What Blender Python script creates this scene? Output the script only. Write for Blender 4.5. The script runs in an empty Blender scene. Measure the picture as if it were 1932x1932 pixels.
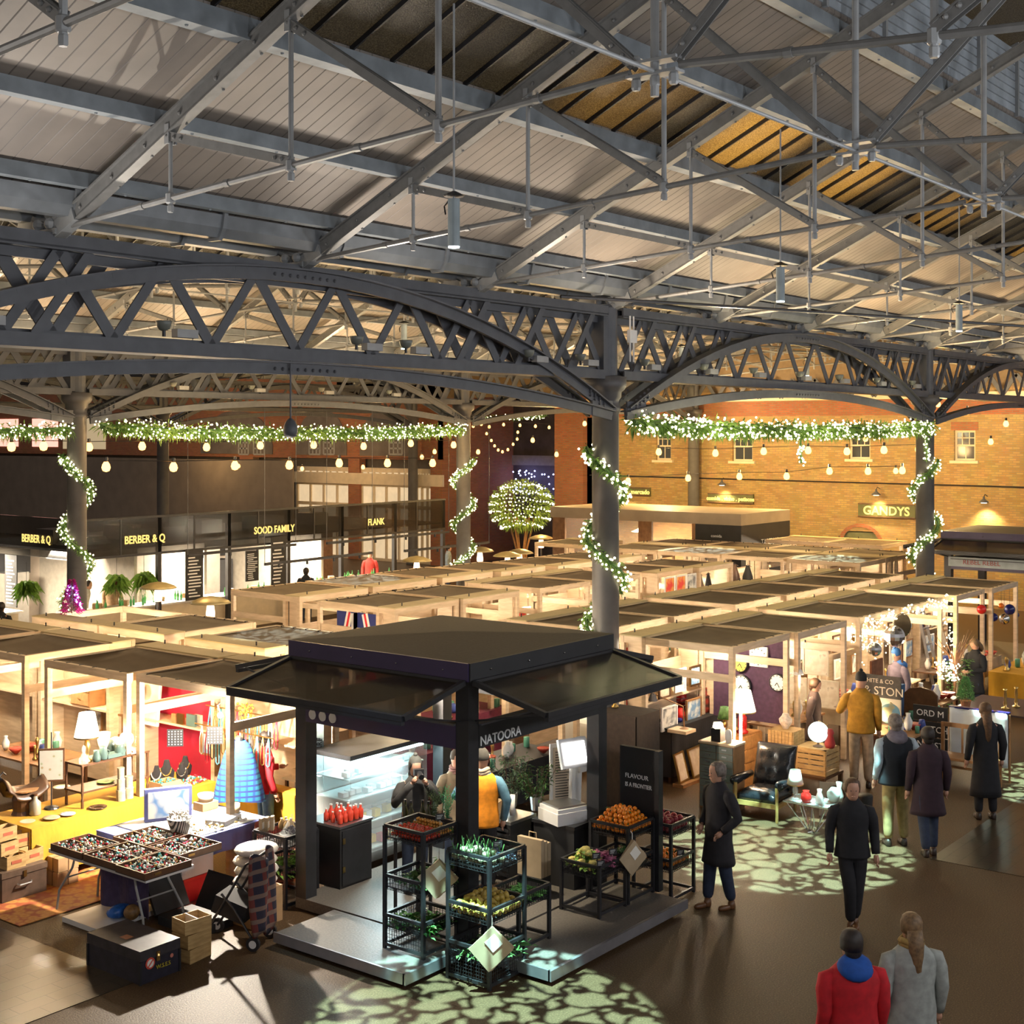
import bpy, math, random
from mathutils import Vector, Matrix
random.seed(7)
S = bpy.context.scene
COL = S.collection
PI = math.pi
R = random.uniform
CH = {}

# ---------------------------------------------------------------- mesh builder
class MB:
    def __init__(s): s.v = []; s.f = []
    def add(s, vs, fs):
        o = len(s.v); s.v += [tuple(p) for p in vs]; s.f += [tuple(i + o for i in f) for f in fs]; return s
    def box(s, x0, x1, y0, y1, z0, z1):
        return s.add([(x0,y0,z0),(x1,y0,z0),(x1,y1,z0),(x0,y1,z0),(x0,y0,z1),(x1,y0,z1),(x1,y1,z1),(x0,y1,z1)],
            [(0,3,2,1),(4,5,6,7),(0,1,5,4),(1,2,6,5),(2,3,7,6),(3,0,4,7)])
    def cbox(s, c, d, rz=0, rx=0, ry=0):
        m = Matrix.Translation(c) @ Matrix.Rotation(rz,4,'Z') @ Matrix.Rotation(ry,4,'Y') @ Matrix.Rotation(rx,4,'X')
        t = MB().box(-d[0]/2,d[0]/2,-d[1]/2,d[1]/2,-d[2]/2,d[2]/2); return s.join(t, m)
    def join(s, t, m=None):
        return s.add([m @ Vector(p) for p in t.v] if m else t.v, t.f)
    def bar(s, p0, p1, w, h):
        p0, p1 = Vector(p0), Vector(p1); d = (p1-p0).normalized()
        up = Vector((0,0,1)) if abs(d.z) < .98 else Vector((0,1,0))
        a = d.cross(up).normalized(); b = a.cross(d).normalized()
        vs = [p + a*sx*w/2 + b*sy*h/2 for p in (p0,p1) for sx,sy in ((-1,-1),(1,-1),(1,1),(-1,1))]
        return s.add(vs, [(0,1,2,3),(7,6,5,4),(0,4,5,1),(1,5,6,2),(2,6,7,3),(3,7,4,0)])
    def tube(s, pts, r, n=8):
        pts = [Vector(p) for p in pts]; rs = r if isinstance(r,(list,tuple)) else [r]*len(pts)
        o = len(s.v); ref = None
        for i,p in enumerate(pts):
            d = (pts[min(i+1,len(pts)-1)] - pts[max(i-1,0)])
            d = d.normalized() if d.length > 1e-9 else Vector((0,0,1))
            if ref is None: ref = d.orthogonal().normalized()
            a = (ref - d*ref.dot(d)); a = a.normalized() if a.length > 1e-6 else d.orthogonal().normalized()
            ref = a; b = d.cross(a)
            for k in range(n):
                t = 2*PI*k/n; s.v.append(tuple(p + (a*math.cos(t) + b*math.sin(t))*rs[i]))
        for i in range(len(pts)-1):
            for k in range(n):
                k2 = (k+1) % n; s.f.append((o+i*n+k, o+i*n+k2, o+(i+1)*n+k2, o+(i+1)*n+k))
        s.f.append(tuple(o+k for k in reversed(range(n)))); e = o+(len(pts)-1)*n; s.f.append(tuple(e+k for k in range(n)))
        return s
    def lathe(s, prof, c=(0,0,0), n=16, sx=1, sy=1):
        o = len(s.v)
        for r,z in prof:
            for k in range(n):
                t = 2*PI*k/n; s.v.append((c[0]+r*sx*math.cos(t), c[1]+r*sy*math.sin(t), c[2]+z))
        for i in range(len(prof)-1):
            for k in range(n):
                k2 = (k+1) % n; s.f.append((o+i*n+k, o+i*n+k2, o+(i+1)*n+k2, o+(i+1)*n+k))
        s.f.append(tuple(o+k for k in reversed(range(n)))); e = o+(len(prof)-1)*n; s.f.append(tuple(e+k for k in range(n)))
        return s
    def ball(s, c, r, n=10, m=7, sx=1, sy=1, sz=1):
        return s.lathe([(r*math.sin(PI*j/m) if 0<j<m else r*.03, -r*sz*math.cos(PI*j/m)) for j in range(m+1)], c, n, sx, sy)
    def sheet(s, fn, nu, nv, th=.0, off=(0,0,-1)):
        o = len(s.v); off = Vector(off)*th
        g = [[Vector(fn(i/nu, j/nv)) for j in range(nv+1)] for i in range(nu+1)]
        for row in g:
            for p in row: s.v.append(tuple(p))
        W = nv+1; N = (nu+1)*W
        for i in range(nu):
            for j in range(nv): s.f.append((o+i*W+j, o+(i+1)*W+j, o+(i+1)*W+j+1, o+i*W+j+1))
        if th:
            for row in g:
                for p in row: s.v.append(tuple(p+off))
            for i in range(nu):
                for j in range(nv): s.f.append((o+N+i*W+j, o+N+i*W+j+1, o+N+(i+1)*W+j+1, o+N+(i+1)*W+j))
            ring = [i*W for i in range(nu+1)] + [nu*W+j for j in range(1,W)] + [i*W+nv for i in range(nu-1,-1,-1)] + [j for j in range(nv-1,0,-1)]
            for k in range(len(ring)):
                a,b = ring[k], ring[(k+1) % len(ring)]; s.f.append((o+b,o+a,o+N+a,o+N+b))
        return s
    def leaf(s, p, d, L, W, droop=.3):
        p = Vector(p); d = Vector(d).normalized(); a = d.cross(Vector((0,0,1)))
        a = (a if a.length > .1 else Vector((1,0,0))).normalized()*W/2
        q = p + d*L*.5 + Vector((0,0,.03*L)); e = p + d*L - Vector((0,0,droop*L))
        return s.add([p, q-a, e, q+a], [(0,1,2),(0,2,3)])
    def build(s, name, m, parent=None, smooth=False, loc=None, rz=0):
        me = bpy.data.meshes.new(name); me.from_pydata(s.v, [], s.f); me.materials.append(m)
        if smooth: me.polygons.foreach_set('use_smooth', [True]*len(me.polygons))
        me.update(); o = bpy.data.objects.new(name, me); COL.objects.link(o)
        if loc is not None: o.location = loc
        o.rotation_euler = (0,0,rz)
        if parent: o.parent = parent; CH.setdefault(parent.name, []).append(o)
        return o

def tag(o, label=None, cat=None, group=None, kind=None):
    if label: o['label'] = label
    if cat: o['category'] = cat
    if group: o['group'] = group
    if kind: o['kind'] = kind
    return o
def thing(name, label, cat, loc=(0,0,0), rz=0, group=None):
    o = bpy.data.objects.new(name, None); COL.objects.link(o); o.location = loc; o.rotation_euler = (0,0,rz)
    o.empty_display_size = .1
    return tag(o, label, cat, group)
def struct(o): o['kind'] = 'structure'; return o
def dup(src, loc=None, rz=None, label=None, group=None, parent=None, scale=None):
    c = src.copy(); COL.objects.link(c)
    if loc is not None: c.location = loc
    if rz is not None: c.rotation_euler = rz if isinstance(rz, tuple) else (0,0,rz)
    if scale: c.scale = (scale,)*3 if not isinstance(scale, tuple) else scale
    if label: c['label'] = label
    if group: c['group'] = group
    if parent: c.parent = parent; CH.setdefault(parent.name, []).append(c)
    for ch in list(CH.get(src.name, [])): dup(ch, parent=c)
    return c
ORD = ['first','second','third','fourth','fifth','sixth','seventh','eighth','ninth','tenth','eleventh','twelfth','thirteenth','fourteenth']

# ---------------------------------------------------------------- materials
def node_mat(name):
    m = bpy.data.materials.new(name); m.use_nodes = True; nt = m.node_tree
    return m, nt, nt.nodes['Principled BSDF']
def mat(name, col, rough=.6, metal=0, var=.12, sc=6, bump=0, em=None, es=0, alpha=1, trans=0, coat=0, spec=None):
    m, nt, b = node_mat(name)
    b.inputs['Roughness'].default_value = rough; b.inputs['Metallic'].default_value = metal
    c4 = (*col, 1)
    if var or bump:
        tc = nt.nodes.new('ShaderNodeTexCoord'); nz = nt.nodes.new('ShaderNodeTexNoise')
        nz.inputs['Scale'].default_value = sc; nz.inputs['Detail'].default_value = 4
        nt.links.new(tc.outputs['Object'], nz.inputs['Vector'])
        cr = nt.nodes.new('ShaderNodeValToRGB')
        cr.color_ramp.elements[0].position = .3; cr.color_ramp.elements[1].position = .7
        cr.color_ramp.elements[0].color = tuple(max(0,x*(1-var)) for x in col)+(1,)
        cr.color_ramp.elements[1].color = tuple(min(1,x*(1+var)) for x in col)+(1,)
        nt.links.new(nz.outputs['Fac'], cr.inputs['Fac']); nt.links.new(cr.outputs['Color'], b.inputs['Base Color'])
        if bump:
            bp = nt.nodes.new('ShaderNodeBump'); bp.inputs['Strength'].default_value = bump; bp.inputs['Distance'].default_value = .02
            nt.links.new(nz.outputs['Fac'], bp.inputs['Height']); nt.links.new(bp.outputs['Normal'], b.inputs['Normal'])
    else: b.inputs['Base Color'].default_value = c4
    if em: b.inputs['Emission Color'].default_value = (*em,1); b.inputs['Emission Strength'].default_value = es
    if alpha < 1: b.inputs['Alpha'].default_value = alpha
    if trans: b.inputs['Transmission Weight'].default_value = trans
    if coat: b.inputs['Coat Weight'].default_value = coat
    return m
def ramp_mat(name, tex, cols, rough=.6, scale=(1,1,1), tsc=5, bump=0, **kw):
    """tex: 'noise' | 'wave' | 'voronoi'; cols: [(pos, rgb)...]"""
    m, nt, b = node_mat(name); N, L = nt.nodes, nt.links
    b.inputs['Roughness'].default_value = rough
    tc = N.new('ShaderNodeTexCoord'); mp = N.new('ShaderNodeMapping'); mp.inputs['Scale'].default_value = scale
    t = N.new({'noise':'ShaderNodeTexNoise','wave':'ShaderNodeTexWave','voronoi':'ShaderNodeTexVoronoi'}[tex])
    t.inputs['Scale'].default_value = tsc
    for k,v in kw.items(): t.inputs[k].default_value = v
    cr = N.new('ShaderNodeValToRGB'); e = cr.color_ramp.elements
    while len(e) < len(cols): e.new(.5)
    for el,(p,c) in zip(e, cols): el.position = p; el.color = (*c,1)
    out = 'Fac' if 'Fac' in t.outputs else 'Distance'
    L.new(tc.outputs['Object'], mp.inputs['Vector']); L.new(mp.outputs['Vector'], t.inputs['Vector'])
    L.new(t.outputs[out], cr.inputs['Fac']); L.new(cr.outputs['Color'], b.inputs['Base Color'])
    if bump:
        bp = N.new('ShaderNodeBump'); bp.inputs['Strength'].default_value = bump; bp.inputs['Distance'].default_value = .02
        L.new(t.outputs[out], bp.inputs['Height']); L.new(bp.outputs['Normal'], b.inputs['Normal'])
    return m
def brick_mat(name, c1, c2, mort, axes='YZ', bw=.23, bh=.075, rough=.85, off=.5, ms=.012, bump=.5, rot=0, noise=.35):
    m, nt, b = node_mat(name); N, L = nt.nodes, nt.links
    b.inputs['Roughness'].default_value = rough
    tc = N.new('ShaderNodeTexCoord'); sp = N.new('ShaderNodeSeparateXYZ'); cb = N.new('ShaderNodeCombineXYZ')
    L.new(tc.outputs['Object'], sp.inputs[0]); L.new(sp.outputs[axes[0]], cb.inputs['X']); L.new(sp.outputs[axes[1]], cb.inputs['Y'])
    mp = N.new('ShaderNodeMapping'); mp.inputs['Rotation'].default_value = (0,0,rot); L.new(cb.outputs[0], mp.inputs[0])
    t = N.new('ShaderNodeTexBrick'); t.offset = off
    t.inputs['Scale'].default_value = 1; t.inputs['Brick Width'].default_value = bw; t.inputs['Row Height'].default_value = bh
    t.inputs['Mortar Size'].default_value = ms; t.inputs['Color1'].default_value = (*c1,1); t.inputs['Color2'].default_value = (*c2,1)
    t.inputs['Mortar'].default_value = (*mort,1)
    L.new(mp.outputs[0], t.inputs['Vector'])
    nz = N.new('ShaderNodeTexNoise'); nz.inputs['Scale'].default_value = 2.5; nz.inputs['Detail'].default_value = 6; L.new(tc.outputs['Object'], nz.inputs['Vector'])
    mx = N.new('ShaderNodeMix'); mx.data_type = 'RGBA'; mx.blend_type = 'MULTIPLY'; mx.inputs[0].default_value = noise
    L.new(t.outputs['Color'], mx.inputs[6]); L.new(nz.outputs['Color'], mx.inputs[7]); L.new(mx.outputs[2], b.inputs['Base Color'])
    bp = N.new('ShaderNodeBump'); bp.inputs['Strength'].default_value = bump; bp.inputs['Distance'].default_value = .01; bp.invert = True
    L.new(t.outputs['Fac'], bp.inputs['Height']); L.new(bp.outputs['Normal'], b.inputs['Normal'])
    return m
def plank_mat(name, c1, c2, axis='X', w=.16, rough=.6, var=.3):
    """painted boards; the joints are grooves between the planks"""
    m, nt, b = node_mat(name); N, L = nt.nodes, nt.links
    b.inputs['Roughness'].default_value = rough
    tc = N.new('ShaderNodeTexCoord'); sp = N.new('ShaderNodeSeparateXYZ'); L.new(tc.outputs['Object'], sp.inputs[0])
    mu = N.new('ShaderNodeMath'); mu.operation = 'DIVIDE'; mu.inputs[1].default_value = w; L.new(sp.outputs[axis], mu.inputs[0])
    fr = N.new('ShaderNodeMath'); fr.operation = 'FRACT'; L.new(mu.outputs[0], fr.inputs[0])
    cr = N.new('ShaderNodeValToRGB'); e = cr.color_ramp.elements
    e[0].position = .0; e[0].color = (.25,.25,.25,1); e[1].position = .1; e[1].color = (1,1,1,1)
    L.new(fr.outputs[0], cr.inputs['Fac'])
    nz = N.new('ShaderNodeTexNoise'); nz.inputs['Scale'].default_value = 1.3; nz.inputs['Detail'].default_value = 5; L.new(tc.outputs['Object'], nz.inputs['Vector'])
    c = N.new('ShaderNodeValToRGB'); c.color_ramp.elements[0].position = .3; c.color_ramp.elements[1].position = .7
    c.color_ramp.elements[0].color = (*c1,1); c.color_ramp.elements[1].color = (*c2,1); L.new(nz.outputs['Fac'], c.inputs['Fac'])
    mx = N.new('ShaderNodeMix'); mx.data_type = 'RGBA'; mx.blend_type = 'MULTIPLY'; mx.inputs[0].default_value = .8
    L.new(c.outputs['Color'], mx.inputs[6]); L.new(cr.outputs['Color'], mx.inputs[7]); L.new(mx.outputs[2], b.inputs['Base Color'])
    bp = N.new('ShaderNodeBump'); bp.inputs['Strength'].default_value = .6; bp.inputs['Distance'].default_value = .02
    L.new(cr.outputs['Color'], bp.inputs['Height']); L.new(bp.outputs['Normal'], b.inputs['Normal'])
    return m
def emis(name, col, st):
    m = bpy.data.materials.new(name); m.use_nodes = True; nt = m.node_tree; nt.nodes.clear()
    e = nt.nodes.new('ShaderNodeEmission'); e.inputs[0].default_value = (*col,1); e.inputs[1].default_value = st
    o = nt.nodes.new('ShaderNodeOutputMaterial'); nt.links.new(e.outputs[0], o.inputs[0]); return m
def lamp(name, kind, loc, col, power, size=.1, target=None, angle=None, blend=.3):
    l = bpy.data.lights.new(name, kind); l.color = col; l.energy = power
    if kind == 'AREA': l.size = size
    else: l.shadow_soft_size = size
    if kind == 'SPOT': l.spot_size = angle; l.spot_blend = blend
    o = bpy.data.objects.new(name, l); COL.objects.link(o); o.location = loc
    if target is not None: o.rotation_euler = (Vector(target)-Vector(loc)).to_track_quat('-Z','Y').to_euler()
    return o
def text(body, size, m, parent, mtx, name='lettering', ext=.004, align='CENTER', bold=0, sx=1):
    cu = bpy.data.curves.new(name, 'FONT'); cu.body = body; cu.size = size; cu.extrude = ext; cu.align_x = align; cu.align_y = 'CENTER'; cu.offset = bold
    cu.resolution_u = 3
    t = bpy.data.objects.new('tmp', cu); COL.objects.link(t)
    dg = bpy.context.evaluated_depsgraph_get(); me = bpy.data.meshes.new_from_object(t.evaluated_get(dg))
    bpy.data.objects.remove(t); me.transform(mtx @ Matrix.Diagonal((sx,1,1,1))); me.materials.clear(); me.materials.append(m)
    o = bpy.data.objects.new(name, me); COL.objects.link(o)
    if parent: o.parent = parent; CH.setdefault(parent.name, []).append(o)
    return o
def faceY(x,y,z,slant=0): return Matrix.Translation((x,y,z)) @ Matrix.Rotation(PI/2,4,'X')            # reads from -Y side
def faceX(x,y,z): return Matrix.Translation((x,y,z)) @ Matrix.Rotation(-PI/2,4,'Z') @ Matrix.Rotation(PI/2,4,'X')  # reads from -X side

M = {}
M['floor'] = ramp_mat('aggregate_floor','noise',[(.3,(.045,.025,.011)),(.55,(.085,.05,.024)),(.8,(.17,.115,.06))],rough=.55,tsc=55,bump=.25,Detail=8)
M['floor'].node_tree.nodes['Principled BSDF'].inputs['Specular IOR Level'].default_value = .3
M['paver'] = brick_mat('pavers',(.055,.038,.025),(.04,.028,.019),(.012,.009,.006),'XY',.42,.21,.28,ms=.008,bump=.4,noise=.5)
M['boards'] = plank_mat('roof_boards',(.17,.148,.13),(.25,.215,.185),'X',.17)
M['iron'] = mat('painted_iron',(.19,.19,.185),.45,.0,.12,9)
M['iron_light'] = mat('pale_iron',(.3,.31,.315),.4,0,.1,7)
M['purlin'] = mat('purlin_timber',(.2,.225,.245),.55,0,.2,4)
M['gutter'] = mat('gutter_iron',(.17,.185,.2),.45,0,.15,4)
M['dark_iron'] = mat('dark_grey_iron',(.085,.088,.1),.5,0,.15,5)
M['column'] = mat('column_paint',(.1,.095,.095),.5,0,.15,4)
def roof_glass():
    m, nt, b = node_mat('textured_roof_glass'); N,L = nt.nodes, nt.links
    b.inputs['Base Color'].default_value = (.035,.04,.05,1); b.inputs['Roughness'].default_value = .3
    tc = N.new('ShaderNodeTexCoord'); nz = N.new('ShaderNodeTexNoise'); nz.inputs['Scale'].default_value = 70; nz.inputs['Detail'].default_value = 3; L.new(tc.outputs['Object'], nz.inputs[0])
    bp = N.new('ShaderNodeBump'); bp.inputs['Strength'].default_value = .7; bp.inputs['Distance'].default_value = .02; L.new(nz.outputs['Fac'], bp.inputs['Height']); L.new(bp.outputs['Normal'], b.inputs['Normal'])
    tr = N.new('ShaderNodeBsdfTranslucent'); cr = N.new('ShaderNodeValToRGB'); cr.color_ramp.elements[0].position=.42; cr.color_ramp.elements[0].color=(.35,.3,.2,1); cr.color_ramp.elements[1].position=.62; cr.color_ramp.elements[1].color=(.85,.75,.5,1)
    L.new(nz.outputs['Fac'], cr.inputs[0]); L.new(cr.outputs[0], tr.inputs[0]); mx = N.new('ShaderNodeMixShader'); mx.inputs[0].default_value = .5
    L.new(b.outputs[0], mx.inputs[1]); L.new(tr.outputs[0], mx.inputs[2]); L.new(mx.outputs[0], N['Material Output'].inputs[0]); return m
M['roofglass'] = roof_glass()
M['louvre'] = mat('louvre_slats',(.33,.37,.41),.5,0,.25,3)
M['black'] = mat('black_metal',(.02,.02,.023),.4,0,.2,8)
M['black_board'] = mat('black_board',(.018,.018,.02),.6,0,.2,3)
M['purple'] = mat('aubergine_metal',(.045,.03,.085),.4,0,.1,3)
M['brick_y'] = brick_mat('stock_brick',(.5,.32,.12),(.34,.21,.075),(.32,.24,.13),noise=.35)
M['brick_r'] = brick_mat('red_brick',(.42,.14,.06),(.32,.1,.045),(.25,.16,.1))
M['brick_rx'] = brick_mat('red_brick_side',(.42,.14,.06),(.32,.1,.045),(.25,.16,.1),'XZ')
M['wood'] = ramp_mat('stall_pine','noise',[(.3,(.56,.41,.26)),(.7,(.72,.55,.37))],rough=.6,scale=(1,1,6),tsc=3)
M['ply'] = mat('plywood_top',(.48,.38,.2),.65,0,.08,3)
M['canvas'] = mat('brown_canvas',(.14,.1,.06),.8,0,.12,3)
M['white'] = mat('white_paint',(.75,.72,.68),.5,0,.05,4)
M['white_plastic'] = mat('white_plastic',(.7,.69,.68),.35,0,.04,4)
M['cream'] = mat('cream_paint',(.62,.52,.38),.5,0,.08,4)
M['green'] = mat('foliage_green',(.06,.14,.035),.6,0,.5,20)
M['green_l'] = mat('light_foliage',(.2,.36,.06),.55,0,.4,20)
M['pine'] = mat('pine_needles',(.14,.26,.05),.6,0,.5,15)
M['wool_dark'] = mat('dark_wool',(.012,.011,.014),.85,0,.3,20)
M['wood_dark'] = mat('dark_wood',(.1,.045,.02),.4,0,.3,8)
M['wood_mid'] = mat('mid_wood',(.3,.15,.06),.5,0,.25,6)
M['wood_crate'] = ramp_mat('crate_slats','noise',[(.3,(.36,.22,.08)),(.7,(.55,.36,.15))],rough=.65,scale=(1,1,5),tsc=6)
M['brass'] = mat('brass',(.6,.4,.14),.3,1,.1,5)
M['chrome'] = mat('chrome',(.7,.7,.72),.15,1,.05,5)
M['steel'] = mat('brushed_steel',(.5,.5,.5),.35,1,.1,5)
M['glass'] = mat('clear_glass',(.85,.9,.9),.05,0,0,1,trans=0,alpha=.22)
M['dark_glass'] = mat('tinted_glass',(.02,.018,.015),.08,0,0,1,alpha=.5)
M['lettering'] = mat('white_lettering',(.8,.8,.8),.5,0,0,1)
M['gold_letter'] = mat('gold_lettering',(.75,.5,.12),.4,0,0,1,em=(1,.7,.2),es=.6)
M['bulb'] = emis('warm_bulb_glow',(1,.4,.09),4)
M['fairy'] = emis('fairy_light_glow',(1,.86,.5),5)
M['fairy_b'] = emis('blue_light_glow',(.35,.4,1),12)
M['tube_light'] = emis('white_tube_glow',(1,.93,.82),14)
M['shade_glow'] = emis('lit_lamp_shade',(1,.82,.58),3.2)
M['cool_glow'] = emis('cool_lamp_glow',(.7,.95,1),10)
M['skin'] = mat('skin',(.5,.27,.18),.5,0,.1,10)
M['cardboard'] = mat('cardboard',(.42,.26,.13),.75,0,.12,6)
M['paper'] = mat('white_paper',(.8,.77,.7),.7,0,.04,6)
M['kraft'] = mat('kraft_paper',(.42,.32,.2),.75,0,.1,6)

# ---------------------------------------------------------------- camera and view
cam = bpy.data.cameras.new('camera'); cam.sensor_width = 36; cam.lens = 2583/1932*36; cam.shift_y = -(966-817)/1932
cam.clip_end = 300; cam.clip_start = .05
co = bpy.data.objects.new('camera', cam); COL.objects.link(co); co.location = (0,0,5.78)
co.rotation_euler = (PI/2, 0, math.radians(37.7-90)); S.camera = co
S.view_settings.view_transform = 'Standard'; S.view_settings.look = 'None'; S.view_settings.gamma = 1
S.view_settings.exposure = 0.95
S.cycles.max_bounces = 6; S.cycles.diffuse_bounces = 3; S.cycles.glossy_bounces = 3; S.cycles.transparent_max_bounces = 12
S.cycles.transmission_bounces = 4; S.cycles.sample_clamp_indirect = 4; S.cycles.sample_clamp_direct = 0
S.cycles.use_denoising = True; S.cycles.use_adaptive_sampling = True; S.cycles.adaptive_threshold = .05; S.cycles.use_light_tree = True; S.cycles.caustics_reflective = False; S.cycles.caustics_refractive = False
w = bpy.data.worlds.new('night_sky'); S.world = w; w.use_nodes = True
w.node_tree.nodes['Background'].inputs[0].default_value = (.22,.2,.185,1); w.node_tree.nodes['Background'].inputs[1].default_value = .8
# ================================================================ PEOPLE
def skin(verts, edges, radii, sub=1, root=0):
    me = bpy.data.meshes.new('s'); me.from_pydata(verts, edges, []); o = bpy.data.objects.new('s', me); COL.objects.link(o)
    md = o.modifiers.new('k','SKIN'); md.use_smooth_shade = True
    for i,r in enumerate(radii):
        sv = me.skin_vertices[0].data[i]; sv.radius = r if isinstance(r,tuple) else (r,r); sv.use_root = (i==root)
    s2 = o.modifiers.new('u','SUBSURF'); s2.levels = sub; s2.render_levels = sub
    dg = bpy.context.evaluated_depsgraph_get(); m2 = bpy.data.meshes.new_from_object(o.evaluated_get(dg))
    out = ([tuple(v.co) for v in m2.vertices],[tuple(p.vertices) for p in m2.polygons])
    bpy.data.objects.remove(o); bpy.data.meshes.remove(m2); return out
def flat(vs, q, k=.74):      # a torso is wider than it is deep; sleeves keep their round section
    out = []
    for x,y,z in vs:
        w = min(1,max(0,(abs(x)/q-.17)/.06)) if z < 1.33*q else min(1,max(0,(abs(x)/q-.2)/.06)); out.append((x,y*(k+(1-k)*w),z))
    return out
CM = {}
def cm(name, col, r=.85, var=.2, sc=14, **k):
    if name not in CM: CM[name] = mat(name, col, r, 0, var, sc, **k)
    return CM[name]
M['hair_brown'] = mat('brown_hair',(.09,.045,.02),.6,0,.4,30); M['hair_dark'] = mat('dark_hair',(.02,.013,.01),.6,0,.4,30); M['hair_fair']=mat('fair_hair',(.17,.1,.045),.6,0,.4,30); M['hair_grey']=mat('grey_hair',(.16,.13,.11),.6,0,.4,30)
def person(x,y,z,dirv,H,label,top,trous,shoe='leather_dark',hair='hair_dark',hairlen=.0,hat=None,arms=None,legs=None,coat=.0,sleeve=None,scarf=None,lean=0,headyaw=0,headpitch=0,bulk=1.0,hood=None,legs_on=True,vest=None,group=None):
    rz = math.atan2(dirv[1],dirv[0])+PI/2; t = thing('person',label,'person',(x,y,z),rz,group); q = H/1.75
    V_ = lambda *p: (p[0]*q,p[1]*q,p[2]*q)
    arms = arms or {}; legs = legs or {}
    ly = lambda zz: -lean*(zz-.95) if zz>.95 else 0
    L = {'el':(-.255,.04,1.14),'wl':(-.265,-.05,.89),'er':(.255,.04,1.14),'wr':(.265,-.05,.89)}; L.update(arms)
    G = {'kl':(-.1,-.02,.5),'al':(-.11,.02,.09),'kr':(.1,-.02,.5),'ar':(.11,.02,.09)}; G.update(legs)
    hip=[(-.09,0,.9),(.09,0,.9)]
    P = [(0,0,.96),(0,ly(1.12),1.12),(0,ly(1.3),1.3),(0,ly(1.43)+.0,1.43),(0,ly(1.52)-.01,1.52),
         hip[0],G['kl'],G['al'],hip[1],G['kr'],G['ar'],
         (-.17,ly(1.4)+.01,1.4),L['el'],L['wl'],(.17,ly(1.4)+.01,1.4),L['er'],L['wr']]
    Ed = [(0,1),(1,2),(2,3),(3,4),(0,5),(5,6),(6,7),(0,8),(8,9),(9,10),(3,11),(11,12),(12,13),(3,14),(14,15),(15,16)]
    b_=bulk; Rr = [(.14*b_,.1*b_),(.125*b_,.09*b_),(.15*b_,.1*b_),(.1,.08),(.055,.055),.085,.058,.042,.085,.058,.042,.06,.042,.03,.06,.042,.03]
    vs,fs = skin([V_(*p) for p in P],Ed,[tuple(a*q for a in r) if isinstance(r,tuple) else r*q for r in Rr])
    body = MB().add(vs,fs)
    # head with brow, nose, chin and ears
    hc = Vector((0,ly(1.64)-.025,1.64)); HM = Matrix.Translation(hc) @ Matrix.Rotation(headyaw,4,'Z') @ Matrix.Rotation(headpitch,4,'X')
    hd = MB()
    prof = [(.012,-.125),(.045,-.115),(.062,-.085),(.072,-.04),(.078,.0),(.08,.04),(.074,.08),(.05,.108),(.012,.12)]
    hd.lathe([(a*1.08,b) for a,b in prof],(0,0,0),16,.92,1.12)
    hd.v = [(a, b*(1.0 if c>-.05 else .9)-(.012 if c<-.06 and b<0 else 0), c) for a,b,c in hd.v]
    hd.add([(-.012,-.083,-.035),(.012,-.083,-.035),(0,-.108,-.03),(0,-.088,.012)],[(0,2,1),(0,3,2),(1,2,3)])
    hd.ball((-.074,.0,-.01),.022,6,4,.35,.7,1).ball((.074,.0,-.01),.022,6,4,.35,.7,1)
    hd.cbox((0,-.083,-.062),(.042,.01,.008))
    S_ = Matrix.Scale(q,4); body.join(hd, S_ @ HM)
    for w_,e_ in (('wl','el'),('wr','er')):      # hands: palm, four fingers, thumb
        w3 = Vector(L[w_]); d = (w3-Vector(L[e_])).normalized(); s = -1 if w_=='wl' else 1
        side = Vector((0,1,0)) if abs(d.y)<.8 else Vector((1,0,0)); side = (side-d*side.dot(d)).normalized(); nrm = d.cross(side)
        hb = MB(); c = w3+d*.05
        hb.tube([w3,w3+d*.045,w3+d*.09],[.026,.036,.03],8)
        for k in range(4):
            o = side*(-.024+.016*k); l = (.052,.062,.066,.056)[k]; p0=w3+d*.085+o
            hb.tube([p0,p0+d*l*.5+nrm*s*.004,p0+d*l*.85+nrm*s*.022],[.0085,.008,.006],5)
        p0=w3+d*.03-side*.028; hb.tube([p0,p0+d*.03-side*.018,p0+d*.058-side*.016],[.011,.0095,.007],5)
        body.join(hb, S_)
    body.build('body', M['skin'], t, True)
    em = MB(); em.join(MB().ball((-.028,-.083,.006),.0085,6,4).ball((.028,-.083,.006),.0085,6,4), S_ @ HM); em.build('eyes', M['black'], t)
    # trousers
    if legs_on:
        idx = [0,5,6,7,8,9,10]; mp = {k:i for i,k in enumerate(idx)}
        vs,fs = skin([V_(*P[k]) for k in idx]+[V_(0,0,1.1)],[(mp[a],mp[b]) for a,b in Ed if a in mp and b in mp]+[(0,7)],[(.165*q*b_,.125*q*b_)]+[r*q for r in (.118,.086,.068,.118,.086,.068)]+[(.15*q,.11*q)])
        MB().add(vs,fs).build('trousers', trous, t, True)
        for w_ in ('al','ar'):
            a = Vector(G[w_])*q; m = MB(); m.lathe([(.045,0),(.05,.02),(.048,.05),(.04,.1)],(a.x,a.y,a.z-.085*q),12,.9,1.0)
            m.lathe([(.04,0),(.046,.02),(.04,.045),(.015,.06)],(a.x,a.y-.1*q,a.z-.085*q),12,.95,2.2)
            m.build('shoe', cm(shoe,(.03,.018,.012) if 'dark' in shoe else (.13,.055,.02),.4), t, True)
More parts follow.
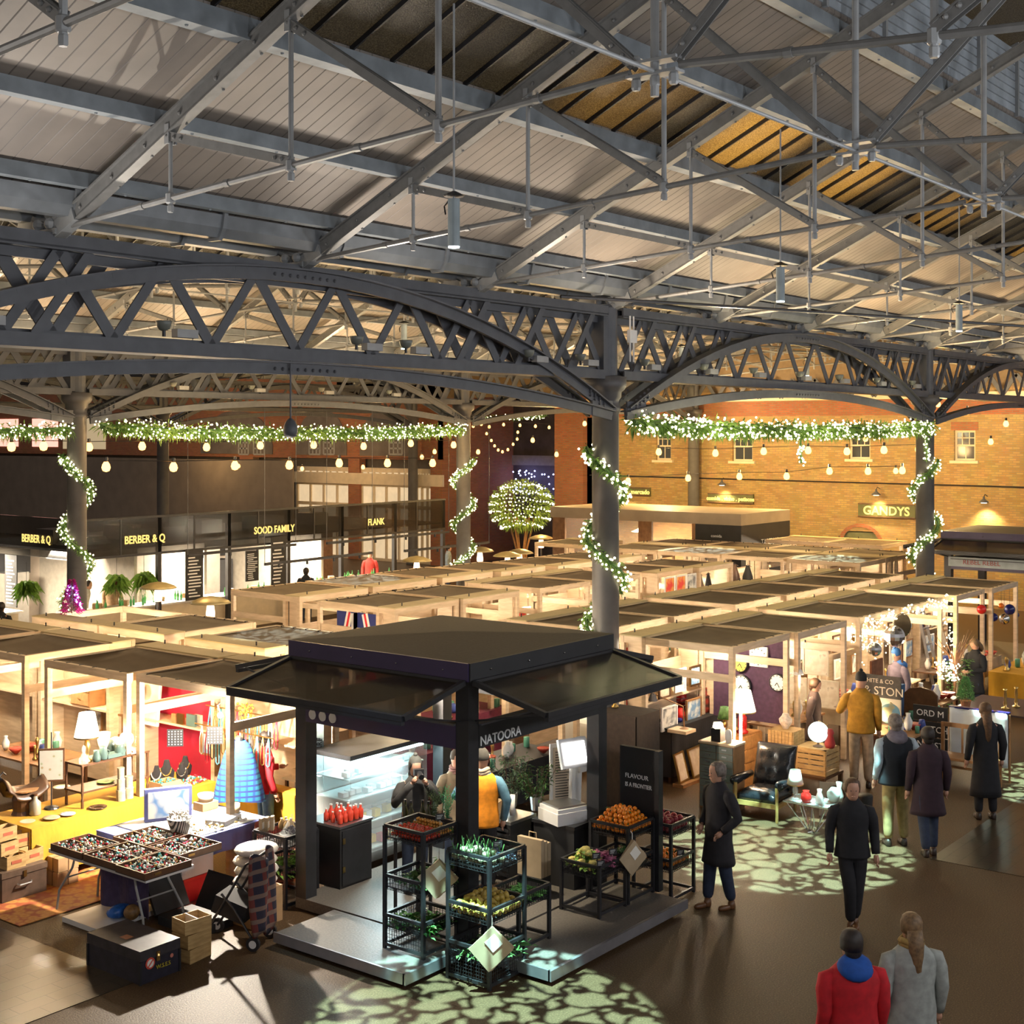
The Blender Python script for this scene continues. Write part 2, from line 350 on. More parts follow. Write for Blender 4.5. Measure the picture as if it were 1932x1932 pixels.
    # top garment: lofted torso with sleeves
    def torso(m, k, hem, flare, z1=1.54):
        rg = [(.84,.185,.135),(.95,.187,.138),(1.06,.175,.128),(1.16,.172,.122),(1.28,.19,.128),(1.37,.198,.122),(1.43,.17,.108),(1.48,.115,.092),(z1,.068,.068)]
        rg = [r_ for r_ in rg if r_[0] > hem+.03]; n = 26; low = rg[0]
        rg = [(hem+(low[0]-hem)*j/4, low[1]*(1+flare*(1-j/4)), low[2]*(1+flare*(1-j/4))) for j in range(4)] + rg; o = len(m.v)
        for j,(z_,rx,ry) in enumerate(rg):
            for i in range(n):
                a = 2*PI*i/n; w_ = 1+(.03*math.sin(a*6+1)*max(0,1-j/6) if flare else .012*math.sin(a*5+z_*9)); kk = k*b_
                m.v.append(V_(rx*kk*w_*math.cos(a), ly(z_)+ry*kk*w_*math.sin(a), z_))
        for j in range(len(rg)-1):
            for i in range(n): i2=(i+1)%n; m.f.append((o+j*n+i,o+j*n+i2,o+(j+1)*n+i2,o+(j+1)*n+i))
        m.f.append(tuple(o+i for i in reversed(range(n)))); m.f.append(tuple(o+(len(rg)-1)*n+i for i in range(n)))
    m = MB(); torso(m, 1.0, .98-coat if coat else .86, .28*min(1,coat*2) if coat else .0)
    for e_,w_ in (('el','wl'),('er','wr')):
        sgn = -1 if e_=='el' else 1; s0=Vector((sgn*.12*b_,ly(1.41),1.42)); s1=Vector((sgn*.182*b_,ly(1.39)+.005,1.385)); e=Vector(L[e_]); w3=Vector(L[w_]); w3 = e+(w3-e)*.95
        pts=[s0,s1,s1+(e-s1)*.35+Vector((sgn*.012,0,0)),s1+(e-s1)*.75+Vector((sgn*.006,0,0)),e,e+(w3-e)*.3,e+(w3-e)*.7,w3]
        m.tube([V_(*p_) for p_ in pts],[r_*q for r_ in (.05,.078,.074,.064,.06,.056,.05,.046)],12)
    gm = m.build('coat' if coat else 'jacket', sleeve or top, t, True)
    if vest:
        m = MB(); torso(m, 1.1, .84, 0, 1.5); m.build('vest', vest, t, True)
    m = MB(); m.lathe([(.085,0),(.09,.03),(.08,.07),(.06,.08)],V_(0,ly(1.45),1.44),14,1,.9); m.build('collar', sleeve or top, t, True)
    if scarf:
        m = MB()
        for k in range(3): m.tube([V_(.085*math.cos(a)+.005*k,ly(1.5)+.085*math.sin(a),1.47+.035*k+.01*math.sin(3*a)) for a in [2*PI*j/16 for j in range(17)]],.028*q,7)
        m.build('scarf', scarf, t, True)
    if hood:
        MB().join(MB().lathe([(.13,-.02),(.15,.02),(.13,.07),(.08,.09)],(0,0,0),16,1,.9),Matrix.Translation(V_(0,ly(1.45)+.05,1.46)) @ Matrix.Rotation(-.5,4,'X')).build('hood', hood, t, True)
    if hat:
        hm = MB().lathe([(.086,-.0),(.092,.01),(.09,.05),(.078,.1),(.045,.135),(.01,.145)],(0,.012,.02),16,.98,1.08).ball((0,.01,.175),.03,8,6)
        MB().join(hm,S_@HM).build('beanie', hat, t, True)
    if hair:
        hm = MB(); hm.lathe([(.092,-.03),(.096,.02),(.095,.06),(.08,.1),(.045,.13),(.01,.136)],(0,.013,.0),16,.98,1.12)
        hm.v = [(a,b if b>-.055 or c>.07 else -.055-.1*(b+.055)*0, c if b>-.03 or c>.05 else max(c,.055)) for a,b,c in hm.v]
        hm.ball((0,.05,-.03),.075,12,8,1,.8,1.1)
        if hairlen: hm.tube([(0,.07,.0),(0,.11,-.12),(0,.12,-.12-hairlen*.6),(0,.1,-.12-hairlen)],[.07,.07,.055,.02],10)
        if not hat or hairlen: MB().join(hm,S_@HM).build('hair', M[hair], t, True)
    return t
TO=(-.79,-.61); AW=(.79,.61); LF=(-.61,.79); RT=(.61,-.79)
def mixd(a,b,k): return (a[0]*(1-k)+b[0]*k,a[1]*(1-k)+b[1]*k)
jean = cm('dark_denim',(.02,.03,.06)); blk = cm('black_cloth',(.01,.01,.013)); char = cm('charcoal_coat',(.018,.016,.02))
pock = {'el':(-.3,.06,1.14),'wl':(-.2,-.1,.98),'er':(.3,.06,1.14),'wr':(.2,-.1,.98)}
person(14.72,8.2,0,mixd(LF,TO,.35),1.76,'man in long dark coat and dark jeans standing by the pomegranates',char,jean,'tan_shoe',hair='hair_grey',arms=pock,coat=.42,headyaw=-.2,bulk=1.08,legs={'kl':(-.1,-.05,.5),'al':(-.1,-.09,.09),'kr':(.1,.02,.5),'ar':(.1,.12,.09)})
person(15.05,6.62,0,mixd(TO,LF,.1),1.74,'walking person in dark jacket and narrow trousers in the open aisle',blk,blk,'tan_shoe',hair='hair_brown',coat=.12,legs={'kl':(-.04,-.12,.52),'al':(-.02,-.02,.09),'kr':(.05,-.06,.5),'ar':(.03,.02,.12)},bulk=1.05)
person(18.47,7.48,0,mixd(AW,LF,.1),1.82,'man in dark gilet, pale sleeves, grey hood and khaki trousers seen from behind',blk,cm('khaki_cloth',(.32,.24,.1)),'leather_dark',hair='hair_grey',hood=cm('grey_hood',(.16,.14,.17)),sleeve=cm('pale_blue_sleeve',(.4,.47,.52)),vest=cm('navy_gilet',(.012,.015,.022)),bulk=1.15,arms={'el':(-.31,.04,1.15),'wl':(-.24,-.14,1.0)})
person(18.3,6.95,0,AW,1.74,'person in dark maroon coat beside the man in the gilet',cm('maroon_coat',(.028,.012,.02)),jean,'leather_dark',hair='hair_dark',coat=.4,bulk=1.1,legs={'kl':(-.08,-.05,.52),'al':(-.08,-.02,.09),'kr':(.09,.1,.5),'ar':(.1,.25,.14)})
person(20.57,6.93,0,AW,1.72,'woman with long brown hair and long dark coat standing by the wooden bench',blk,blk,'leather_dark',hair='hair_brown',hairlen=.42,coat=.62,bulk=1.02)
person(21.15,9.15,0,mixd(AW,RT,.2),1.84,'man in mustard jacket, black beanie and beige trousers at the globe stall',cm('mustard_jacket',(.38,.19,.015)),cm('beige_trousers',(.42,.3,.19)),'leather_dark',hat=cm('black_beanie',(.012,.012,.012)),hair=None,bulk=1.15,arms={'er':(.32,-.02,1.18),'wr':(.22,-.26,1.2)})
person(21.3,10.05,0,mixd(RT,TO,.3),1.64,'curly haired woman in brown coat behind the slatted crates',cm('brown_coat',(.09,.055,.045)),blk,hair='hair_brown',coat=.3,headpitch=.25)
person(24.8,10.0,0,mixd(LF,TO,.3),1.7,'man in striped blue bobble hat under the fairy lights',cm('grey_knit',(.17,.13,.15)),jean,hat=ramp_mat('striped_blue_wool','wave',[(.4,(.03,.12,.3)),(.6,(.3,.45,.55))],scale=(.01,.01,1),tsc=14),hair='hair_brown',hood=cm('blue_jacket',(.05,.16,.42)),headpitch=.4)
person(27.3,9.4,0,mixd(LF,TO,.35),1.66,'woman in black coat looking down at her phone by the ladder stall',blk,jean,hair='hair_fair',coat=.35,headpitch=.5,hairlen=.12,arms={'er':(.26,-.02,1.15),'wr':(.08,-.26,1.1),'el':(-.26,-.02,1.15),'wl':(-.06,-.26,1.1)})
person(28.0,8.4,0,LF,1.72,'person in dark blue jacket at the right edge by the ornament stall',cm('navy_jacket',(.015,.03,.07)),jean,hair='hair_dark')
person(10.5,4.62,0,mixd(AW,LF,.15),1.72,'person in red jacket with blue hood at the bottom edge',cm('red_jacket',(.45,.008,.015)),jean,hair='hair_dark',hood=cm('royal_blue_hood',(.01,.07,.32)),bulk=1.25)
person(11.22,4.4,0,mixd(AW,LF,.1),1.7,'woman in pale grey cardigan with a fair ponytail at the bottom edge',cm('pale_grey_cardigan',(.3,.32,.3)),blk,hair='hair_fair',hairlen=.34,coat=.3,bulk=1.15,scarf=cm('ochre_collar',(.3,.2,.06)))
# in the kiosk
person(12.6,11.25,.15,mixd(TO,RT,.25),1.62,'woman in grey beanie and dark coat raising a camera inside the kiosk',cm('dark_tweed',(.035,.032,.03)),jean,hat=cm('grey_beanie',(.09,.09,.08)),hair='hair_dark',hairlen=.1,coat=.2,headpitch=.1,arms={'el':(-.3,-.1,1.2),'wl':(-.09,-.24,1.5),'er':(.3,-.1,1.2),'wr':(.09,-.26,1.48)})
ca = thing('camera','black camera held up to the face of the woman in the grey beanie','camera',(12.6,11.25,.15),math.atan2(mixd(TO,RT,.25)[1],mixd(TO,RT,.25)[0])+PI/2)
MB().box(-.06,.06,-.22,-.16,1.46,1.54).build('body', M['black'], ca); MB().tube([(0,-.22,1.49),(0,-.33,1.47)],.035,12).build('lens', M['black'], ca)
person(13.4,11.26,.15,mixd(TO,RT,.3),1.55,'woman in khaki jacket, knitted beanie and checked scarf inside the kiosk',cm('khaki_jacket',(.16,.12,.075)),jean,hat=cm('flecked_beanie',(.06,.045,.035)),hair='hair_dark',scarf=cm('checked_scarf',(.2,.1,.09)),coat=.2)
person(13.05,10.55,.15,AW,1.72,'vendor in orange gilet, blue sleeves and checked scarf seen from behind',cm('orange_gilet',(.75,.25,.01)),blk,hat=cm('grey_brown_beanie',(.05,.045,.04)),hair=None,sleeve=cm('blue_grey_sleeve',(.09,.2,.28)),vest=cm('orange_gilet',(.75,.25,.01)),scarf=cm('beige_check_scarf',(.38,.3,.22)),arms={'er':(.33,-.02,1.2),'wr':(.28,-.24,1.12),'el':(-.31,.02,1.15)},bulk=1.05)
# far figures
wht = cm('chef_white',(.6,.57,.52)); 
for i,(x,y,d,c,h,lab) in enumerate([(22.6,32.4,RT,wht,'hair_dark','chef in white bending at the left kitchen counter'),(23.5,32.3,TO,cm('tan_top',(.4,.26,.14)),'hair_fair','cook in tan top at the left kitchen counter'),(24.5,32.3,LF,wht,'hair_fair','fair haired cook in white left of the menu board'),
    (28.9,30.2,AW,blk,'hair_dark','dark figure queuing at the middle kitchen'),(34.2,32.6,TO,cm('red_top',(.4,.03,.02)),'hair_dark','cook in red top in the right kitchen'),(38.0,32.3,RT,cm('grey_denim',(.2,.24,.27)),'hair_dark','woman in grey denim jacket sitting right of the kitchens'),
    (18.5,29.8,AW,blk,'hair_dark','dark figure at the left edge before the kitchen counter'),(32.6,17.9,LF,blk,'hair_brown','shopper near the bright bulbs in the middle stalls'),(20.2,24.2,LF,blk,'hair_dark','dark silhouette in the gap left of the flag stall')]):
    person(x,y,0,d,1.7,lab,c,jean,hair=h,lean=.2 if i<2 else 0,legs_on=True)
# ================================================================ SETTING
WX = 45.3                     # end wall plane
struct(MB().box(-8,WX+8,-10,75,-.2,0).build('floor', M['floor']))
struct(MB().box(18.17,44,-6,6.88,.0,.006).build('trim_1', M['paver']))       # paved strip, right
struct(MB().box(-2,9.0,11.95,30,.0,.006).build('trim_2', M['paver']))         # paved strip, left

# ---- end wall: yellow stock brick with openings
def wall_with_holes(y0, y1, z0, z1, holes, x0, x1):
    mb = MB(); ys = sorted({y0,y1,*[h[0] for h in holes],*[h[1] for h in holes]})
    for a,b in zip(ys, ys[1:]):
        cuts = sorted([(h[2],h[3]) for h in holes if h[0] < (a+b)/2 < h[1]])
        z = z0
        for c,d in cuts:
            if c > z: mb.box(x0,x1,a,b,z,c)
            z = d
        if z < z1: mb.box(x0,x1,a,b,z,z1)
    return mb
holes = [(15.6, 16.31, 4.86, 5.87), (19.26, 20.04, 4.87, 5.82), (23.81, 24.65, 4.74, 5.82), (27.3, 27.97, 4.74, 5.82)]
door_h = (18.95, 20.28, 0, 2.35)
struct(wall_with_holes(8,32.6,0,7.3,holes+[door_h],WX,WX+.35).build('wall_back', M['brick_y']))
struct(MB().box(WX-.06,WX,8,32.6,6.95,7.15).build('trim_3', M['cream']))
struct(MB().box(WX-.03,WX,8,32.6,6.4,6.94).build('trim_4', M['brick_r']))
for i,h in enumerate(holes):
    y0,y1,z0,z1 = h; x = WX+.1; fr = MB()
    fr.box(x,x+.06,y0,y0+.07,z0,z1).box(x,x+.06,y1-.07,y1,z0,z1).box(x,x+.06,y0+.07,y1-.07,z0,z0+.07).box(x,x+.06,y0+.07,y1-.07,z1-.07,z1)
    zm = (z0+z1)/2; fr.box(x,x+.06,y0+.07,y1-.07,zm-.03,zm+.03)
    w_ = struct(fr.build('window_%d'%(i+1), M['cream']))
    g = MB()
    for k in (1,2): yy = y0+(y1-y0)*k/3; g.box(x+.01,x+.04,yy-.015,yy+.015,zm+.03,z1-.07)
    g.box(x+.01,x+.04,y0+.07,y1-.07,(zm+z1)/2-.015,(zm+z1)/2+.015); g.box(x+.01,x+.04,(y0+y1)/2-.015,(y0+y1)/2+.015,z0+.07,zm-.03)
    g.build('glazing_bar', M['cream'], w_)
    MB().box(x+.02,x+.03,y0+.05,y1-.05,z0+.05,z1-.05).build('pane', mat('window_glass',(.05,.055,.06),.06,0,0), w_)
    MB().box(WX-.12,WX+.1,y0-.12,y1+.12,z0-.09,z0).build('window_sill', M['cream'], w_)
    MB().box(WX-.02,WX+.0,y0-.1,y1+.1,z1,z1+.28).build('brick_arch', M['brick_r'], w_)
y0,y1,z0,z1 = door_h
ym = (y0+y1)/2; hw = (y1-y0)/2
dm = MB()
for k in range(11):
    t0, t1 = PI*k/11, PI*(k+1)/11
    dm.add([(WX-.03, ym+math.cos(t)*hw*r, 1.95+math.sin(t)*.55*r) for t,r in ((t0,1),(t1,1),(t1,1.22),(t0,1.22))]+[(WX, ym+math.cos(t)*hw*r, 1.95+math.sin(t)*.55*r) for t,r in ((t0,1),(t1,1),(t1,1.22),(t0,1.22))],
        [(0,1,2,3),(7,6,5,4),(0,4,5,1),(1,5,6,2),(2,6,7,3),(3,7,4,0)])
struct(dm.build('trim_5', M['brick_r']))
dr = struct(MB().box(WX+.1,WX+.18,y0,y1,0,2.35).build('door_1', mat('olive_door',(.16,.17,.09),.5)))
MB().box(WX+.08,WX+.1,y0+.35,ym,.2,1.95).build('door_panel', M['black_board'], dr)
# red brick pillar beside the recess and recess behind
struct(MB().box(WX-.3,WX,31.2,32.6,0,7.3).build('wall_pillar', M['brick_r']))
struct(MB().box(WX+5,WX+5.3,32.6,38.8,0,7.3).build('wall_recess', mat('dark_recess',(.06,.05,.055),.6,0,.3,2)))
struct(MB().box(WX+4.9,WX+5,32.6,38.8,4.3,4.75).build('trim_6', mat('grey_band',(.2,.19,.19),.6)))
# far left wall: red brick piers, timber shop front
yl0, yl1 = 38.74, 74
struct(MB().box(WX,WX+.35,yl0,yl1,4.6,8.5).build('wall_left_upper', M['brick_r']))
struct(MB().box(WX-.12,WX,yl0,yl1,3.44,3.95).build('trim_7', M['cream']))
for i,(a,b) in enumerate([(38.77, 39.44), (43.74, 44.45), (50.94, 51.91)]):
    struct(MB().box(WX-.1,WX+.3,a,b,0,4.62).build('trim_%d'%(8+i), M['brick_r']))
for i,(a,b) in enumerate([(40.69, 43.74), (44.45, 47.96), (39.44, 40.69)]):
    ya,yb = a,b; f = MB()
    for (p,q) in ((0,.12),(2.4,2.55),(3.35,3.45),(4.0,4.2)): f.box(WX+.02,WX+.12,ya,yb,p,q)
    for k in range(9): yy = ya+(yb-ya)*k/8; f.box(WX+.03,WX+.11,yy-.03,yy+.03,3.45,4.0)
    for k in range(5): yy = ya+(yb-ya)*k/4; f.box(WX+.03,WX+.11,yy-.05,yy+.05,.12,3.35)
    sf = struct(f.build('window_%d'%(10+i), M['cream']))
    MB().box(WX+.14,WX+.16,ya,yb,.1,4.1).build('pane', mat('lit_shop_pane',(.3,.25,.18),.2,0,.4,1.2,em=(1,.75,.45),es=.35), sf)
for i,(ya,yb,z0,z1) in enumerate([(41.16, 41.93, 4.83, 5.61), (45.41, 46.1, 4.79, 5.61), (46.35, 47.06, 4.78, 5.6), (50.18, 50.94, 4.74, 5.6), (51.33, 52.03, 4.73, 5.6)]):   # cool lit upper windows
    f = MB()
    for k in range(4): yy = ya+(yb-ya)*k/3; f.box(WX-.06,WX-.01,yy-.04,yy+.04,z0,z1)
    for k in range(4): zz = z0+(z1-z0)*k/3; f.box(WX-.06,WX-.01,ya,yb,zz-.04,zz+.04)
    sf = struct(f.build('window_%d'%(14+i), mat('grey_frame',(.3,.3,.3))))
    MB().box(WX-.012,WX-.004,ya,yb,z0,z1).build('pane', mat('night_lit_pane',(.2,.2,.2),.2,0,0,1,em=(.8,.85,1),es=.7), sf)
# grey arches between the brick on the upper left wall
for i,(a,b) in enumerate([(44.62, 47.96), (40.69, 43.77), (49.62, 54.92)]):
    ya,yb = a,b; ym_=(ya+yb)/2; m_=MB()
    pts=[(WX-.05,ya,4.75),(WX-.05,yb,4.75)]+[(WX-.05,ym_+(yb-ya)/2*math.cos(t),5.2+1.7*math.sin(t)) for t in [PI*k/8 for k in range(9)]]
    n=len(pts); m_.add(pts+[(p[0]+.05,p[1],p[2]) for p in pts],[tuple(range(n)),tuple(range(2*n-1,n-1,-1))]+[(k,k+n,(k+1)%n+n,(k+1)%n) for k in range(n)])
    struct(m_.build('trim_%d'%(20+i), mat('grey_render',(.13,.11,.1),.8,0,.2,2)))
for i,(a,b,c,z0_,z1_) in enumerate([(71.16, 73.07, 'p', 5.0, 6.6), (67.25, 69.73, 'p', 5.0, 6.6), (62.85, 66.74, 'c', 4.9, 6.6)]):
    pm = mat('lit_upper_pane',(.3,.2,.15),.3,0,0,1,em=(1,.45,.35) if c=='p' else (.9,.7,.4),es=.8 if c=='p' else .25)
    struct(MB().box(WX-.05,WX-.01,a,b,z0_,z1_).build('window_%d'%(20+i), pm))
# tall dark hoarding, far left
hd = thing('hoarding','tall dark grey boarded hoarding behind the food kitchens','hoarding',(WX-1.4,0,0))
MB().box(0,.1,46.76,73,.1,4.49).build('panel', mat('hoarding_panel',(.17,.14,.115),.7,0,.12,1.5), hd)
q = MB()
for k in range(7): yy=46.76+.2+k*3.9; q.box(.11,.3,yy,yy+.12,0,4.47)
q.build('post', M['dark_iron'], hd)

# ================================================================ ROOF
BAY = 14.1; RY = 4.95; HB = 7.05; SL = .466; EZ = 7.98
def rz_(d): return EZ + SL*(HB-d)
X0, X1 = -6., WX+.35
for b in range(3):
    yr = RY + BAY*b
    for si,s in enumerate((1,-1)):
        if b == 0 and s == -1: x0_ = -6
        nm = 'ceiling' 
        for d0,d1 in ((4.1,6.95),(1.62,2.95)):
            mb = MB(); pts = [(X0,yr+s*d0,rz_(d0)),(X1,yr+s*d0,rz_(d0)),(X1,yr+s*d1,rz_(d1)),(X0,yr+s*d1,rz_(d1))]
            mb.add(pts+[(p[0],p[1],p[2]+.06) for p in pts],[(0,1,2,3),(7,6,5,4),(0,4,5,1),(1,5,6,2),(2,6,7,3),(3,7,4,0)])
            struct(mb.build(nm, M['boards']))
        mb = MB(); d0,d1 = 2.95,4.1; pts = [(X0,yr+s*d0,rz_(d0)+.05),(X1,yr+s*d0,rz_(d0)+.05),(X1,yr+s*d1,rz_(d1)+.05),(X0,yr+s*d1,rz_(d1)+.05)]
        mb.add(pts+[(p[0],p[1],p[2]+.02) for p in pts],[(0,1,2,3),(7,6,5,4),(0,4,5,1),(1,5,6,2),(2,6,7,3),(3,7,4,0)])
        gl = struct(mb.build('window_roof', M['roofglass']))
        mb = MB(); n = int((X1-X0)/.553)
        for k in range(n): x = X0+.3+k*.553; mb.bar((x,yr+s*2.95,rz_(2.95)+.02),(x,yr+s*4.1,rz_(4.1)+.02),.022,.05)
        mb.build('glazing_bar', M['black'], gl)
        for d,wd,hg in ((6.4,.13,.14),(5.38,.13,.14),(4.14,.18,.19),(2.92,.16,.17),(1.7,.16,.16)):
            mb = MB(); c = (0,yr+s*d,rz_(d)-.07); mb.bar((X0,c[1],c[2]),(X1,c[1],c[2]),wd,hg)
            for k in range(48): mb.ball((X0+.5+k*1.07,c[1]-s*0,c[2]-hg/2),.018,6,4)
            struct(mb.build('trim_purlin', M['purlin']))
        # louvred side of the ridge lantern
        mb = MB()
        for k in range(8): z = rz_(1.62)+.1+k*.12; mb.bar((X0,yr+s*1.62,z),(X1,yr+s*1.62,z),.03,.1)
        lv = struct(mb.build('wall_louvre', M['louvre']))
        mb = MB()
        for k in range(32): x = X0+.2+k*1.66; mb.box(x,x+.06,yr+s*1.62-.06,yr+s*1.62+.06,rz_(1.62),rz_(1.62)+1.1)
        mb.build('louvre_post', M['iron_light'], lv)
        mb = MB(); pts=[(X0,yr,rz_(0)+1.0),(X1,yr,rz_(0)+1.0),(X1,yr+s*2.0,rz_(2.0)+1.1),(X0,yr+s*2.0,rz_(2.0)+1.1)]
        mb.add(pts+[(p[0],p[1],p[2]+.03) for p in pts],[(0,1,2,3),(7,6,5,4),(0,4,5,1),(1,5,6,2),(2,6,7,3),(3,7,4,0)])
        struct(mb.build('ceiling_lantern', M['roofglass']))
# gutters, each with its brackets
for b in range(0,3):
    yg = RY+HB+BAY*b
    for s in (-1,1):
        y = yg+s*.32; mb = MB()
        prof = [(-.16,.16),(-.13,.02),(-.07,-.08),(.07,-.08),(.13,.02),(.16,.16)]
        n = len(prof); vs = [(x,y+p[0],7.98+p[1]) for x in (X0,X1) for p in prof]
        fs = [(i,i+1,n+i+1,n+i) for i in range(n-1)]+[(n-1,0,n,2*n-1)]+[tuple(range(n)),tuple(range(2*n-1,n-1,-1))]
        g = tag(MB().add(vs,fs).build('gutter', M['gutter']), 'grey iron roof gutter on the %s side of the %s girder row' % ('near' if s<0 else 'far', ORD[b]), 'gutter')
        for k in range(28): x = -5+k*1.85; mb = MB(); mb.add([(x+dx,y+p[0]*1.2,7.98+p[1]*1.25-.01) for dx in (0,.05) for p in prof],[(i,i+1,n+i+1,n+i) for i in range(n-1)]+[(n-1,0,n,2*n-1)]+[tuple(range(n)),tuple(range(2*n-1,n-1,-1))]); mb.build('bracket', M['gutter'], g)

# ---- iron trusses
def truss():
    t = thing('roof_truss','x','roof truss')
    zt = lambda d: 7.80+.068*(HB-d)            # tie rod
    zr = lambda d: rz_(d)-.26                  # rafter centre
    for s in (1,-1):
        mb = MB(); p0=(0,s*6.95,zr(6.95)); p1=(0,0,zr(0))
        mb.bar((-.035,p0[1],p0[2]),(-.035,0,p1[2]),.012,.14).bar((.035,p0[1],p0[2]),(.035,0,p1[2]),.012,.14)
        mb.bar((0,p0[1],p0[2]+.09),(0,0,p1[2]+.07),.14,.018).bar((0,p0[1],p0[2]-.04),(0,0,p1[2]-.04),.045,.06)
        mb.bar((0,p0[1],p0[2]-.075),(0,0,p1[2]-.075),.115,.012)
        for k in range(13):
            d = .5+k*.5; mb.ball((-.045,s*d,zr(d)+.0),.022,6,4).ball((.045,s*d,zr(d)),.022,6,4).ball((.04,s*d,zr(d)-.083),.015,6,4)
        mb.build('rafter', M['iron'], t)
        mb = MB().box(-.09,.09,s*7.05-.2,s*7.05+.2,7.74,7.8).bar((0,s*6.95,7.8),(0,s*6.6,7.95),.14,.2); mb.ball((-.08,s*6.95,7.85),.06,8,5).ball((.08,s*6.95,7.85),.06,8,5)
        mb.build('foot_bracket', M['iron_light'], t)
        ds = [6.7,5.18,3.59,1.95,.2]
        mb = MB().tube([(0,s*d,zt(d)) for d in ds],.029,8)
        for d in (5.6,4.4,2.8,1.0): mb.tube([(0,s*(d-.03),zt(d)),(0,s*(d+.03),zt(d))],.036,8)
        mb.build('tie_rod', M['iron'], t)
        for d,r in ((5.18,.019),(3.59,.022),(1.95,.026)):
            z0,z1 = zt(d), zr(d)-.05; mb = MB().tube([(0,s*d,z0-.12),(0,s*d,z1)],r,8)
            mb.lathe([(.035,-.05),(.046,-.04),(.046,.04),(.035,.05)],(0,s*d,z0),8).lathe([(.026,-.13),(.032,-.12),(.032,-.07),(.026,-.06)],(0,s*d,z0),6)
            mb.box(-.05,-.03,s*d-.03,s*d+.03,z1-.12,z1+.06).box(.03,.05,s*d-.03,s*d+.03,z1-.12,z1+.06)
            mb.build('hanger_rod', M['iron_light'], t)
        for da,db in ((5.18,3.59),(3.59,1.95),(1.95,.15)):
            mb = MB().bar((-.03,s*da,zr(da)-.1),(-.03,s*db,zt(db)+.04),.01,.08).bar((.03,s*da,zr(da)-.1),(.03,s*db,zt(db)+.04),.01,.08).bar((0,s*da,zr(da)-.06),(0,s*db,zt(db)+.07),.085,.01)
            for k in (0,.06,.12,.9,.95): mb.ball((-.04,s*(da+(db-da)*k),(zr(da)-.1)*(1-k)+(zt(db)+.04)*k),.02,6,4)
            mb.build('strut', M['iron'], t)
    mb = MB().tube([(0,0,zt(0)-.2),(0,0,zr(0))],.03,10).box(-.06,.06,-.2,.2,zt(0)-.06,zt(0)-.04).box(-.06,.06,-.2,.2,zt(0)+.03,zt(0)+.05)
    for y in (-.15,0,.15): mb.lathe([(.025,-.14),(.034,-.12),(.034,-.07),(.026,-.06)],(0,y,zt(0)),6).lathe([(.03,.05),(.03,.09),(.024,.1)],(0,y,zt(0)),6)
    mb.build('king_rod', M['iron_light'], t)
    return t
TX = [8.0-3.32*2+3.32*k for k in range(14)]
tr0 = None
for b in range(3):
    for i,x in enumerate(TX):
        if b == 2 and i % 2: continue
        lab = '%s iron truss of the %s, from the near end' % (ORD[i], ('main nave over the kiosk','middle nave roof','far nave roof')[b])
        if tr0 is None: tr0 = truss(); tr0.location = (x,RY+BAY*b,0); tr0['label'] = lab; tr0['group'] = 'iron trusses of the main nave'
        else: dup(tr0, (x,RY+BAY*b,0), 0, lab, ('iron trusses of the main nave','iron trusses of the middle nave','iron trusses of the far nave')[b])
for b in range(2):
    tag(MB().tube([(-3,RY+BAY*b-.02,8.24),(44,RY+BAY*b-.02,8.24)],.016,8).build('brace_rod', M['iron_light']), 'thin iron rod running lengthwise through the %s truss centres' % ('main nave' if b==0 else 'middle nave'), 'brace rod')

# ---- columns and girders
def column():
    t = thing('iron_column','x','column')
    MB().lathe([(.3,0),(.3,.12),(.24,.2),(.215,.35),(.21,6.1),(.235,6.12),(.235,6.2),(.215,6.22),(.22,6.3),(.25,6.34),(.25,6.42),(.3,6.46),(.33,6.52),(.33,6.66),(.2,6.68)],(0,0,0),24).build('shaft', M['column'], t, True)
    MB().lathe([(.19,6.68),(.19,7.74),(.16,7.78)],(0,0,0),16).box(-.26,-.14,-.14,.14,6.7,7.7).build('head_post', M['dark_iron'], t)
    return t
CXS = [4.62,17.93,31.4]
c0 = None
cols = [(17.93,12,'tall grey iron column wound with a lit garland behind the kiosk'),(31.4,12,'grey iron column wound with a lit garland at the right, by the brick wall'),
        (4.62,12,'grey iron column outside the left edge'),(18.05,26.1,'grey iron column with garland at the left before the food kitchens'),
        (31.4,26.1,'grey iron column with garland left of the round lit tree'),(31.4,40.2,'far grey column behind the hoarding at upper left'),(44.9,40.2,'far dark column against the cream shop front'),
        (18.0,40.2,'far grey column beyond the left edge behind the kitchens'),(44.95,26.1,'slim dark column against the yellow brick wall')]
for x,y,lab in cols:
    if x == 4.62: continue
    if c0 is None: c0 = column(); c0.location=(x,y,0); c0['label']=lab; c0['group']='iron columns'
    else: dup(c0,(x,y,0),0,lab,'iron columns')
SPN = 13.4
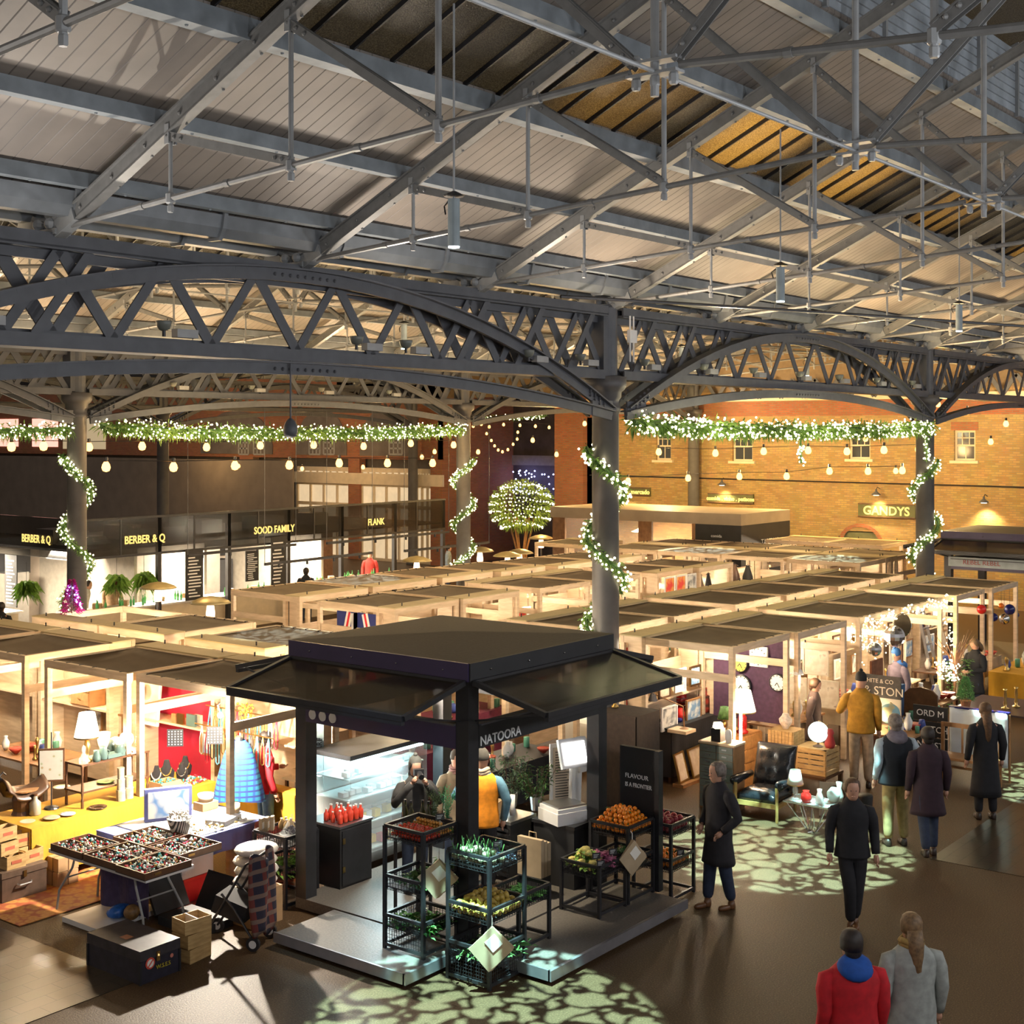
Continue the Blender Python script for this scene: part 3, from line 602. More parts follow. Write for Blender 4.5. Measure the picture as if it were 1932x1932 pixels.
def girder():
    t = thing('lattice_girder','x','girder')
    h = SPN/2; a = .2
    MB().box(-h+a,h-a,-.16,.16,7.6,7.64).box(-h+a,h-a,-.03,.03,7.5,7.74).box(-h+a,h-a,-.16,.16,7.72,7.76).box(-h+a,h-a,-.16,-.13,7.62,7.72).build('top_chord', M['dark_iron'], t)
    mb = MB(); mb.box(-h+a,h-a,-.18,.18,6.62,6.66).box(-h+a,h-a,-.03,.03,6.5+.12,6.8).box(-h+a,h-a,-.18,-.15,6.66,6.76)
    mb.build('bottom_chord', M['dark_iron'], t)
    n = 10; p = (SPN-.5)/n
    def barz(x0,x1,y,wd):
        mb = MB(); mb.bar((x0,y,6.74),(x1,y,7.62),.02,wd).build('lattice_bar', M['dark_iron'], t)
    for k in range(n):
        x = -h+.25+k*p; barz(x,x+p/2,-.06,.11); barz(x+p,x+p/2,-.06,.13)
        if abs(x+p/2) > 3.2:
            barz(x+p/2,x+p,.06,.14); barz(x+p/2,x,.06,.16)
            barz(x+p*.25,x+p*.75,-.12,.1)
    def arch(zs,zc,name,y,hh):
        mb = MB(); N=24; pts=[]
        for k in range(N+1):
            u = -1+2*k/N; pts.append((u*(h-.2),zs+(zc-zs)*(1-u*u)))
        for (x0,z0),(x1,z1) in zip(pts,pts[1:]):
            mb.bar((x0,y,z0),(x1,y,z1),.05,hh).bar((x0,y,z0+hh/2),(x1,y,z1+hh/2),.2,.02)
        for k in range(9): mb.ball((-.5+k*.12,y-.03,zc-.01),.022,6,4)
        for s in (-1,1):
            for k in range(4):
                for j in range(2): mb.ball((s*(h-.45-k*.12),y-.04,zs+.12+k*.06+j*.08),.022,6,4)
        mb.build(name, M['dark_iron'], t)
    arch(6.1,7.62,'upper_arch',-.2,.15); arch(6.1,7.6,'upper_arch',.2,.15)
    arch(6.05,6.53,'lower_arch',-.2,.14)
    for s in (-1,1): MB().add([(s*(h-.2),y,z) for y,z in ()],[]).box(min(s*(h-.2),s*(h-.75)),max(s*(h-.2),s*(h-.75)),-.235,-.2,6.05,6.28).build('gusset_plate', M['dark_iron'], t)
    return t
g0 = None
gl_ = [(11.28,12,'dark iron lattice girder with double arch in the left foreground'),(24.7,12,'dark iron lattice girder between the garlanded front columns'),(38.1,12,'dark iron lattice girder at the right edge by the brick wall'),
       (11.3,26.1,'dark iron lattice girder of the second row, left part'),(24.75,26.1,'dark iron lattice girder of the second row above the long garland'),(38.1,26.1,'dark iron lattice girder of the second row near the end wall'),
       (24.7,40.2,'far lattice girder above the hoarding'),(38.1,40.2,'far lattice girder above the cream shop front'),(11.3,40.2,'far lattice girder at the upper left')]
for x,y,lab in gl_:
    if g0 is None: g0 = girder(); g0.location=(x,y,0); g0['label']=lab; g0['group']='lattice girders'
    else: dup(g0,(x,y,0),0,lab,'lattice girders')
# end gable lattice above the brick wall
tg = thing('gable_lattice','dark timber and cream zigzag lattice above the brick wall','lattice',(WX-.2,12,0))
mb = MB()
for k in range(16): mb.bar((0,k*.88,6.3+.75),(0,k*.88+.44,7.7),.04,.14).bar((0,k*.88+.44,7.7),(0,k*.88+.88,7.05),.04,.14)
mb.build('zigzag', M['dark_iron'], tg)
struct(MB().box(WX,WX+.3,8,WX,7.3,12.5).build('wall_gable', mat('cream_gable',(.2,.14,.08),.7)))

# ---- flood lamps on the girder
def flood():
    t = thing('floodlight','x','floodlight')
    MB().lathe([(.03,-.05),(.06,-.03),(.08,.01),(.088,.05),(.085,.055),(.06,.01),(.01,-.01)],(0,0,.13),16).build('reflector', mat('grey_enamel',(.16,.17,.15),.4), t, True)
    MB().box(.14,.42,-.05,.05,.02,.11).build('ballast_box', mat('ballast_grey',(.3,.3,.3),.4), t)
    MB().tube([(0,0,.02),(0,0,.12)],.02,6).build('yoke', M['black'], t)
    return t
f0 = None
for i,(x,row) in enumerate([(6.9,12),(9.2,12),(12.1,12),(13.0,12),(15.6,12),(16.9,12),(18.7,12),(20.6,12),(22.4,12),(24.3,12),(26.1,12),(28.0,12),(30.0,12),(20.5,26.1),(22.9,26.1),(25.3,26.1),(27.9,26.1)]):
    lab = '%s floodlight from the left on the %s girders' % (ORD[i if row==12 else i-13], 'front' if row==12 else 'second row of')
    if f0 is None: f0 = flood(); f0.location=(x,row-.24,6.78); f0['label']=lab; f0['group']='girder floodlights'
    else: dup(f0,(x,row-.24,6.78),0,lab,'girder floodlights')
ap = thing('wireless_unit','white box with four white rod antennas on the column head','antenna box',(18.0,11.72,7.0))
MB().box(.12,.32,-.06,0,.2,.4).build('box', M['white_plastic'], ap)
for dx in (.16,.26): MB().tube([(dx,-.03,.4),(dx,-.03,.62)],.014,6).build('antenna', M['white_plastic'], ap); MB().tube([(dx,-.03,.2),(dx,-.03,-.1)],.014,6).build('antenna', M['white_plastic'], ap)

dc = thing('dome_speaker','dark hanging dome speaker on twin rods below the left girder','speaker',(11.0,11.75,5.82))
MB().lathe([(.02,-.1),(.07,-.08),(.085,-.02),(.08,.04),(.05,.1),(.02,.13)],(0,0,0),16).build('dome', M['dark_iron'], dc, True); MB().tube([(0,0,.12),(0,0,.8)],.012,6).build('rod', M['dark_iron'], dc)
# ---- hanging cylinder lamps
def pend():
    t = thing('pendant_lamp','x','pendant lamp')
    MB().tube([(0,0,.0),(0,0,.43)],.055,16).build('cylinder', mat('grey_lamp',(.25,.3,.32),.4), t)
    MB().tube([(0,0,-.012),(0,0,0)],.05,16).build('lens', M['cool_glow'], t)
    MB().tube([(0,0,.43),(0,0,2.2)],.011,6).build('rod', M['iron_light'], t)
    MB().lathe([(.09,.45),(.1,.46),(.02,.5)],(0,0,0),12).tube([(.0,.06,.42),(.03,.14,.38),(.0,.1,.3)],.008,5).build('clamp', M['black'], t)
    return t
p0 = None
PL = [(9.49,8.0,7.47,'nearest grey cylinder pendant lamp, hanging left of centre'),(15.97,8.0,7.47,'second grey cylinder pendant lamp, right of the column'),(22.45,8.0,7.47,'third grey cylinder pendant lamp, towards the right edge'),
      (18.3,16.6,7.3,'grey cylinder pendant lamp seen through the left girder'),(24.0,21.0,7.3,'grey cylinder pendant lamp glimpsed far behind the left girder'),(27,16,7.3,'grey cylinder pendant lamp seen through the right girder'),(33.5,16,7.3,'far grey cylinder pendant lamp near the brick wall')]
for x,y,z,lab in PL:
    if p0 is None: p0 = pend(); p0.location=(x,y,z); p0['label']=lab; p0['group']='cylinder pendant lamps'
    else: dup(p0,(x,y,z),0,lab,'cylinder pendant lamps')
tag(MB().tube([(16.3+k*2.4, 11.7-k*.9-.1*math.sin(k), 7.78-.0*k) for k in range(9)],.025,6).build('cable', M['black']), 'thick black cable slung across the nave below the roof at right', 'cable')

# ---- lights that belong to the hall
def gobo(name, loc, tgt, col, power, half, scale=10):
    o = lamp(name,'SPOT',loc,col,power,.03,tgt,half*2,.12); l = o.data; l.use_nodes = True; nt = l.node_tree; N,L = nt.nodes, nt.links
    em = N['Emission']; tc = N.new('ShaderNodeTexCoord'); mp = N.new('ShaderNodeVectorMath'); mp.operation='SCALE'; mp.inputs[3].default_value = 1
    sp = N.new('ShaderNodeSeparateXYZ'); L.new(tc.outputs['Normal'], sp.inputs[0])
    dx = N.new('ShaderNodeMath'); dx.operation='DIVIDE'; dy = N.new('ShaderNodeMath'); dy.operation='DIVIDE'
    L.new(sp.outputs[0],dx.inputs[0]); L.new(sp.outputs[2],dx.inputs[1]); L.new(sp.outputs[1],dy.inputs[0]); L.new(sp.outputs[2],dy.inputs[1])
    cb = N.new('ShaderNodeCombineXYZ'); L.new(dx.outputs[0],cb.inputs[0]); L.new(dy.outputs[0],cb.inputs[1])
    nz = N.new('ShaderNodeTexNoise'); nz.inputs['Scale'].default_value = 22; L.new(cb.outputs[0], nz.inputs[0])
    mx = N.new('ShaderNodeMix'); mx.data_type='RGBA'; mx.inputs[0].default_value=.075; L.new(cb.outputs[0],mx.inputs[6]); L.new(nz.outputs['Color'],mx.inputs[7])
    v = N.new('ShaderNodeTexVoronoi'); v.feature='DISTANCE_TO_EDGE'; v.inputs['Scale'].default_value=scale/math.tan(half)*.5; L.new(mx.outputs[2], v.inputs['Vector'])
    cr = N.new('ShaderNodeValToRGB'); cr.color_ramp.elements[0].position=.085; cr.color_ramp.elements[0].color=(.01,.01,.01,1); cr.color_ramp.elements[1].position=.115
    L.new(v.outputs['Distance'],cr.inputs['Fac']); L.new(cr.outputs['Color'],em.inputs[0]) if False else None
    mu = N.new('ShaderNodeMath'); mu.operation='MULTIPLY'; mu.inputs[1].default_value=1; L.new(cr.outputs['Color'],mu.inputs[0]); L.new(mu.outputs[0],em.inputs[1])
    return o
GB = 11500
gobo('gobo_1',(9.49,8.0,7.44),(10.35,8.35,0),(.5,1,.95),GB,.235)
gobo('gobo_2',(15.97,8.0,7.44),(17.2,8.6,0),(.5,1,.95),GB,.235)
gobo('gobo_3',(22.45,8.0,7.44),(23.4,6.2,0),(.5,1,.9),GB,.235)
gobo('gobo_4',(18.3,16.6,7.28),(15.6,16.8,2.4),(.7,.9,1),1500,.16)
gobo('gobo_5',(24.0,21.0,7.28),(22.6,22,2.4),(.7,.9,1),1500,.2)
gobo('gobo_6',(33.5,16,7.28),(33.9,15.6,2.4),(.7,1,1),2500,.2)
gobo('gobo_7',(33.5,22,7.28),(33.9,19.6,2.4),(.7,.9,1),2500,.2)
# plain blue-white stage spot from the roof on the kiosk floor
lamp('stage_spot','SPOT',(8.6,8.6,7.6),(.35,.65,1),500,.04,(10.9,10.6,.1),.26,.5)
# girder floodlights throw light up on the boards
for x in (2,7,12,16.5,21,26,31,37,43):
    wm = min(1,max(0,(x-8)/16)); c = (1,.93-.13*wm,.86-.36*wm)
    lamp('roof_flood','AREA',(x,11.2,6.6),(1,.93-.24*wm,.86-.5*wm),38+90*wm,.6,(x+1,4.5,10))
    lamp('roof_flood','AREA',(x,12.9,6.6),(1,.74,.44),95,.6,(x,20,10.5))
    lamp('roof_flood','AREA',(x,25.3,6.6),(1,.72,.42),95,.6,(x,18,10.5))
for x in (2,8,14,20,27,35): lamp('roof_flood','AREA',(x,-1.8,6.3),(.92,.95,1),95,.8,(x+1,9,9.2))
# street lamps of the neighbouring lane shining down on the roof glazing
for x,p_ in ((13.2,200),(16.2,900),(19.3,800),(23.5,350),(29,600)): lamp('street_lamp','SPOT',(x,9.6,12.6),(1,.62,.2),p_*1.6,.3,(x,8.3,9.6),.85,.9)
for x in (9,14,20,26): lamp('street_lamp','SPOT',(x,15.4,12.8),(1,.7,.25),900,.3,(x,15.6,9.6),1.3,.7)
# ================================================================ KIOSK
def bars(mb, pts, r=.025, wd=None):
    for a,b in zip(pts, pts[1:]): mb.bar(a,b,wd or 2*r,2*r)
    return mb
M['awn_glass'] = mat('smoked_awning_panel',(.03,.024,.017),.16,0,0,1,alpha=.82); M['awn_glass'].node_tree.nodes['Principled BSDF'].inputs['Specular IOR Level'].default_value = .25
M['kfloor'] = ramp_mat('kiosk_floor','noise',[(.3,(.1,.09,.08)),(.7,(.16,.14,.12))],rough=.45,tsc=40,bump=.1)
M['roof_felt'] = mat('kiosk_roof_felt',(.05,.04,.028),.75,0,.15,30,bump=.2)
M['alu'] = mat('aluminium_edge',(.42,.42,.45),.35,.8,.1,6)
def kiosk(label, sign=None, sx=None):
    t = thing('market_kiosk', label, 'kiosk')
    w,d = 2.72,2.72
    MB().box(0,w,0,d,.02,.15).build('floor_deck', M['kfloor'], t)
    for (a,b,c,e,n) in ((-.98,-.04,.06,2.02,0),(.02,2.78,-1.08,-.04,1)):
        f = MB().box(a,b,c,e,.06,.15).build('floor_flap', M['kfloor'], t)
        MB().box(a-.02,a,c-.02,e,.05,.165).box(a-.02,b+.02,c-.04,c-.0,.05,.165).build('edge_trim', M['alu'], f)
        m = MB()
        for x in (a+.12,(a+b)/2,b-.12): m.tube([(x,c+.1,0),(x,c+.1,.06)],.02,8)
        m.build('levelling_foot', M['alu'], f)
    for x,y in ((0,0),(w,0),(0,d),(w,d)):
        sgx = .09 if x == 0 else -.09; sgy = .09 if y == 0 else -.09
        MB().box(min(x,x+2*sgx),max(x,x+2*sgx),min(y,y+2*sgy),max(y,y+2*sgy),.15,3.08).build('corner_post', M['black'], t)
    r = MB().add([(-.04,-.04,3.27),(w+.04,-.04,3.27),(w+.04,d+.04,3.27),(-.04,d+.04,3.27),(w/2,d/2,3.34)],[(0,1,4),(1,2,4),(2,3,4),(3,0,4),(3,2,1,0)]).build('roof', M['roof_felt'], t)
    for p0,p1,mt in (((-.05,-.05),(-.05,d+.05),'purple'),((-.05,-.05),(w+.05,-.05),'black_board'),((w+.05,-.05),(w+.05,d+.05),'black_board'),((-.05,d+.05),(w+.05,d+.05),'black_board')):
        MB().bar((*p0,3.17),(*p1,3.17),.04,.2).build('roof_fascia', M[mt], t)
    rv = MB()
    for k in range(4):
        rv.ball((-.075,.3+k*.7,3.17),.012,6,4).ball((.3+k*.7,-.075,3.17),.012,6,4)
    rv.build('rivet', M['chrome'], t)
    for p0,p1,mt in (((0.02,.18),(.02,d-.18),'purple'),((.18,.02),(w-.18,.02),'black_board'),((w-.02,.18),(w-.02,d-.18),'black_board'),((.18,d-.02),(w-.18,d-.02),'black_board')):
        h = MB().bar((*p0,2.43),(*p1,2.43),.05,.26).build('header_beam', M[mt], t)
        MB().bar((*p0,2.565),(*p1,2.565),.12,.02).build('header_cap', M['dark_iron'], h)
    # four glazed flaps propped open as awnings
    for k in range(4):
        c = Vector((w/2,d/2,0)); Rm = Matrix.Translation(c) @ Matrix.Rotation(k*PI/2,4,'Z') @ Matrix.Translation(-c)
        P = [Rm @ Vector(p) for p in ((.0,-.08,3.06),(w,-.08,3.06),(w,-1.06,2.83),(.0,-1.06,2.83))]
        m = MB(); bars(m, P+[P[0]], .028)
        m.bar(P[3]+Vector((0,0,-.05)),P[2]+Vector((0,0,-.05)),.05,.04)
        fr = m.build('awning_frame', M['black'], t)
        n = Vector((0,0,.006)); vs = [p+n for p in P]+[p-n for p in P]
        MB().add(vs,[(0,1,2,3),(7,6,5,4),(0,4,5,1),(1,5,6,2),(2,6,7,3),(3,7,4,0)]).build('smoked_pane', M['awn_glass'], fr)
        m = MB()
        for s in (0,1):
            a = Rm @ Vector((.1 if s==0 else w-.1,-.02,2.62)); b = Rm @ Vector((.06 if s==0 else w-.06,-1.0,2.82)); m.bar(a,b,.02,.02)
        m.build('stay', M['black'], fr)
    return t
K = kiosk('black and aubergine greengrocer kiosk with raised smoked awnings and open floor flaps')
K.location = (11.55,9.53,0)
text('NATOORA', .15, M['lettering'], K, faceY(.56,-.012,2.37), 'sign_lettering', bold=.0015)
m = MB()
for k in range(3): m.lathe([(.055,0),(.055,.006)],(0,0,0),18) if False else None
for k in range(3):
    c = (-.012,2.42-k*.17,2.4); m.add([(c[0],c[1]+.06*math.cos(q*PI/9),c[2]+.06*math.sin(q*PI/9)) for q in range(18)]+[(c[0]+.008,c[1]+.06*math.cos(q*PI/9),c[2]+.06*math.sin(q*PI/9)) for q in range(18)],
        [tuple(range(18)),tuple(range(35,17,-1))]+[(q,q+18,(q+1)%18+18,(q+1)%18) for q in range(18)])
m.build('disc_logo', M['lettering'], K)
K2 = kiosk('dark kiosk with raised awnings and a pale red-lettered sign at the right edge'); K2.location = (34.6,10.0,0)
MB().box(-.03,-.01,.1,2.6,2.38,2.62).build('sign_board', mat('pale_blue_sign',(.4,.45,.47),.5), K2)
text('REBEL REBEL', .17, mat('faded_red_lettering',(.4,.08,.07)), K2, faceX(-.035,1.75,2.5), 'sign_lettering')

# ---- mesh display racks
M['mesh'] = M['black']
def rack(x0,x1,y0,y1,z0,tiers,label,meshes=(1,)):
    """tiers: heights of the tray tops; wire mesh baskets hang .16 m deep under each"""
    t = thing('display_rack', label, 'rack', (x0,y0,z0)); w,d = x1-x0,y1-y0; top = tiers[0]-z0
    for x,y in ((0,0),(w,0),(0,d),(w,d)):
        MB().box(x-.018,x+.018,y-.018,y+.018,0,top).build('leg', M['black'], t)
    for z in (.05,)+tuple(q-z0 for q in tiers):
        f = MB()
        f.bar((0,0,z),(w,0,z),.03,.035).bar((0,d,z),(w,d,z),.03,.035).bar((0,0,z),(0,d,z),.03,.035).bar((w,0,z),(w,d,z),.03,.035)
        f.build('rail', M['black'], t)
    for q in tiers:
        z1 = q-z0; zb = z1-.15; b = MB(); n = 14
        for k in range(n+1):
            x = w*k/n; b.bar((x,0,zb),(x,0,z1),.004,.004).bar((x,d,zb),(x,d,z1),.004,.004)
            y = d*k/n; b.bar((0,y,zb),(0,y,z1),.004,.004).bar((w,y,zb),(w,y,z1),.004,.004)
            b.bar((x,0,zb),(x,d,zb),.004,.004).bar((0,y,zb),(w,y,zb),.004,.004)
        for j in range(1,4):
            z = zb+.15*j/4; b.bar((0,0,z),(w,0,z),.004,.004).bar((0,d,z),(w,d,z),.004,.004).bar((0,0,z),(0,d,z),.004,.004).bar((w,0,z),(w,d,z),.004,.004)
        b.build('wire_basket', M['black'], t)
        MB().box(.01,w-.01,.01,d-.01,z1-.13,z1-.115).build('liner', M['black_board'], t)
    return t
def mesh_side(t, p0, p1, z0, z1):
    b = MB(); p0,p1 = Vector(p0),Vector(p1); L = (p1-p0).length; n = int(L/.035); q = int((z1-z0)/.035)
    for k in range(n+1): p = p0+(p1-p0)*k/n; b.bar((p.x,p.y,z0),(p.x,p.y,z1),.004,.004)
    for j in range(q+1): z = z0+(z1-z0)*j/q; b.bar((p0.x,p0.y,z),(p1.x,p1.y,z),.004,.004)
    b.build('side_mesh', M['black'], t)
RA = rack(11.0,11.55,9.70,10.26,.15,(1.49,.95,.52),'tall black wire rack of tomatoes, leftmost of the front corner racks')
mesh_side(RA,(0,0),(.0,.56),.05,.36)
RB = rack(11.08,11.68,8.86,9.42,0,(1.36,.82,.4),'tall black wire rack of turnips and pears at the kiosk front corner')
mesh_side(RB,(0,0),(.6,0),.05,.38); mesh_side(RB,(0,0),(0,.56),.05,.38)
RC = rack(11.76,12.32,9.0,9.42,.15,(.76,),'low black rack of lettuce beside the corner rack')
RD = rack(13.17,13.72,8.9,9.44,.15,(.74,),'low black rack of cauliflowers and pink radicchio')
RE = rack(13.78,14.34,8.9,9.44,.15,(1.06,.66),'black rack heaped with clementines next to the black sign board')
RF = rack(14.5,15.05,8.74,9.28,0,(.95,.52),'black rack of pomegranates and oranges behind the sign board')
RL = rack(11.45,11.98,12.32,12.88,.0,(.86,.5),'black wire rack with cloche and jars at the left of the kiosk')
mesh_side(RL,(.53,0),(.53,.56),.4,.84)

# ---- fruit and vegetables, one object each
def place(src, spots, label, group, base=None, s=(.9,1.12), rot=True):
    for i,(x,y,z) in enumerate(spots):
        q = R(*s); a = (R(0,6.3),R(0,6.3),R(0,6.3)) if rot else (0,0,R(0,6.3))
        if i == 0: src.location=(x,y,z); src.scale=(q,q,q); src['label']=label; src['group']=group
        else: dup(src,(x,y,z),a,label,group,scale=q)
def heap(x0,x1,y0,y1,z,r,layers,jit=.25,inset=.6):
    out = []
    for l in range(layers):
        i = l*r*inset*2+r*.9; nx = max(1,int((x1-x0-2*i)/(2*r))); ny = max(1,int((y1-y0-2*i)/(2*r)))
        for a in range(nx+1):
            for b in range(ny+1):
                out.append((x0+i+(x1-x0-2*i)*a/max(1,nx)+R(-1,1)*r*jit, y0+i+(y1-y0-2*i)*b/max(1,ny)+R(-1,1)*r*jit, z+r+l*r*1.45+R(0,1)*r*.15))
    return out
def fruit(name, cat, m, prof, n=10, stem=None, sm=True):
    o = MB().lathe(prof,(0,0,0),n).build(name, m, None, sm); o['category'] = cat
    if stem: stem().build('stalk', M['green'], o)
    return o
def rnd(r, fl=.92, n=6): return [(r*math.sin(PI*j/n) if 0<j<n else r*.1, -r*fl*math.cos(PI*j/n)) for j in range(n+1)]
M['orange'] = mat('clementine_peel',(.85,.25,.012),.42,0,.12,60,bump=.1)
M['tomato'] = mat('tomato_skin',(.55,.04,.012),.25,0,.35,8)
M['ytom'] = mat('golden_tomato',(.55,.24,.03),.3,0,.3,10)
M['pear'] = mat('pear_skin',(.4,.28,.05),.5,0,.3,14)
M['turnip'] = mat('pale_turnip',(.27,.28,.17),.5,0,.2,8)
M['pome'] = mat('pomegranate_skin',(.33,.04,.05),.35,0,.3,8)
M['cauli'] = mat('yellow_cauliflower',(.62,.52,.16),.7,0,.2,25,bump=.8)
M['radic'] = mat('pink_radicchio',(.42,.12,.22),.6,0,.5,12)
cl = fruit('clementine','fruit',M['orange'],rnd(.031,.85),10,lambda: MB().leaf((0,0,.025),(1,.3,.3),.05,.02).tube([(0,0,.02),(0,0,.035)],.003,4))
place(cl,heap(13.79,14.33,8.91,9.43,.97,.031,5,inset=.5),'small orange clementine in the heap beside the black sign board','clementines')
tm = fruit('tomato','tomato',M['tomato'],rnd(.024,.85),9,lambda: MB().tube([(0,0,.018),(0,0,.032)],.003,4))
place(tm,heap(11.02,11.32,9.72,10.2,1.38,.024,3),'small red tomato on the tall left rack','tomatoes on the rack')
yt = fruit('golden_tomato','tomato',M['ytom'],rnd(.017,.9),8)
place(yt,heap(11.33,11.53,9.74,10.24,1.38,.019,4),'tiny golden tomato behind the red ones on the tall rack','golden tomatoes')
pr = fruit('pear','fruit',M['pear'],[(.005,-.04),(.03,-.035),(.038,-.01),(.03,.02),(.016,.042),(.012,.055),(.003,.06)],9,lambda: MB().tube([(0,0,.05),(.005,0,.08)],.003,4))
place(pr,heap(11.1,11.66,8.88,9.4,.7,.036,3),'yellow brown pear in the middle tray of the corner rack','pears')
tn = fruit('turnip','vegetable',M['turnip'],[(.003,-.05),(.02,-.03),(.045,0),(.04,.025),(.012,.035)],10,lambda: MB().tube([(0,0,.03),(.03,.02,.14)],.005,4).tube([(0,0,.03),(-.03,.0,.13)],.005,4))
place(tn,heap(11.1,11.4,8.9,9.4,1.24,.046,2),'pale round turnip on the top of the corner rack','turnips',rot=False)
def kale(r, n, L, W, up=.6, flat=1):
    m = MB()
    for k in range(n):
        a = R(0,6.3); e = R(.1,up); p = (R(-r,r)*.4,R(-r,r)*.4*flat,0); m.leaf(p,(math.cos(a),math.sin(a),e),L*R(.6,1.1),W*R(.7,1.2),R(.1,.5))
        q = m.v[-2]; m.leaf(q,(math.cos(a+.6),math.sin(a+.6),R(-.2,.6)),L*.4,W*.7)
    return m
M['blue_leaf'] = mat('blue_green_sprigs',(.12,.17,.26),.6,0,.5,30)
def bunches(name, cat, m, spots, label, group, mk, s=(.85,1.15)):
    o = mk().build(name, m); o['category'] = cat; place(o, spots, label, group, s=s, rot=False)
bunches('herb_bunch','herb bunch',M['blue_leaf'],[(11.5+R(-.1,.1),8.95+k*.1,1.28) for k in range(5)],'blue green sprig bunch on top of the corner rack','sprig bunches',lambda: kale(.06,26,.12,.02,.8))
bunches('kale_bunch','kale',M['green'],[(11.14+.2*(k%3),9.8+.2*(k//3),.88) for k in range(6)],'dark green kale bunch in the middle tray of the tall left rack','kale bunches',lambda: kale(.08,26,.16,.07,1.2))
bunches('spinach_bunch','leafy greens',mat('spinach_leaf',(.05,.2,.03),.4,0,.5,15),[(11.12+.16*(k%3),9.78+.18*(k//3),.42) for k in range(8)],'dark leafy greens in the lowest tray of the tall left rack','lower greens',lambda: kale(.07,24,.14,.06,.9))
bunches('lettuce','lettuce',mat('lettuce_leaf',(.16,.42,.1),.5,0,.4,15),[(11.84+.13*(k%4),9.08+.12*(k//4),.66) for k in range(12)],'bright green lettuce in the low rack beside the corner rack','lettuces',lambda: kale(.05,24,.1,.06,1.2))
bunches('chard_bunch','chard',M['green'],[(11.18+.2*(k%3),8.95+.2*(k//3),.3) for k in range(6)],'green chard bunch in the bottom tray of the corner rack','chard bunches',lambda: kale(.08,22,.18,.06,.7))
bunches('celery_leaves','greens',M['green_l'],[(11.7+.0*k,9.75+.1*k,1.3) for k in range(3)],'bright green leafy herb crate behind the corner rack','bright herbs',lambda: kale(.07,40,.12,.03,1))
def caul():
    m = MB()
    for k in range(26):
        a = R(0,6.3); e = R(0,1.4); m.ball((.055*math.cos(a)*math.cos(e),.055*math.sin(a)*math.cos(e),.05*math.sin(e)),.028,6,4)
    return m
cf = caul().build('cauliflower', M['cauli'], None, True); cf['category']='cauliflower'
kale(.06,14,.12,.07,.9).build('leaves', M['green_l'], cf)
place(cf,[(13.25,9.05,.7),(13.25,9.2,.7),(13.27,9.35,.7),(13.4,9.12,.74),(13.4,9.28,.75),(13.5,9.38,.72),(13.33,9.2,.82)],'yellow cauliflower in the low black rack','cauliflowers',rot=False)
rd = kale(.05,34,.1,.06,1.6).build('radicchio', M['radic']); rd['category']='radicchio'
place(rd,[(13.4,8.97,.69),(13.55,9.0,.7),(13.6,9.15,.7),(13.62,9.3,.7),(13.5,9.08,.76),(13.45,8.95,.72)],'pink radicchio head in the low black rack','radicchio heads',rot=False)
bunches('herb_tray','greens',M['green'],[(13.9+.18*k,9.2,.62) for k in range(3)],'green herbs in the lower tray under the clementines','lower herbs',lambda: kale(.07,26,.12,.05,1))
pg = fruit('pomegranate','fruit',M['pome'],rnd(.045,.9)+[(.014,.052),(.018,.062)],10)
place(pg,heap(14.54,15.02,8.78,9.24,.83,.045,2),'dark red pomegranate behind the black sign board','pomegranates')
og = fruit('orange','fruit',M['orange'],rnd(.036,.95),10,lambda: MB().leaf((0,0,.03),(1,.3,.3),.07,.03))
place(og,heap(14.54,15.02,8.78,9.24,.4,.038,2),'orange with leaf in the lower tray behind the sign board','oranges')
bunches('herb_tray','greens',M['green_l'],[(11.55+.14*k,12.5,.42+.03*k) for k in range(3)],'bright green chicory in the left kiosk rack','chicory heads',lambda: kale(.06,34,.2,.05,1.2))
rdi = MB().ball((0,0,0),.05,10,6,.6,.6,1).build('pink_turnip', mat('pink_turnip_skin',(.6,.3,.28),.5,0,.3,6), None, True); rdi['category']='vegetable'
place(rdi,[(11.5+.07*k,12.42+.02*(k%2),.4) for k in range(6)],'pinkish root vegetable in the left kiosk rack','pink roots')
# price cards
for i,(x,y,z,lab) in enumerate([(13.24,8.99,.84,'black price card on the leftmost cauliflowers'),(13.2,8.9,.78,'black price card at the front of the cauliflower rack'),(13.5,8.93,.84,'black price card stuck in the radicchio'),(14.7,8.72,.58,'black price card among the oranges'),(11.25,9.68,1.62,'black price card standing in the tomatoes'),(11.33,8.95,1.44,'black price card standing in the turnips')]):
    t = thing('price_card',lab,'price card',(x,y,z),-.6)
    MB().box(-.05,.05,-.003,.003,-.03,.04).build('card', M['black_board'], t); MB().tube([(0,.004,-.1),(0,.004,-.03)],.003,4).build('pin', M['steel'], t)
    m = MB()
    for k in range(3): m.box(-.035,.03-.01*k,-.005,-.0032,.02-.016*k,.024-.016*k)
    m.build('chalk_line', M['lettering'], t)
# bundles of paper bags hung by one corner
def bagpile(x,y,z,s,rz,tilt,label):
    t = thing('paper_bag_bundle',label,'paper bags',(x,y,z),rz)
    m = MB()
    for k in range(4):
        M_ = Matrix.Rotation(PI/4+k*.03,4,'Y') @ Matrix.Translation((0,-.012*k,0)); b = MB().box(0,s,-.006,.006,-s,0); b = MB().join(b, Matrix.Rotation(tilt,4,'X') @ M_); m.join(b)
    m.build('bags', M['kraft'], t)
    MB().join(MB().box(s*.2,s*.62,-.05,-.04,-s*.5,-s*.1), Matrix.Rotation(tilt,4,'X') @ Matrix.Rotation(PI/4+.1,4,'Y')).build('flap', M['paper'], t)
    MB().tube([(0,0,0),(0,.0,.07),(0,.03,.09)],.006,6).build('string', M['white'], t)
bagpile(11.14,9.6,1.22,.3,-.9,0,'hanging bundle of kraft paper bags on the tall left rack')
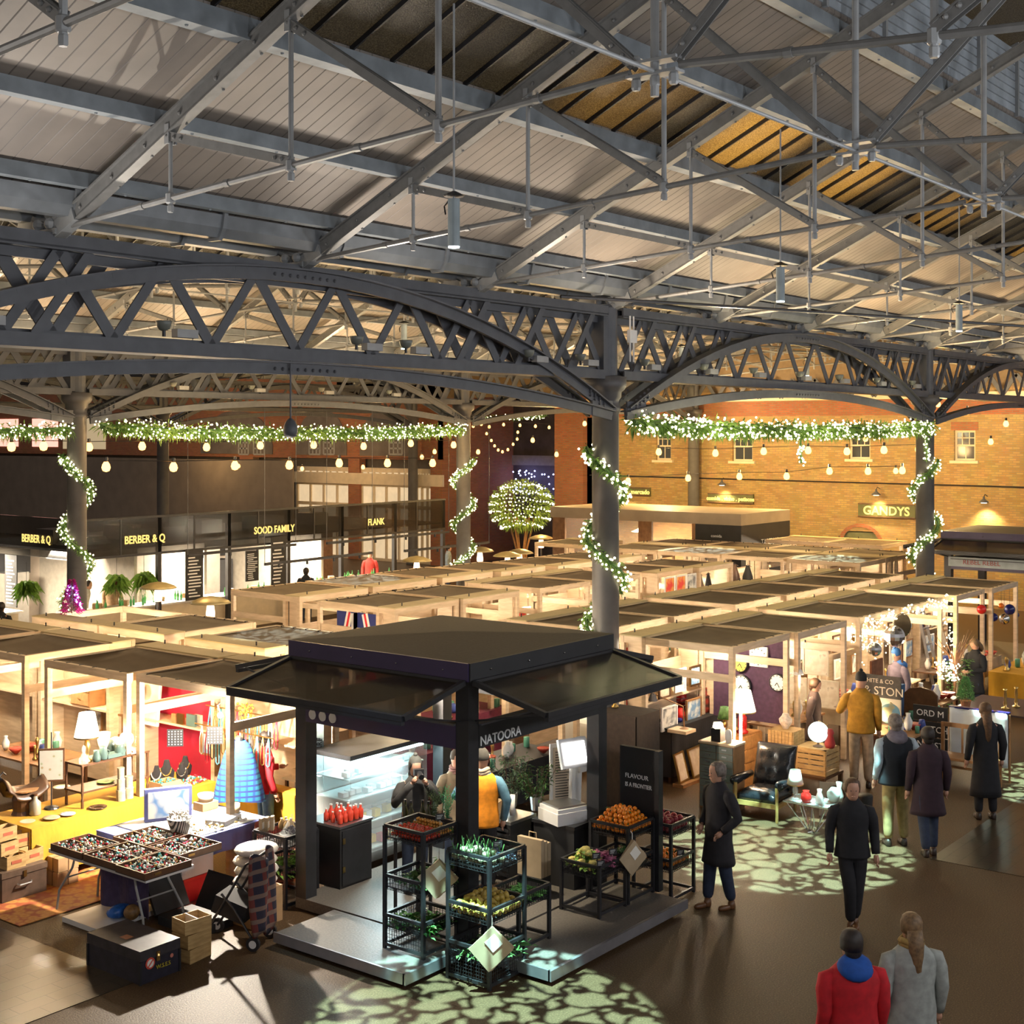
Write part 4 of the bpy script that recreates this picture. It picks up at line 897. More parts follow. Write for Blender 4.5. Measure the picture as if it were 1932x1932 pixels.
bagpile(11.05,8.8,.7,.33,-.75,0,'lowest hanging bundle of kraft paper bags at the corner rack')
bagpile(13.78,8.84,.94,.3,-.3,0,'hanging bundle of kraft paper bags under the clementines')
# sign board on the kiosk wing
sb = thing('sign_board','tall black board with two lines of white lettering beside the clementines','sign',(14.4,8.88,.15))
MB().box(0,.06,0,.54,.8,1.72).build('panel', M['black_board'], sb); MB().box(-.02,.08,-.04,.02,0,1.72).build('post', M['black'], sb)
text('FLAVOUR', .078, M['lettering'], sb, faceX(-.006,.46,1.36), 'lettering', align='LEFT'); text('IS A FRONTIER', .074, M['lettering'], sb, faceX(-.006,.46,1.25), 'lettering', align='LEFT', sx=.8, bold=.001)
text('152', .06, M['lettering'], sb, faceX(-.006,.46,.86), 'lettering', align='LEFT')
# ---- inside the kiosk
cb = thing('cabinet','black panelled cabinet with brass hinges by the left rack','cabinet',(12.06,12.0,.15))
MB().box(0,.56,0,.6,0,.74).build('body', M['black_board'], cb); MB().box(-.01,.57,-.01,.61,.74,.77).build('worktop', M['steel'], cb)
MB().box(.03,.53,-.015,0,.03,.71).build('door', M['black'], cb)
for z in (.2,.55): MB().box(.03,.07,-.025,-.015,z,z+.07).build('hinge', M['brass'], cb)
def bottle(name, label, cat, m, h, r, cap, loc, group=None):
    o = MB().lathe([(r*.9,0),(r,.01),(r,h*.6),(r*.45,h*.75),(r*.4,h*.92)],(0,0,0),10).build(name, m, None, True, loc); tag(o,label,cat,group)
    MB().lathe([(r*.46,h*.92),(r*.46,h)],(0,0,0),8).build('cap', cap, o); return o
M['juice'] = mat('red_juice',(.65,.06,.03),.15,0,.2,10)
j = bottle('sauce_jar','jar of red sauce on the black cabinet','jar',M['juice'],.17,.035,M['white'],(12.16,12.1,.92),'red sauce jars')
for k in range(1,14): dup(j,(12.16+.09*(k%5)+R(-.01,.01),12.1+.12*(k//5),.92),0,scale=R(.8,1.15))
fr = thing('display_fridge','long glass display fridge glowing white along the back of the kiosk','fridge',(12.7,12.45,.15))
MB().box(0,1.5,0,.7,0,.12).box(0,1.5,.66,.7,.12,1.4).box(0,.02,0,.66,.12,.2).build('body', M['steel'], fr)
MB().box(-.02,1.52,-.02,.72,1.4,1.46).build('top', M['dark_iron'], fr)
MB().box(0.01,1.49,0,.01,.12,1.4).box(0,.01,0,.66,.12,1.4).build('glass_front', M['glass'], fr)
for z in (.14,.5,.85,1.12): MB().box(.02,1.48,.05,.64,z,z+.015).build('shelf', mat('glass_shelf',(.6,.75,.75),.1,0,0), fr)
MB().box(.03,1.47,.04,.07,1.34,1.38).box(.03,1.47,.6,.64,1.1,1.13).build('light_strip', emis('fridge_light',(.62,.95,1),9), fr)
for i,(z,cs) in enumerate([(.31,'yr'),(.67,'yw'),(1.02,'ww'),(1.29,'ww')]):
    for k in range(11):
        c = {'y':'ytub','r':'rtub','w':'wtub'}[cs[k%2] if i<2 else 'w']
        M.setdefault(c, mat(c, {'ytub':(.8,.55,.08),'rtub':(.6,.08,.15),'wtub':(.75,.8,.8)}[c], .4))
        o = MB().box(-.05,.05,-.05,.05,0,.1 if i<2 else .06).build('tub', M[c], None, False, (12.8+k*.13,12.45+.15+R(0,.1),.15+z+.005-.145))
        tag(o,{'y':'yellow tub inside the glowing fridge','r':'red tub inside the glowing fridge','w':'white packet inside the glowing fridge'}[c[0]],'tub',{'y':'yellow tubs','r':'red tubs','w':'white packets'}[c[0]])
lamp('fridge_lamp','AREA',(13.45,12.38,1.5),(.7,.95,1),24,.5,(13.2,11.5,.5)); lamp('fridge_lamp','AREA',(13.45,12.9,1.5),(.7,.95,1),9,.5,(13.4,12.8,.2))
# counter, till scale, herbs
ct = thing('counter','black kiosk counter carrying the white till scale','counter',(13.8,9.7,.15))
MB().box(0,.44,0,.62,0,.74).build('body', M['black_board'], ct); MB().box(-.02,.46,-.02,.64,.74,.78).build('worktop', M['black'], ct)
sc = thing('till_scale','white till scale with a lit touch screen on the kiosk counter','scale',(13.98,9.98,.93),-.35); sc.scale = (1.22,)*3
MB().box(-.2,.2,-.18,.18,0,.12).build('base', M['white_plastic'], sc); MB().box(-.19,.19,-.17,.17,.12,.16).build('body', M['white_plastic'], sc)
MB().box(-.17,.17,-.15,.15,.165,.18).build('pan', M['steel'], sc)
MB().bar((.2,.1,.1),(.24,.12,.75),.12,.06).build('column', M['white_plastic'], sc)
mo = MB().cbox((.1,-.02,.68),(.34,.04,.3),0,-.3).build('screen_housing', M['white_plastic'], sc)
MB().cbox((.1,-.046,.685),(.28,.006,.22),0,-.3).build('screen', emis('lit_screen',(1,.95,.92),2.5), mo)
MB().cbox((.28,.1,.62),(.1,.14,.34),.2,.2).build('printer_head', M['white_plastic'], sc)
c2 = thing('counter','slatted black counter behind the vendor in the orange gilet','counter',(13.55,10.5,.15))
m = MB().box(0,.5,0,.06,0,.72).box(0,.5,.9,.96,0,.72).box(.44,.5,0,.96,0,.72)
m.build('body', M['black_board'], c2); MB().box(-.02,.52,-.02,.98,.72,.76).build('worktop', M['steel'], c2)
m = MB()
for k in range(9): m.box(-.01,.0,.02,.94,.06+k*.07,.1+k*.07)
m.build('slat_front', M['black'], c2)
for i,(x,y,s,lab) in enumerate([(14.1,10.9,1.3,'tall eucalyptus bunch, left of the two leafy bunches on the counter'),(14.15,10.55,1.15,'bushy olive branch bunch behind the till scale')]):
    t = thing('branch_bunch',lab,'plant',(x,y,.92)); M_=M['green'] if i else mat('eucalyptus',(.16,.24,.14),.6,0,.4,15)
    MB().lathe([(.06,0),(.08,.18),(.07,.18),(.05,.01)],(0,0,0),12).build('bucket', M['steel'], t)
    f = MB(); st = MB()
    for k in range(24):
        a=R(0,6.3); q=R(.08,.24)*s; top=Vector((q*math.cos(a),q*math.sin(a),R(.32,.55)*s)); st.tube([(0,0,.1),top*.6,top],.003,4)
        for j in range(14): p = top*R(.4,1.05); f.leaf(p,(R(-1,1),R(-1,1),R(-.4,.5)),.07,.022)
    f.build('foliage', M_, t); st.build('stem', M['wood_dark'], t)
tag(MB().lathe([(.035,0),(.035,.26),(.01,.26)],(0,0,0),14).build('paper_roll', M['white'], None, True, (13.75,10.62,.93)),'upright white paper roll on the slatted counter','paper roll')
tag(MB().box(-.1,.1,-.12,.12,0,.16).build('box', M['cardboard'], None, False, (13.75,10.95,.91), .3),'open cardboard box beside the white paper roll','box')
tb = thing('menu_board','white framed board of small print behind the till scale','board',(14.5,10.35,.9),-.5)
MB().box(-.2,.2,0,.03,0,.85).build('frame', M['white'], tb); MB().box(-.16,.16,-.006,0,.05,.8).build('sheet', mat('menu_sheet',(.55,.45,.34)), tb)
m = MB()
for k in range(20): m.box(-.13,R(.02,.13),-.009,-.0062,.09+k*.034,.1+k*.034)
m.build('print_line', M['black_board'], tb)
bh = thing('paper_bag_stack','brown paper carrier bags hanging bright under the counter lamp','paper bags',(13.3,10.0,.5))
for k in range(3): MB().box(-.02+k*.07,.04+k*.07,-.18,.18,-.1,.36-.03*k).build('bag', M['kraft'], bh)
MB().tube([(.05,-.06,.3),(.05,-.05,.42),(.05,.05,.42),(.05,.06,.3)],.008,6).build('handle', M['kraft'], bh)
MB().box(-.05,.2,-.16,.16,-.35,-.1).build('stand', M['black_board'], bh)
lamp('kiosk_lamp','SPOT',(13.0,10.2,2.9),(1,.86,.62),170,.05,(13.3,10.2,.3),1.1,.6)
lamp('kiosk_lamp','SPOT',(12.2,10.8,2.95),(1,.9,.75),170,.05,(12.3,11.2,.1),1.5,.6)
# bottles and rosemary on a back stand
st = thing('side_table','small black table behind the tomato rack','table',(11.75,10.25,.15))
MB().box(0,.5,0,.6,1.02,1.05).build('tabletop', M['black'], st)
for x,y in ((.03,.03),(.47,.03),(.03,.57),(.47,.57)): MB().box(x-.015,x+.015,y-.015,y+.015,0,1.02).build('leg', M['black'], st)
M['oil']=mat('dark_oil_glass',(.05,.05,.02),.08,0,.1)
for k in range(4): bottle('oil_bottle',['slim dark oil bottle, leftmost behind the golden tomatoes','slim dark oil bottle, second from left behind the tomatoes','slim dark oil bottle, third from left behind the tomatoes','slim dark oil bottle, rightmost of four behind the tomatoes'][k],'bottle',M['oil'],.32,.034,M['black'],(11.82+.1*(k//2)+.02,10.72-.09*k,1.2),'oil bottles')
for k,(x,y) in enumerate([(12.0,10.42),(12.15,10.34)]):
    t = thing('rosemary_pot',['dark rosemary bunch, left of the two beside the oil bottles','bright green rosemary bunch nearest the kiosk corner post'][k],'plant',(x,y,1.2)); f = MB()
    MB().lathe([(.05,0),(.06,.1),(.05,.1)],(0,0,0),10).build('pot', M['black'], t)
    for q in range(26):
        a=R(0,6.3); top=Vector((R(.04,.13)*math.cos(a),R(.04,.13)*math.sin(a),R(.28,.4)))
        for j in range(24): f.leaf(top*(j/24)+Vector((0,0,.08)),(R(-1,1),R(-1,1),.8),.035,.006)
    f.build('foliage', mat('rosemary_%s'%k, (.05,.3,.12) if k else (.07,.11,.04),.6), t)
# on the left rack
for k in range(3):
    o = MB().box(-.04,.04,-.02,.02,0,.17).build('paper_pouch', M['kraft'], None, False, (11.5+.07*k,12.8-.02*k,.85),.4+.1*k); tag(o,'kraft pouch, %s of three at the back of the left rack'%ORD[k],'pouch')
    MB().box(-.025,.025,-.024,-.02,.04,.12).build('paper_tag', M['paper'], o)
clo = thing('glass_cloche','glass cone cloche over dark berries on the left rack','cloche',(11.68,12.45,.85))
MB().lathe([(.15,0),(.16,.01),(.05,.01)],(0,0,0),20).build('plate', M['glass'], clo)
MB().lathe([(.14,.012),(.06,.14),(.015,.2),(.015,.24)],(0,0,0),20).build('dome', M['glass'], clo, True)
m = MB()
for k in range(70): a=R(0,6.3); q=R(0,.11); m.ball((q*math.cos(a),q*math.sin(a),.03+R(0,.07)*(1-q/.12)),.014,6,4)
tag(m.build('berries', mat('dark_berry',(.03,.01,.02),.3), clo, True), kind='stuff')
for k in range(4):
    o = bottle('honey_jar','glass jar with white lid beside the cloche','jar',mat('amber_jar',(.4,.25,.1),.2) if k==0 else M['honey'],.13,.04,M['white'],(11.75+.07*(k%2),12.62+.09*(k//2),.85),'jars beside the cloche')
    if k==0: M['honey']=o.data.materials[0]
# ================================================================ MARKET STALLS
SH = 2.45
def stall(cx, cy, w, d, rz, label, canvas=True, sag=.12, back=True, shelf=True, table=None, light=70, lamp_off=(0,0), group=None, col=(1,.83,.6), board=.46, panel=None):
    """open front faces local -Y, the closed storage bay with the flat top board is at local +Y"""
    t = thing('market_stall', label, 'market stall', (cx,cy,0), rz, group)
    hx,hy = w/2,d/2; yb = hy-board
    for x in (-hx+.045,hx-.045):
        for y in (-hy+.045,yb,hy-.045):
            MB().box(x-.04,x+.04,y-.04,y+.04,0,SH-.1).build('post', M['wood'], t)
    for (a,b) in (((-hx,-hy+.04),(hx,-hy+.04)),((-hx,yb),(hx,yb)),((-hx,hy-.04),(hx,hy-.04)),((-hx+.04,-hy+.08),(-hx+.04,hy-.08)),((hx-.04,-hy+.08),(hx-.04,hy-.08))):
        MB().bar((*a,SH-.05),(*b,SH-.05),.07,.11).build('top_rail', M['wood'], t)
    for x in (-hx+.045,hx-.045):
        MB().bar((x,-hy+.09,1.95),(x,yb-.05,1.95),.03,.12).build('side_rail', M['wood'], t)
    if canvas:
        def f(u,v):
            x = -hx+.06+(w-.12)*u; y = -hy+.07+(yb+hy-.1)*v
            return (x,y,SH-.005-sag*(4*u*(1-u))**.8*(4*v*(1-v))**.8)
        c = MB().sheet(f,10,8,.006).build('canvas_roof', M['canvas'], t, True)
        m = MB()
        for k in range(6): x = -hx+.2+k*(w-.4)/5; m.box(x-.01,x+.01,-hy+.03,-hy+.09,SH-.01,SH+.012)
        m.build('eyelet_tie', M['black'], c)
    MB().box(-hx,hx,yb+.02,hy,SH+.005,SH+.025).build('top_board', M['ply'], t)
    for x in (-hx+.3,hx-.3): MB().tube([(x,hy-.1,SH+.03),(x,hy-.1,SH+.09)],.012,6).build('clip', M['black'], t)
    if back:
        for x in (-hx+.1,hx-.13): MB().box(x,x+.03,yb+.05,hy-.09,.1,SH-.11).build('side_panel', M['wood'], t)
        MB().box(-hx+.09,hx-.09,hy-.09,hy-.07,.1,1.9).build('back_panel', panel or M['wood'], t)
    if shelf: MB().box(-hx+.09,hx-.09,yb-.02,hy-.09,1.35,1.38).build('shelf', M['wood'], t)
    if light:
        L = Matrix.Rotation(rz,4,'Z') @ Vector((lamp_off[0],lamp_off[1],0)); p = (cx+L.x,cy+L.y,2.12)
        o = lamp('stall_lamp','POINT',p,col,light*1.15,.045)
        bl = dup(BULB,(p[0],p[1],p[2]),0,'lit lamp hanging under a stall canvas','stall lamps') if BULB else None
    return t
def bulb_():
    b = MB().ball((0,0,0),.028,8,6).build('stall_bulb', M['bulb'], None, True, (0,-40,-5)); b['category']='light bulb'
    MB().tube([(0,0,.028),(0,0,.07)],.014,6).build('socket', M['black'], b); return b
BULB = bulb_(); BULB.location=(21.9,9.9+.6,2.12); tag(BULB,'lit lamp hanging under a stall canvas','light bulb','stall lamps')
PI2 = PI/2
rows = []
# front right row, opening towards the near side
for i,(x0,x1,y) in enumerate([(18.9,20.85,10.27),(20.92,22.85,10.15),(23.3,25.1,10.1),(25.18,27.2,10.02),(27.66,29.35,9.9),(29.45,31.2,9.78)]):
    stall((x0+x1)/2,y+1.05,x1-x0,2.1,0,'wooden stall with sagging brown canvas, %s from the left in the front right row'%ORD[i],light=(75,70,60,60,60,60)[i],lamp_off=(.2,.2))
for i,(x0,x1,y) in enumerate([(19.25,21.3,12.9),(21.36,23.1,12.8),(23.57,25.5,12.76),(25.6,27.62,12.68),(27.7,29.68,12.5),(29.75,31.1,12.4)]):
    stall((x0+x1)/2,y+1.05,x1-x0,2.1,0,'wooden canvas stall in the second right row, %s counted from the kiosk'%ORD[i],light=55)
navy = mat('navy_drape',(.025,.03,.07),.8,0,.2)
for i,(x0,x1,y) in enumerate([(19.1,20.98,17.55),(21.05,22.9,17.5)]):
    stall((x0+x1)/2,y+1.05,x1-x0,2.1,PI,('canvas stall hung with a union flag banner behind the kiosk roof','canvas stall with pegged plywood ends right of the flag stall')[i],light=45)
for i,(x0,x1,y) in enumerate([(23.5,25.4,17.4),(25.5,27.4,17.35)]):
    stall((x0+x1)/2,y+1.05,x1-x0,2.1,0,('canvas stall with shelves of prints left of the central column','canvas stall mostly hidden behind the central column')[i],light=60)
for i,(x0,x1,y) in enumerate([(27.75,29.42,17.1),(29.48,31.2,16.95)]):
    stall((x0+x1)/2,y+1.05,x1-x0,2.1,PI,('canvas stall with red posters just right of the central column','canvas stall under a cluster of bright white bulbs')[i],light=90)
for i,(x0,x1,y) in enumerate([(19.3,21.3,20.35),(21.5,23.6,20.4),(23.8,25.65,20.4),(25.72,27.5,20.2),(27.7,29.6,19.95),(29.7,31.5,19.9)]):
    stall((x0+x1)/2,y+1.05,x1-x0,2.1,PI,'wooden canvas stall in the back left row before the kitchens, %s from the left'%ORD[i],light=40)
for i,(y0,y1) in enumerate([(20.45,22.4),(18.4,20.38),(16.5,18.35),(14.35,16.4)]):
    stall(34.15,(y0+y1)/2,y1-y0,2.1,-PI2,'far stall open to the left, %s from the right beneath the brick wall'%ORD[3-i],light=60,board=.4)
for i,(y0,y1) in enumerate([(20.45,22.4),(18.4,20.38),(16.5,18.35),(14.35,16.4)]):
    stall(36.23,(y0+y1)/2,y1-y0,2.1,PI2,'stall in the line behind the far open stalls, %s from the right'%ORD[3-i],light=0,board=.4,shelf=False)
for i,(y0,y1) in enumerate([(18.0,19.9),(16.1,17.95)]):
    stall(39.7,(y0+y1)/2,y1-y0,2.0,-PI2,('hindmost stall of folded cloths beneath the black tavern kiosk','hindmost stall of hats and a small lamp before the arched door')[i],light=60,board=.4)
stall(34.4,24.0,1.9,2.0,-PI2,'stall frame beside the round lit tree',light=30,board=.4)
# left group, opening towards the left aisle
crim = mat('crimson_cloth',(.5,.015,.05),.8,0,.15,3)
stall(12.7,18.95+.25,1.95,2.0,-PI2,'left edge stall with small wooden chest on its shelf',light=90,sag=.2)
stall(12.72,16.74,1.96,2.05,-PI2,'stall lined with crimson cloth and a framed portrait at the left',light=0,sag=.22,panel=crim,back=True)
stall(12.8,14.72,1.96,2.0,-PI2,'stall of hanging necklaces nearest the kiosk',light=0,sag=.1)
stall(12.75,21.3,1.95,2.0,-PI2,'stall at the far left edge behind the wooden chest stall',light=70,sag=.15)
for i,(y0,y1) in enumerate([(15.85,17.75),(18.28,20.05),(20.1,22.05)]):
    stall(15.3,(y0+y1)/2,y1-y0,2.0,PI2,('stall roof just behind the aubergine kiosk fascia','stall roof near the magenta tinsel tree','wooden stall frame left of the magenta tinsel tree')[i],light=70,canvas=i<2,sag=.1)
stall(17.6,13.9,1.9,2.0,-PI2,'stall half hidden behind the kiosk roof',light=60,canvas=False,back=False)
for x,y,p in ((12.3,16.4,38),(12.5,17.3,38)): lamp('stall_lamp','POINT',(x,y,2.0),(1,.72,.38),p,.05)
# the fierce white lamp on the necklace stall
wl = thing('clip_spotlight','fierce white clip lamp on the necklace stall post','lamp',(11.86,14.0,2.08))
MB().ball((0,0,0),.035,10,8).build('bulb', emis('fierce_bulb',(1,.9,.78),120), wl, True); MB().tube([(0,.0,.04),(0,.05,.12),(.08,.1,.14)],.01,6).build('arm', M['black'], wl)
lamp('market_spot','POINT',(11.82,13.96,2.08),(1,.88,.72),760,.045)

# things hung or set in the stalls
def frame_pic(x,y,z,w,h,rz,label,art,fm='white',tilt=0,cat='picture',group=None):
    t = thing('framed_picture',label,cat,(x,y,z),rz,group)
    Mx = Matrix.Rotation(tilt,4,'X')
    m = MB().box(-w/2,w/2,-.02,.01,0,.03).box(-w/2,w/2,-.02,.01,h-.03,h).box(-w/2,-w/2+.03,-.02,.01,.03,h-.03).box(w/2-.03,w/2,-.02,.01,.03,h-.03)
    MB().join(m,Mx).build('frame', M[fm] if isinstance(fm,str) else fm, t); MB().join(MB().box(-w/2+.03,w/2-.03,-.008,.0,.03,h-.03),Mx).build('print', art, t)
    return t
M['art1'] = ramp_mat('sepia_print','noise',[(.42,(.62,.5,.36)),(.6,(.72,.62,.48)),(.75,(.35,.25,.17))],tsc=7)
M['art_red'] = ramp_mat('red_poster','noise',[(.45,(.75,.06,.05)),(.6,(.85,.4,.1))],tsc=4)
M['art_bw'] = ramp_mat('grey_print','noise',[(.45,(.7,.68,.62)),(.6,(.2,.2,.2))],tsc=5)
M['art_blue'] = ramp_mat('blue_print','noise',[(.45,(.2,.35,.55)),(.6,(.8,.8,.75))],tsc=6)
# union flag banner
fl = thing('flag_banner','union flag banner hanging in the stall behind the kiosk roof','flag',(19.16,18.6,1.45),-PI2)
def stripe(a,b,wd,m,nm,o): MB().bar((a[0],o,a[1]),(b[0],o,b[1]),.004,wd).build(nm,m,fl)
MB().box(-.55,.55,0,.006,0,.85).build('field', mat('flag_blue',(.02,.03,.16),.7), fl)
M['fw']=mat('flag_white',(.8,.78,.75),.7); M['fr']=mat('flag_red',(.6,.01,.02),.7)
for a,b in (((-.42,0),(-.2,.84)),((.42,0),(.2,.84))): stripe(a,b,.16,M['fw'],'white_diagonal',-.004); stripe(a,b,.05,M['fr'],'red_diagonal',-.008)
stripe((0,0),(0,.85),.3,M['fw'],'white_cross',-.012); stripe((0,0),(0,.85),.18,M['fr'],'red_cross',-.016)
MB().box(0,1.2,0,.04,0,.0).build('x',navy,fl) if False else None
MB().box(19.12,19.18,19.25,19.62,1.2,2.3)
for i,(x,y,z,w_,h_,a) in enumerate([(28.1,16.98,1.75,.45,.6,'art_red'),(28.62,16.98,1.75,.45,.6,'art_red'),(29.12,16.98,1.7,.45,.65,'art_bw')]):
    frame_pic(x,y,z,w_,h_,0,('orange and red poster, leftmost of the three right of the column','red poster in the middle of the three right of the column','black and white poster, rightmost of the three posters')[i],M[a],'white')
for i,(x,y,a) in enumerate([(24.1,18.6,'art_red'),(24.7,18.95,'art_bw')]):
    frame_pic(x,y-.25,1.4,.35,.45,0,('red print on the shelf left of the central column','grey print on the shelf left of the central column')[i],M[a],'white')
# far wares, countable but tiny
def ware(kind, col_, prof, n=10):
    o = MB().lathe(prof,(0,0,0),n).build(kind, col_, None, True); return o
wv = [('vase',M['white'],[(.03,0),(.06,.06),(.07,.14),(.03,.22),(.04,.26)]),('jug',mat('blue_ware',(.05,.08,.3),.3),[(.05,0),(.08,.08),(.06,.16),(.05,.2)]),
      ('bowl',mat('red_ware',(.5,.06,.04),.3),[(.03,0),(.09,.06),(.11,.09),(.09,.08)]),('tin',mat('green_tin',(.1,.3,.2),.4),[(.05,0),(.05,.15),(.045,.16)]),('candlestick',M['brass'],[(.05,0),(.05,.02),(.015,.05),(.02,.15),(.03,.2),(.02,.24)])]
protos = {}
def wares(x0,x1,y0,y1,z,n,where,group):
    for i in range(n):
        k = random.randrange(len(wv)); nm,m,pf = wv[k]; p = (x0+(x1-x0)*(i+.5)/n+R(-.02,.02), R(y0,y1), z)
        lab = 'small %s %s' % ({'vase':'white vase','jug':'dark blue jug','bowl':'red bowl','tin':'green tin','candlestick':'brass candlestick'}[nm], where)
        if nm not in protos: protos[nm] = ware(nm,m,pf); protos[nm].location = p; tag(protos[nm],lab,nm,group)
        else: dup(protos[nm],p,R(0,6),lab,group,scale=R(.7,1.2))
def table(name,label,x0,x1,y0,y1,h,m,drop=.0,legs=True,cat='table'):
    t = thing(name,label,cat,(x0,y0,0)); w,d = x1-x0,y1-y0
    MB().box(0,w,0,d,h-.03,h).build('tabletop', m, t)
    if legs:
        for x,y in ((.05,.05),(w-.05,.05),(.05,d-.05),(w-.05,d-.05)): MB().box(x-.02,x+.02,y-.02,y+.02,0,h-.03).build('leg', M['wood_dark'] if legs is True else legs, t)
    if drop:
        def wv_(k,L): return .012*math.sin(k*L*19)
        m_ = MB()
        for (ax,ay,bx,by,nx,ny) in ((0,0,w,0,0,-1),(w,0,w,d,1,0),(w,d,0,d,0,1),(0,d,0,0,-1,0)):
            L = math.hypot(bx-ax,by-ay)
            m_.sheet(lambda u,v: (ax+(bx-ax)*u+nx*(.012+wv_(u,L)*v), ay+(by-ay)*u+ny*(.012+wv_(u,L)*v), h-drop*v), max(6,int(L*18)), 4, .004, (-nx,-ny,0))
        m_.box(-.012,w+.012,-.012,d+.012,h,h+.006)
        m_.build('cloth', m if drop is True else m, t)
    return t
for i,(x0,x1,y,wh) in enumerate([(21.1,22.7,10.5,'in the second stall of the front right row'),(23.4,25.0,10.5,'in the third stall of the front right row'),(25.3,27.0,10.4,'under the fairy lights'),(27.8,29.3,10.2,'in the stall by the ladder'),(29.6,31.0,10.1,'in the stall with tiles behind')]):
    table('trestle_table','trestle table '+wh,x0,x1,y,y+.7,.8,(M['wood_mid'],M['cream'],M['wood'],M['wood_dark'],M['kraft'])[i],.35 if i in (1,4) else 0)
    wares(x0+.1,x1-.1,y+.1,y+.6,.81,9,wh,'wares '+wh)
    wares(x0+.1,x1-.1,y+1.3,y+1.5,1.38,7,'on the shelf '+wh,'shelf wares '+wh)
for i,(x0,x1,y) in enumerate([(19.3,21.2,13.2),(21.4,23.0,13.1),(23.7,25.4,13.1),(25.7,27.5,13.0),(27.8,29.6,12.8)]):
    wh = 'in stall %s of the second right row'%('one','two','three','four','five')[i]
    table('trestle_table','trestle table '+wh,x0,x1,y,y+.7,.8,M['paper'],.4); wares(x0+.1,x1-.1,y+1.2,y+1.4,1.38,6,wh,'wares '+wh)
for i,(x0,x1,y,m_) in enumerate([(19.2,20.9,18.9,'fr'),(21.2,22.8,18.6,'wood'),(23.6,25.3,17.7,'paper'),(27.9,29.3,18.1,'paper'),(29.6,31.1,18.0,'black_board'),(19.4,21.2,21.6,'black_board'),(21.6,23.5,21.6,'paper'),(23.9,25.5,21.6,'navy'),(27.8,29.5,21.2,'white')]):
    M.setdefault('navy',navy); wh = 'of the %s middle stall'%ORD[i]
    table('trestle_table','draped table '+wh,x0,x1,y,y+.6,.85,M[m_],.5); wares(x0+.1,x1-.1,y+.1,y+.5,.865,5,'on the draped table '+wh,'wares '+wh)
# garments hanging in middle stalls
def garment(x,y,z,rz,m,label,cat='garment',L=.8,w=.4,group=None):
    g = thing('hanging_garment',label,cat,(x,y,z),rz,group)
    def f(u,v):
        a=2*PI*u; q=w*(.35+.65*min(1,v*3))*(.9+.25*v)/2; return (q*math.cos(a),q*.35*math.sin(a)+.01*math.sin(a*6)*v,-L*v)
    MB().sheet(f,20,6).build('cloth', m, g, True)
    MB().tube([(-w*.35,0,-.03),(0,0,.02),(w*.35,0,-.03)],.008,5).tube([(0,0,.02),(0,0,.07),(.02,0,.09)],.004,5).build('hanger', M['wood_dark'], g)
    return g
for i,(x,y) in enumerate([(30.0,17.4),(30.3,17.4),(30.7,17.4),(33.2,19.6),(33.2,19.2),(33.2,18.0),(33.2,17.6),(33.2,15.6),(33.2,15.2),(26.6,21.3),(26.9,21.3)]):
    garment(x,y,2.2,0 if i<3 or i>8 else PI2,(navy,M['wood_dark'],M['black_board'],crim)[i%4],'dark garment hanging in the middle and far stalls',L=.9,w=.32,group='dark hanging garments')

# ================================================================ GARLANDS, BULBS, HEATERS
def garland(pts, r, nl, lab, dens=260, name='garland'):
    t = thing(name, lab, 'garland', pts[0]); o = Vector(pts[0]); P = [Vector(p)-o for p in pts]
    seg = [(a,b,(b-a).length) for a,b in zip(P,P[1:])]; L = sum(s[2] for s in seg)
    def at_(u):
        u *= L
        for a,b,l in seg:
            if u <= l: return a+(b-a)*(u/l)
            u -= l
        return P[-1]
    m = MB(); n = int(L*dens)
    for k in range(n):
        p = at_(R(0,1)); d = Vector((R(-1,1),R(-1,1),R(-1,.8))).normalized(); q = p+d*r*R(0,.6)
        m.leaf(q, d+Vector((0,0,-.3)), r*R(.5,.9), r*.13, R(0,.4))
    tag(m.build('needles', M['pine'], t), kind='stuff')
    m = MB(); a=at_
    m.tube([at_(k/40) for k in range(41)], r*.25, 6).build('core', M['green'], t)
    m = MB()
    for k in range(int(L*nl*1.6)):
        p = at_(R(0,1)); d = Vector((R(-1,1),R(-1,1),R(-1,.7))).normalized(); m.ball(p+d*r*R(.75,1.05),.019,6,4)
    tag(m.build('fairy_lights', M['fairy'], t), kind='stuff')
    return t
garland([(18.5,25.85,5.93),(21,25.8,5.82),(24.7,25.8,5.8),(28,25.8,5.82),(31.0,25.85,5.9)],.24,38,'long lit pine garland under the second girder at the left',300)
garland([(12.6,25.85,5.9),(15.5,25.8,5.8),(17.7,25.85,5.86)],.22,36,'lit pine garland running off the left edge',280)
garland([(18.35,11.75,5.95),(21,11.7,5.86),(24.5,11.7,5.84),(28,11.7,5.86),(31.1,11.75,5.93)],.22,42,'long lit pine garland between the front columns at the right',340)
garland([(45.0,38.5,6.5),(45.0,36,6.42),(45.0,33,6.5)],.16,20,'thin far garland above the dark recess',160)
for x,y,s in ((24.2,11.7,.5),(30.7,11.7,.55)): garland([(x,y,5.7),(x+.03,y,5.7-s)],.08,30,'short pine tail hanging from the front garland near x %d'%0 if False else ('short pine tail below the middle of the right garland' if x<30 else 'short pine tail at the right end of the right garland'),260)
def spiral(x,y,z0,z1,pitch,ph,sgn,lab,nl=34):
    n = int((z1-z0)/pitch*22); pts = []
    for k in range(n+1):
        z = z1-(z1-z0)*k/n; a = ph+sgn*2*PI*(z1-z)/pitch; pts.append((x+.3*math.cos(a),y+.3*math.sin(a),z))
    return garland(pts,.13,nl,lab,380,'column_garland')
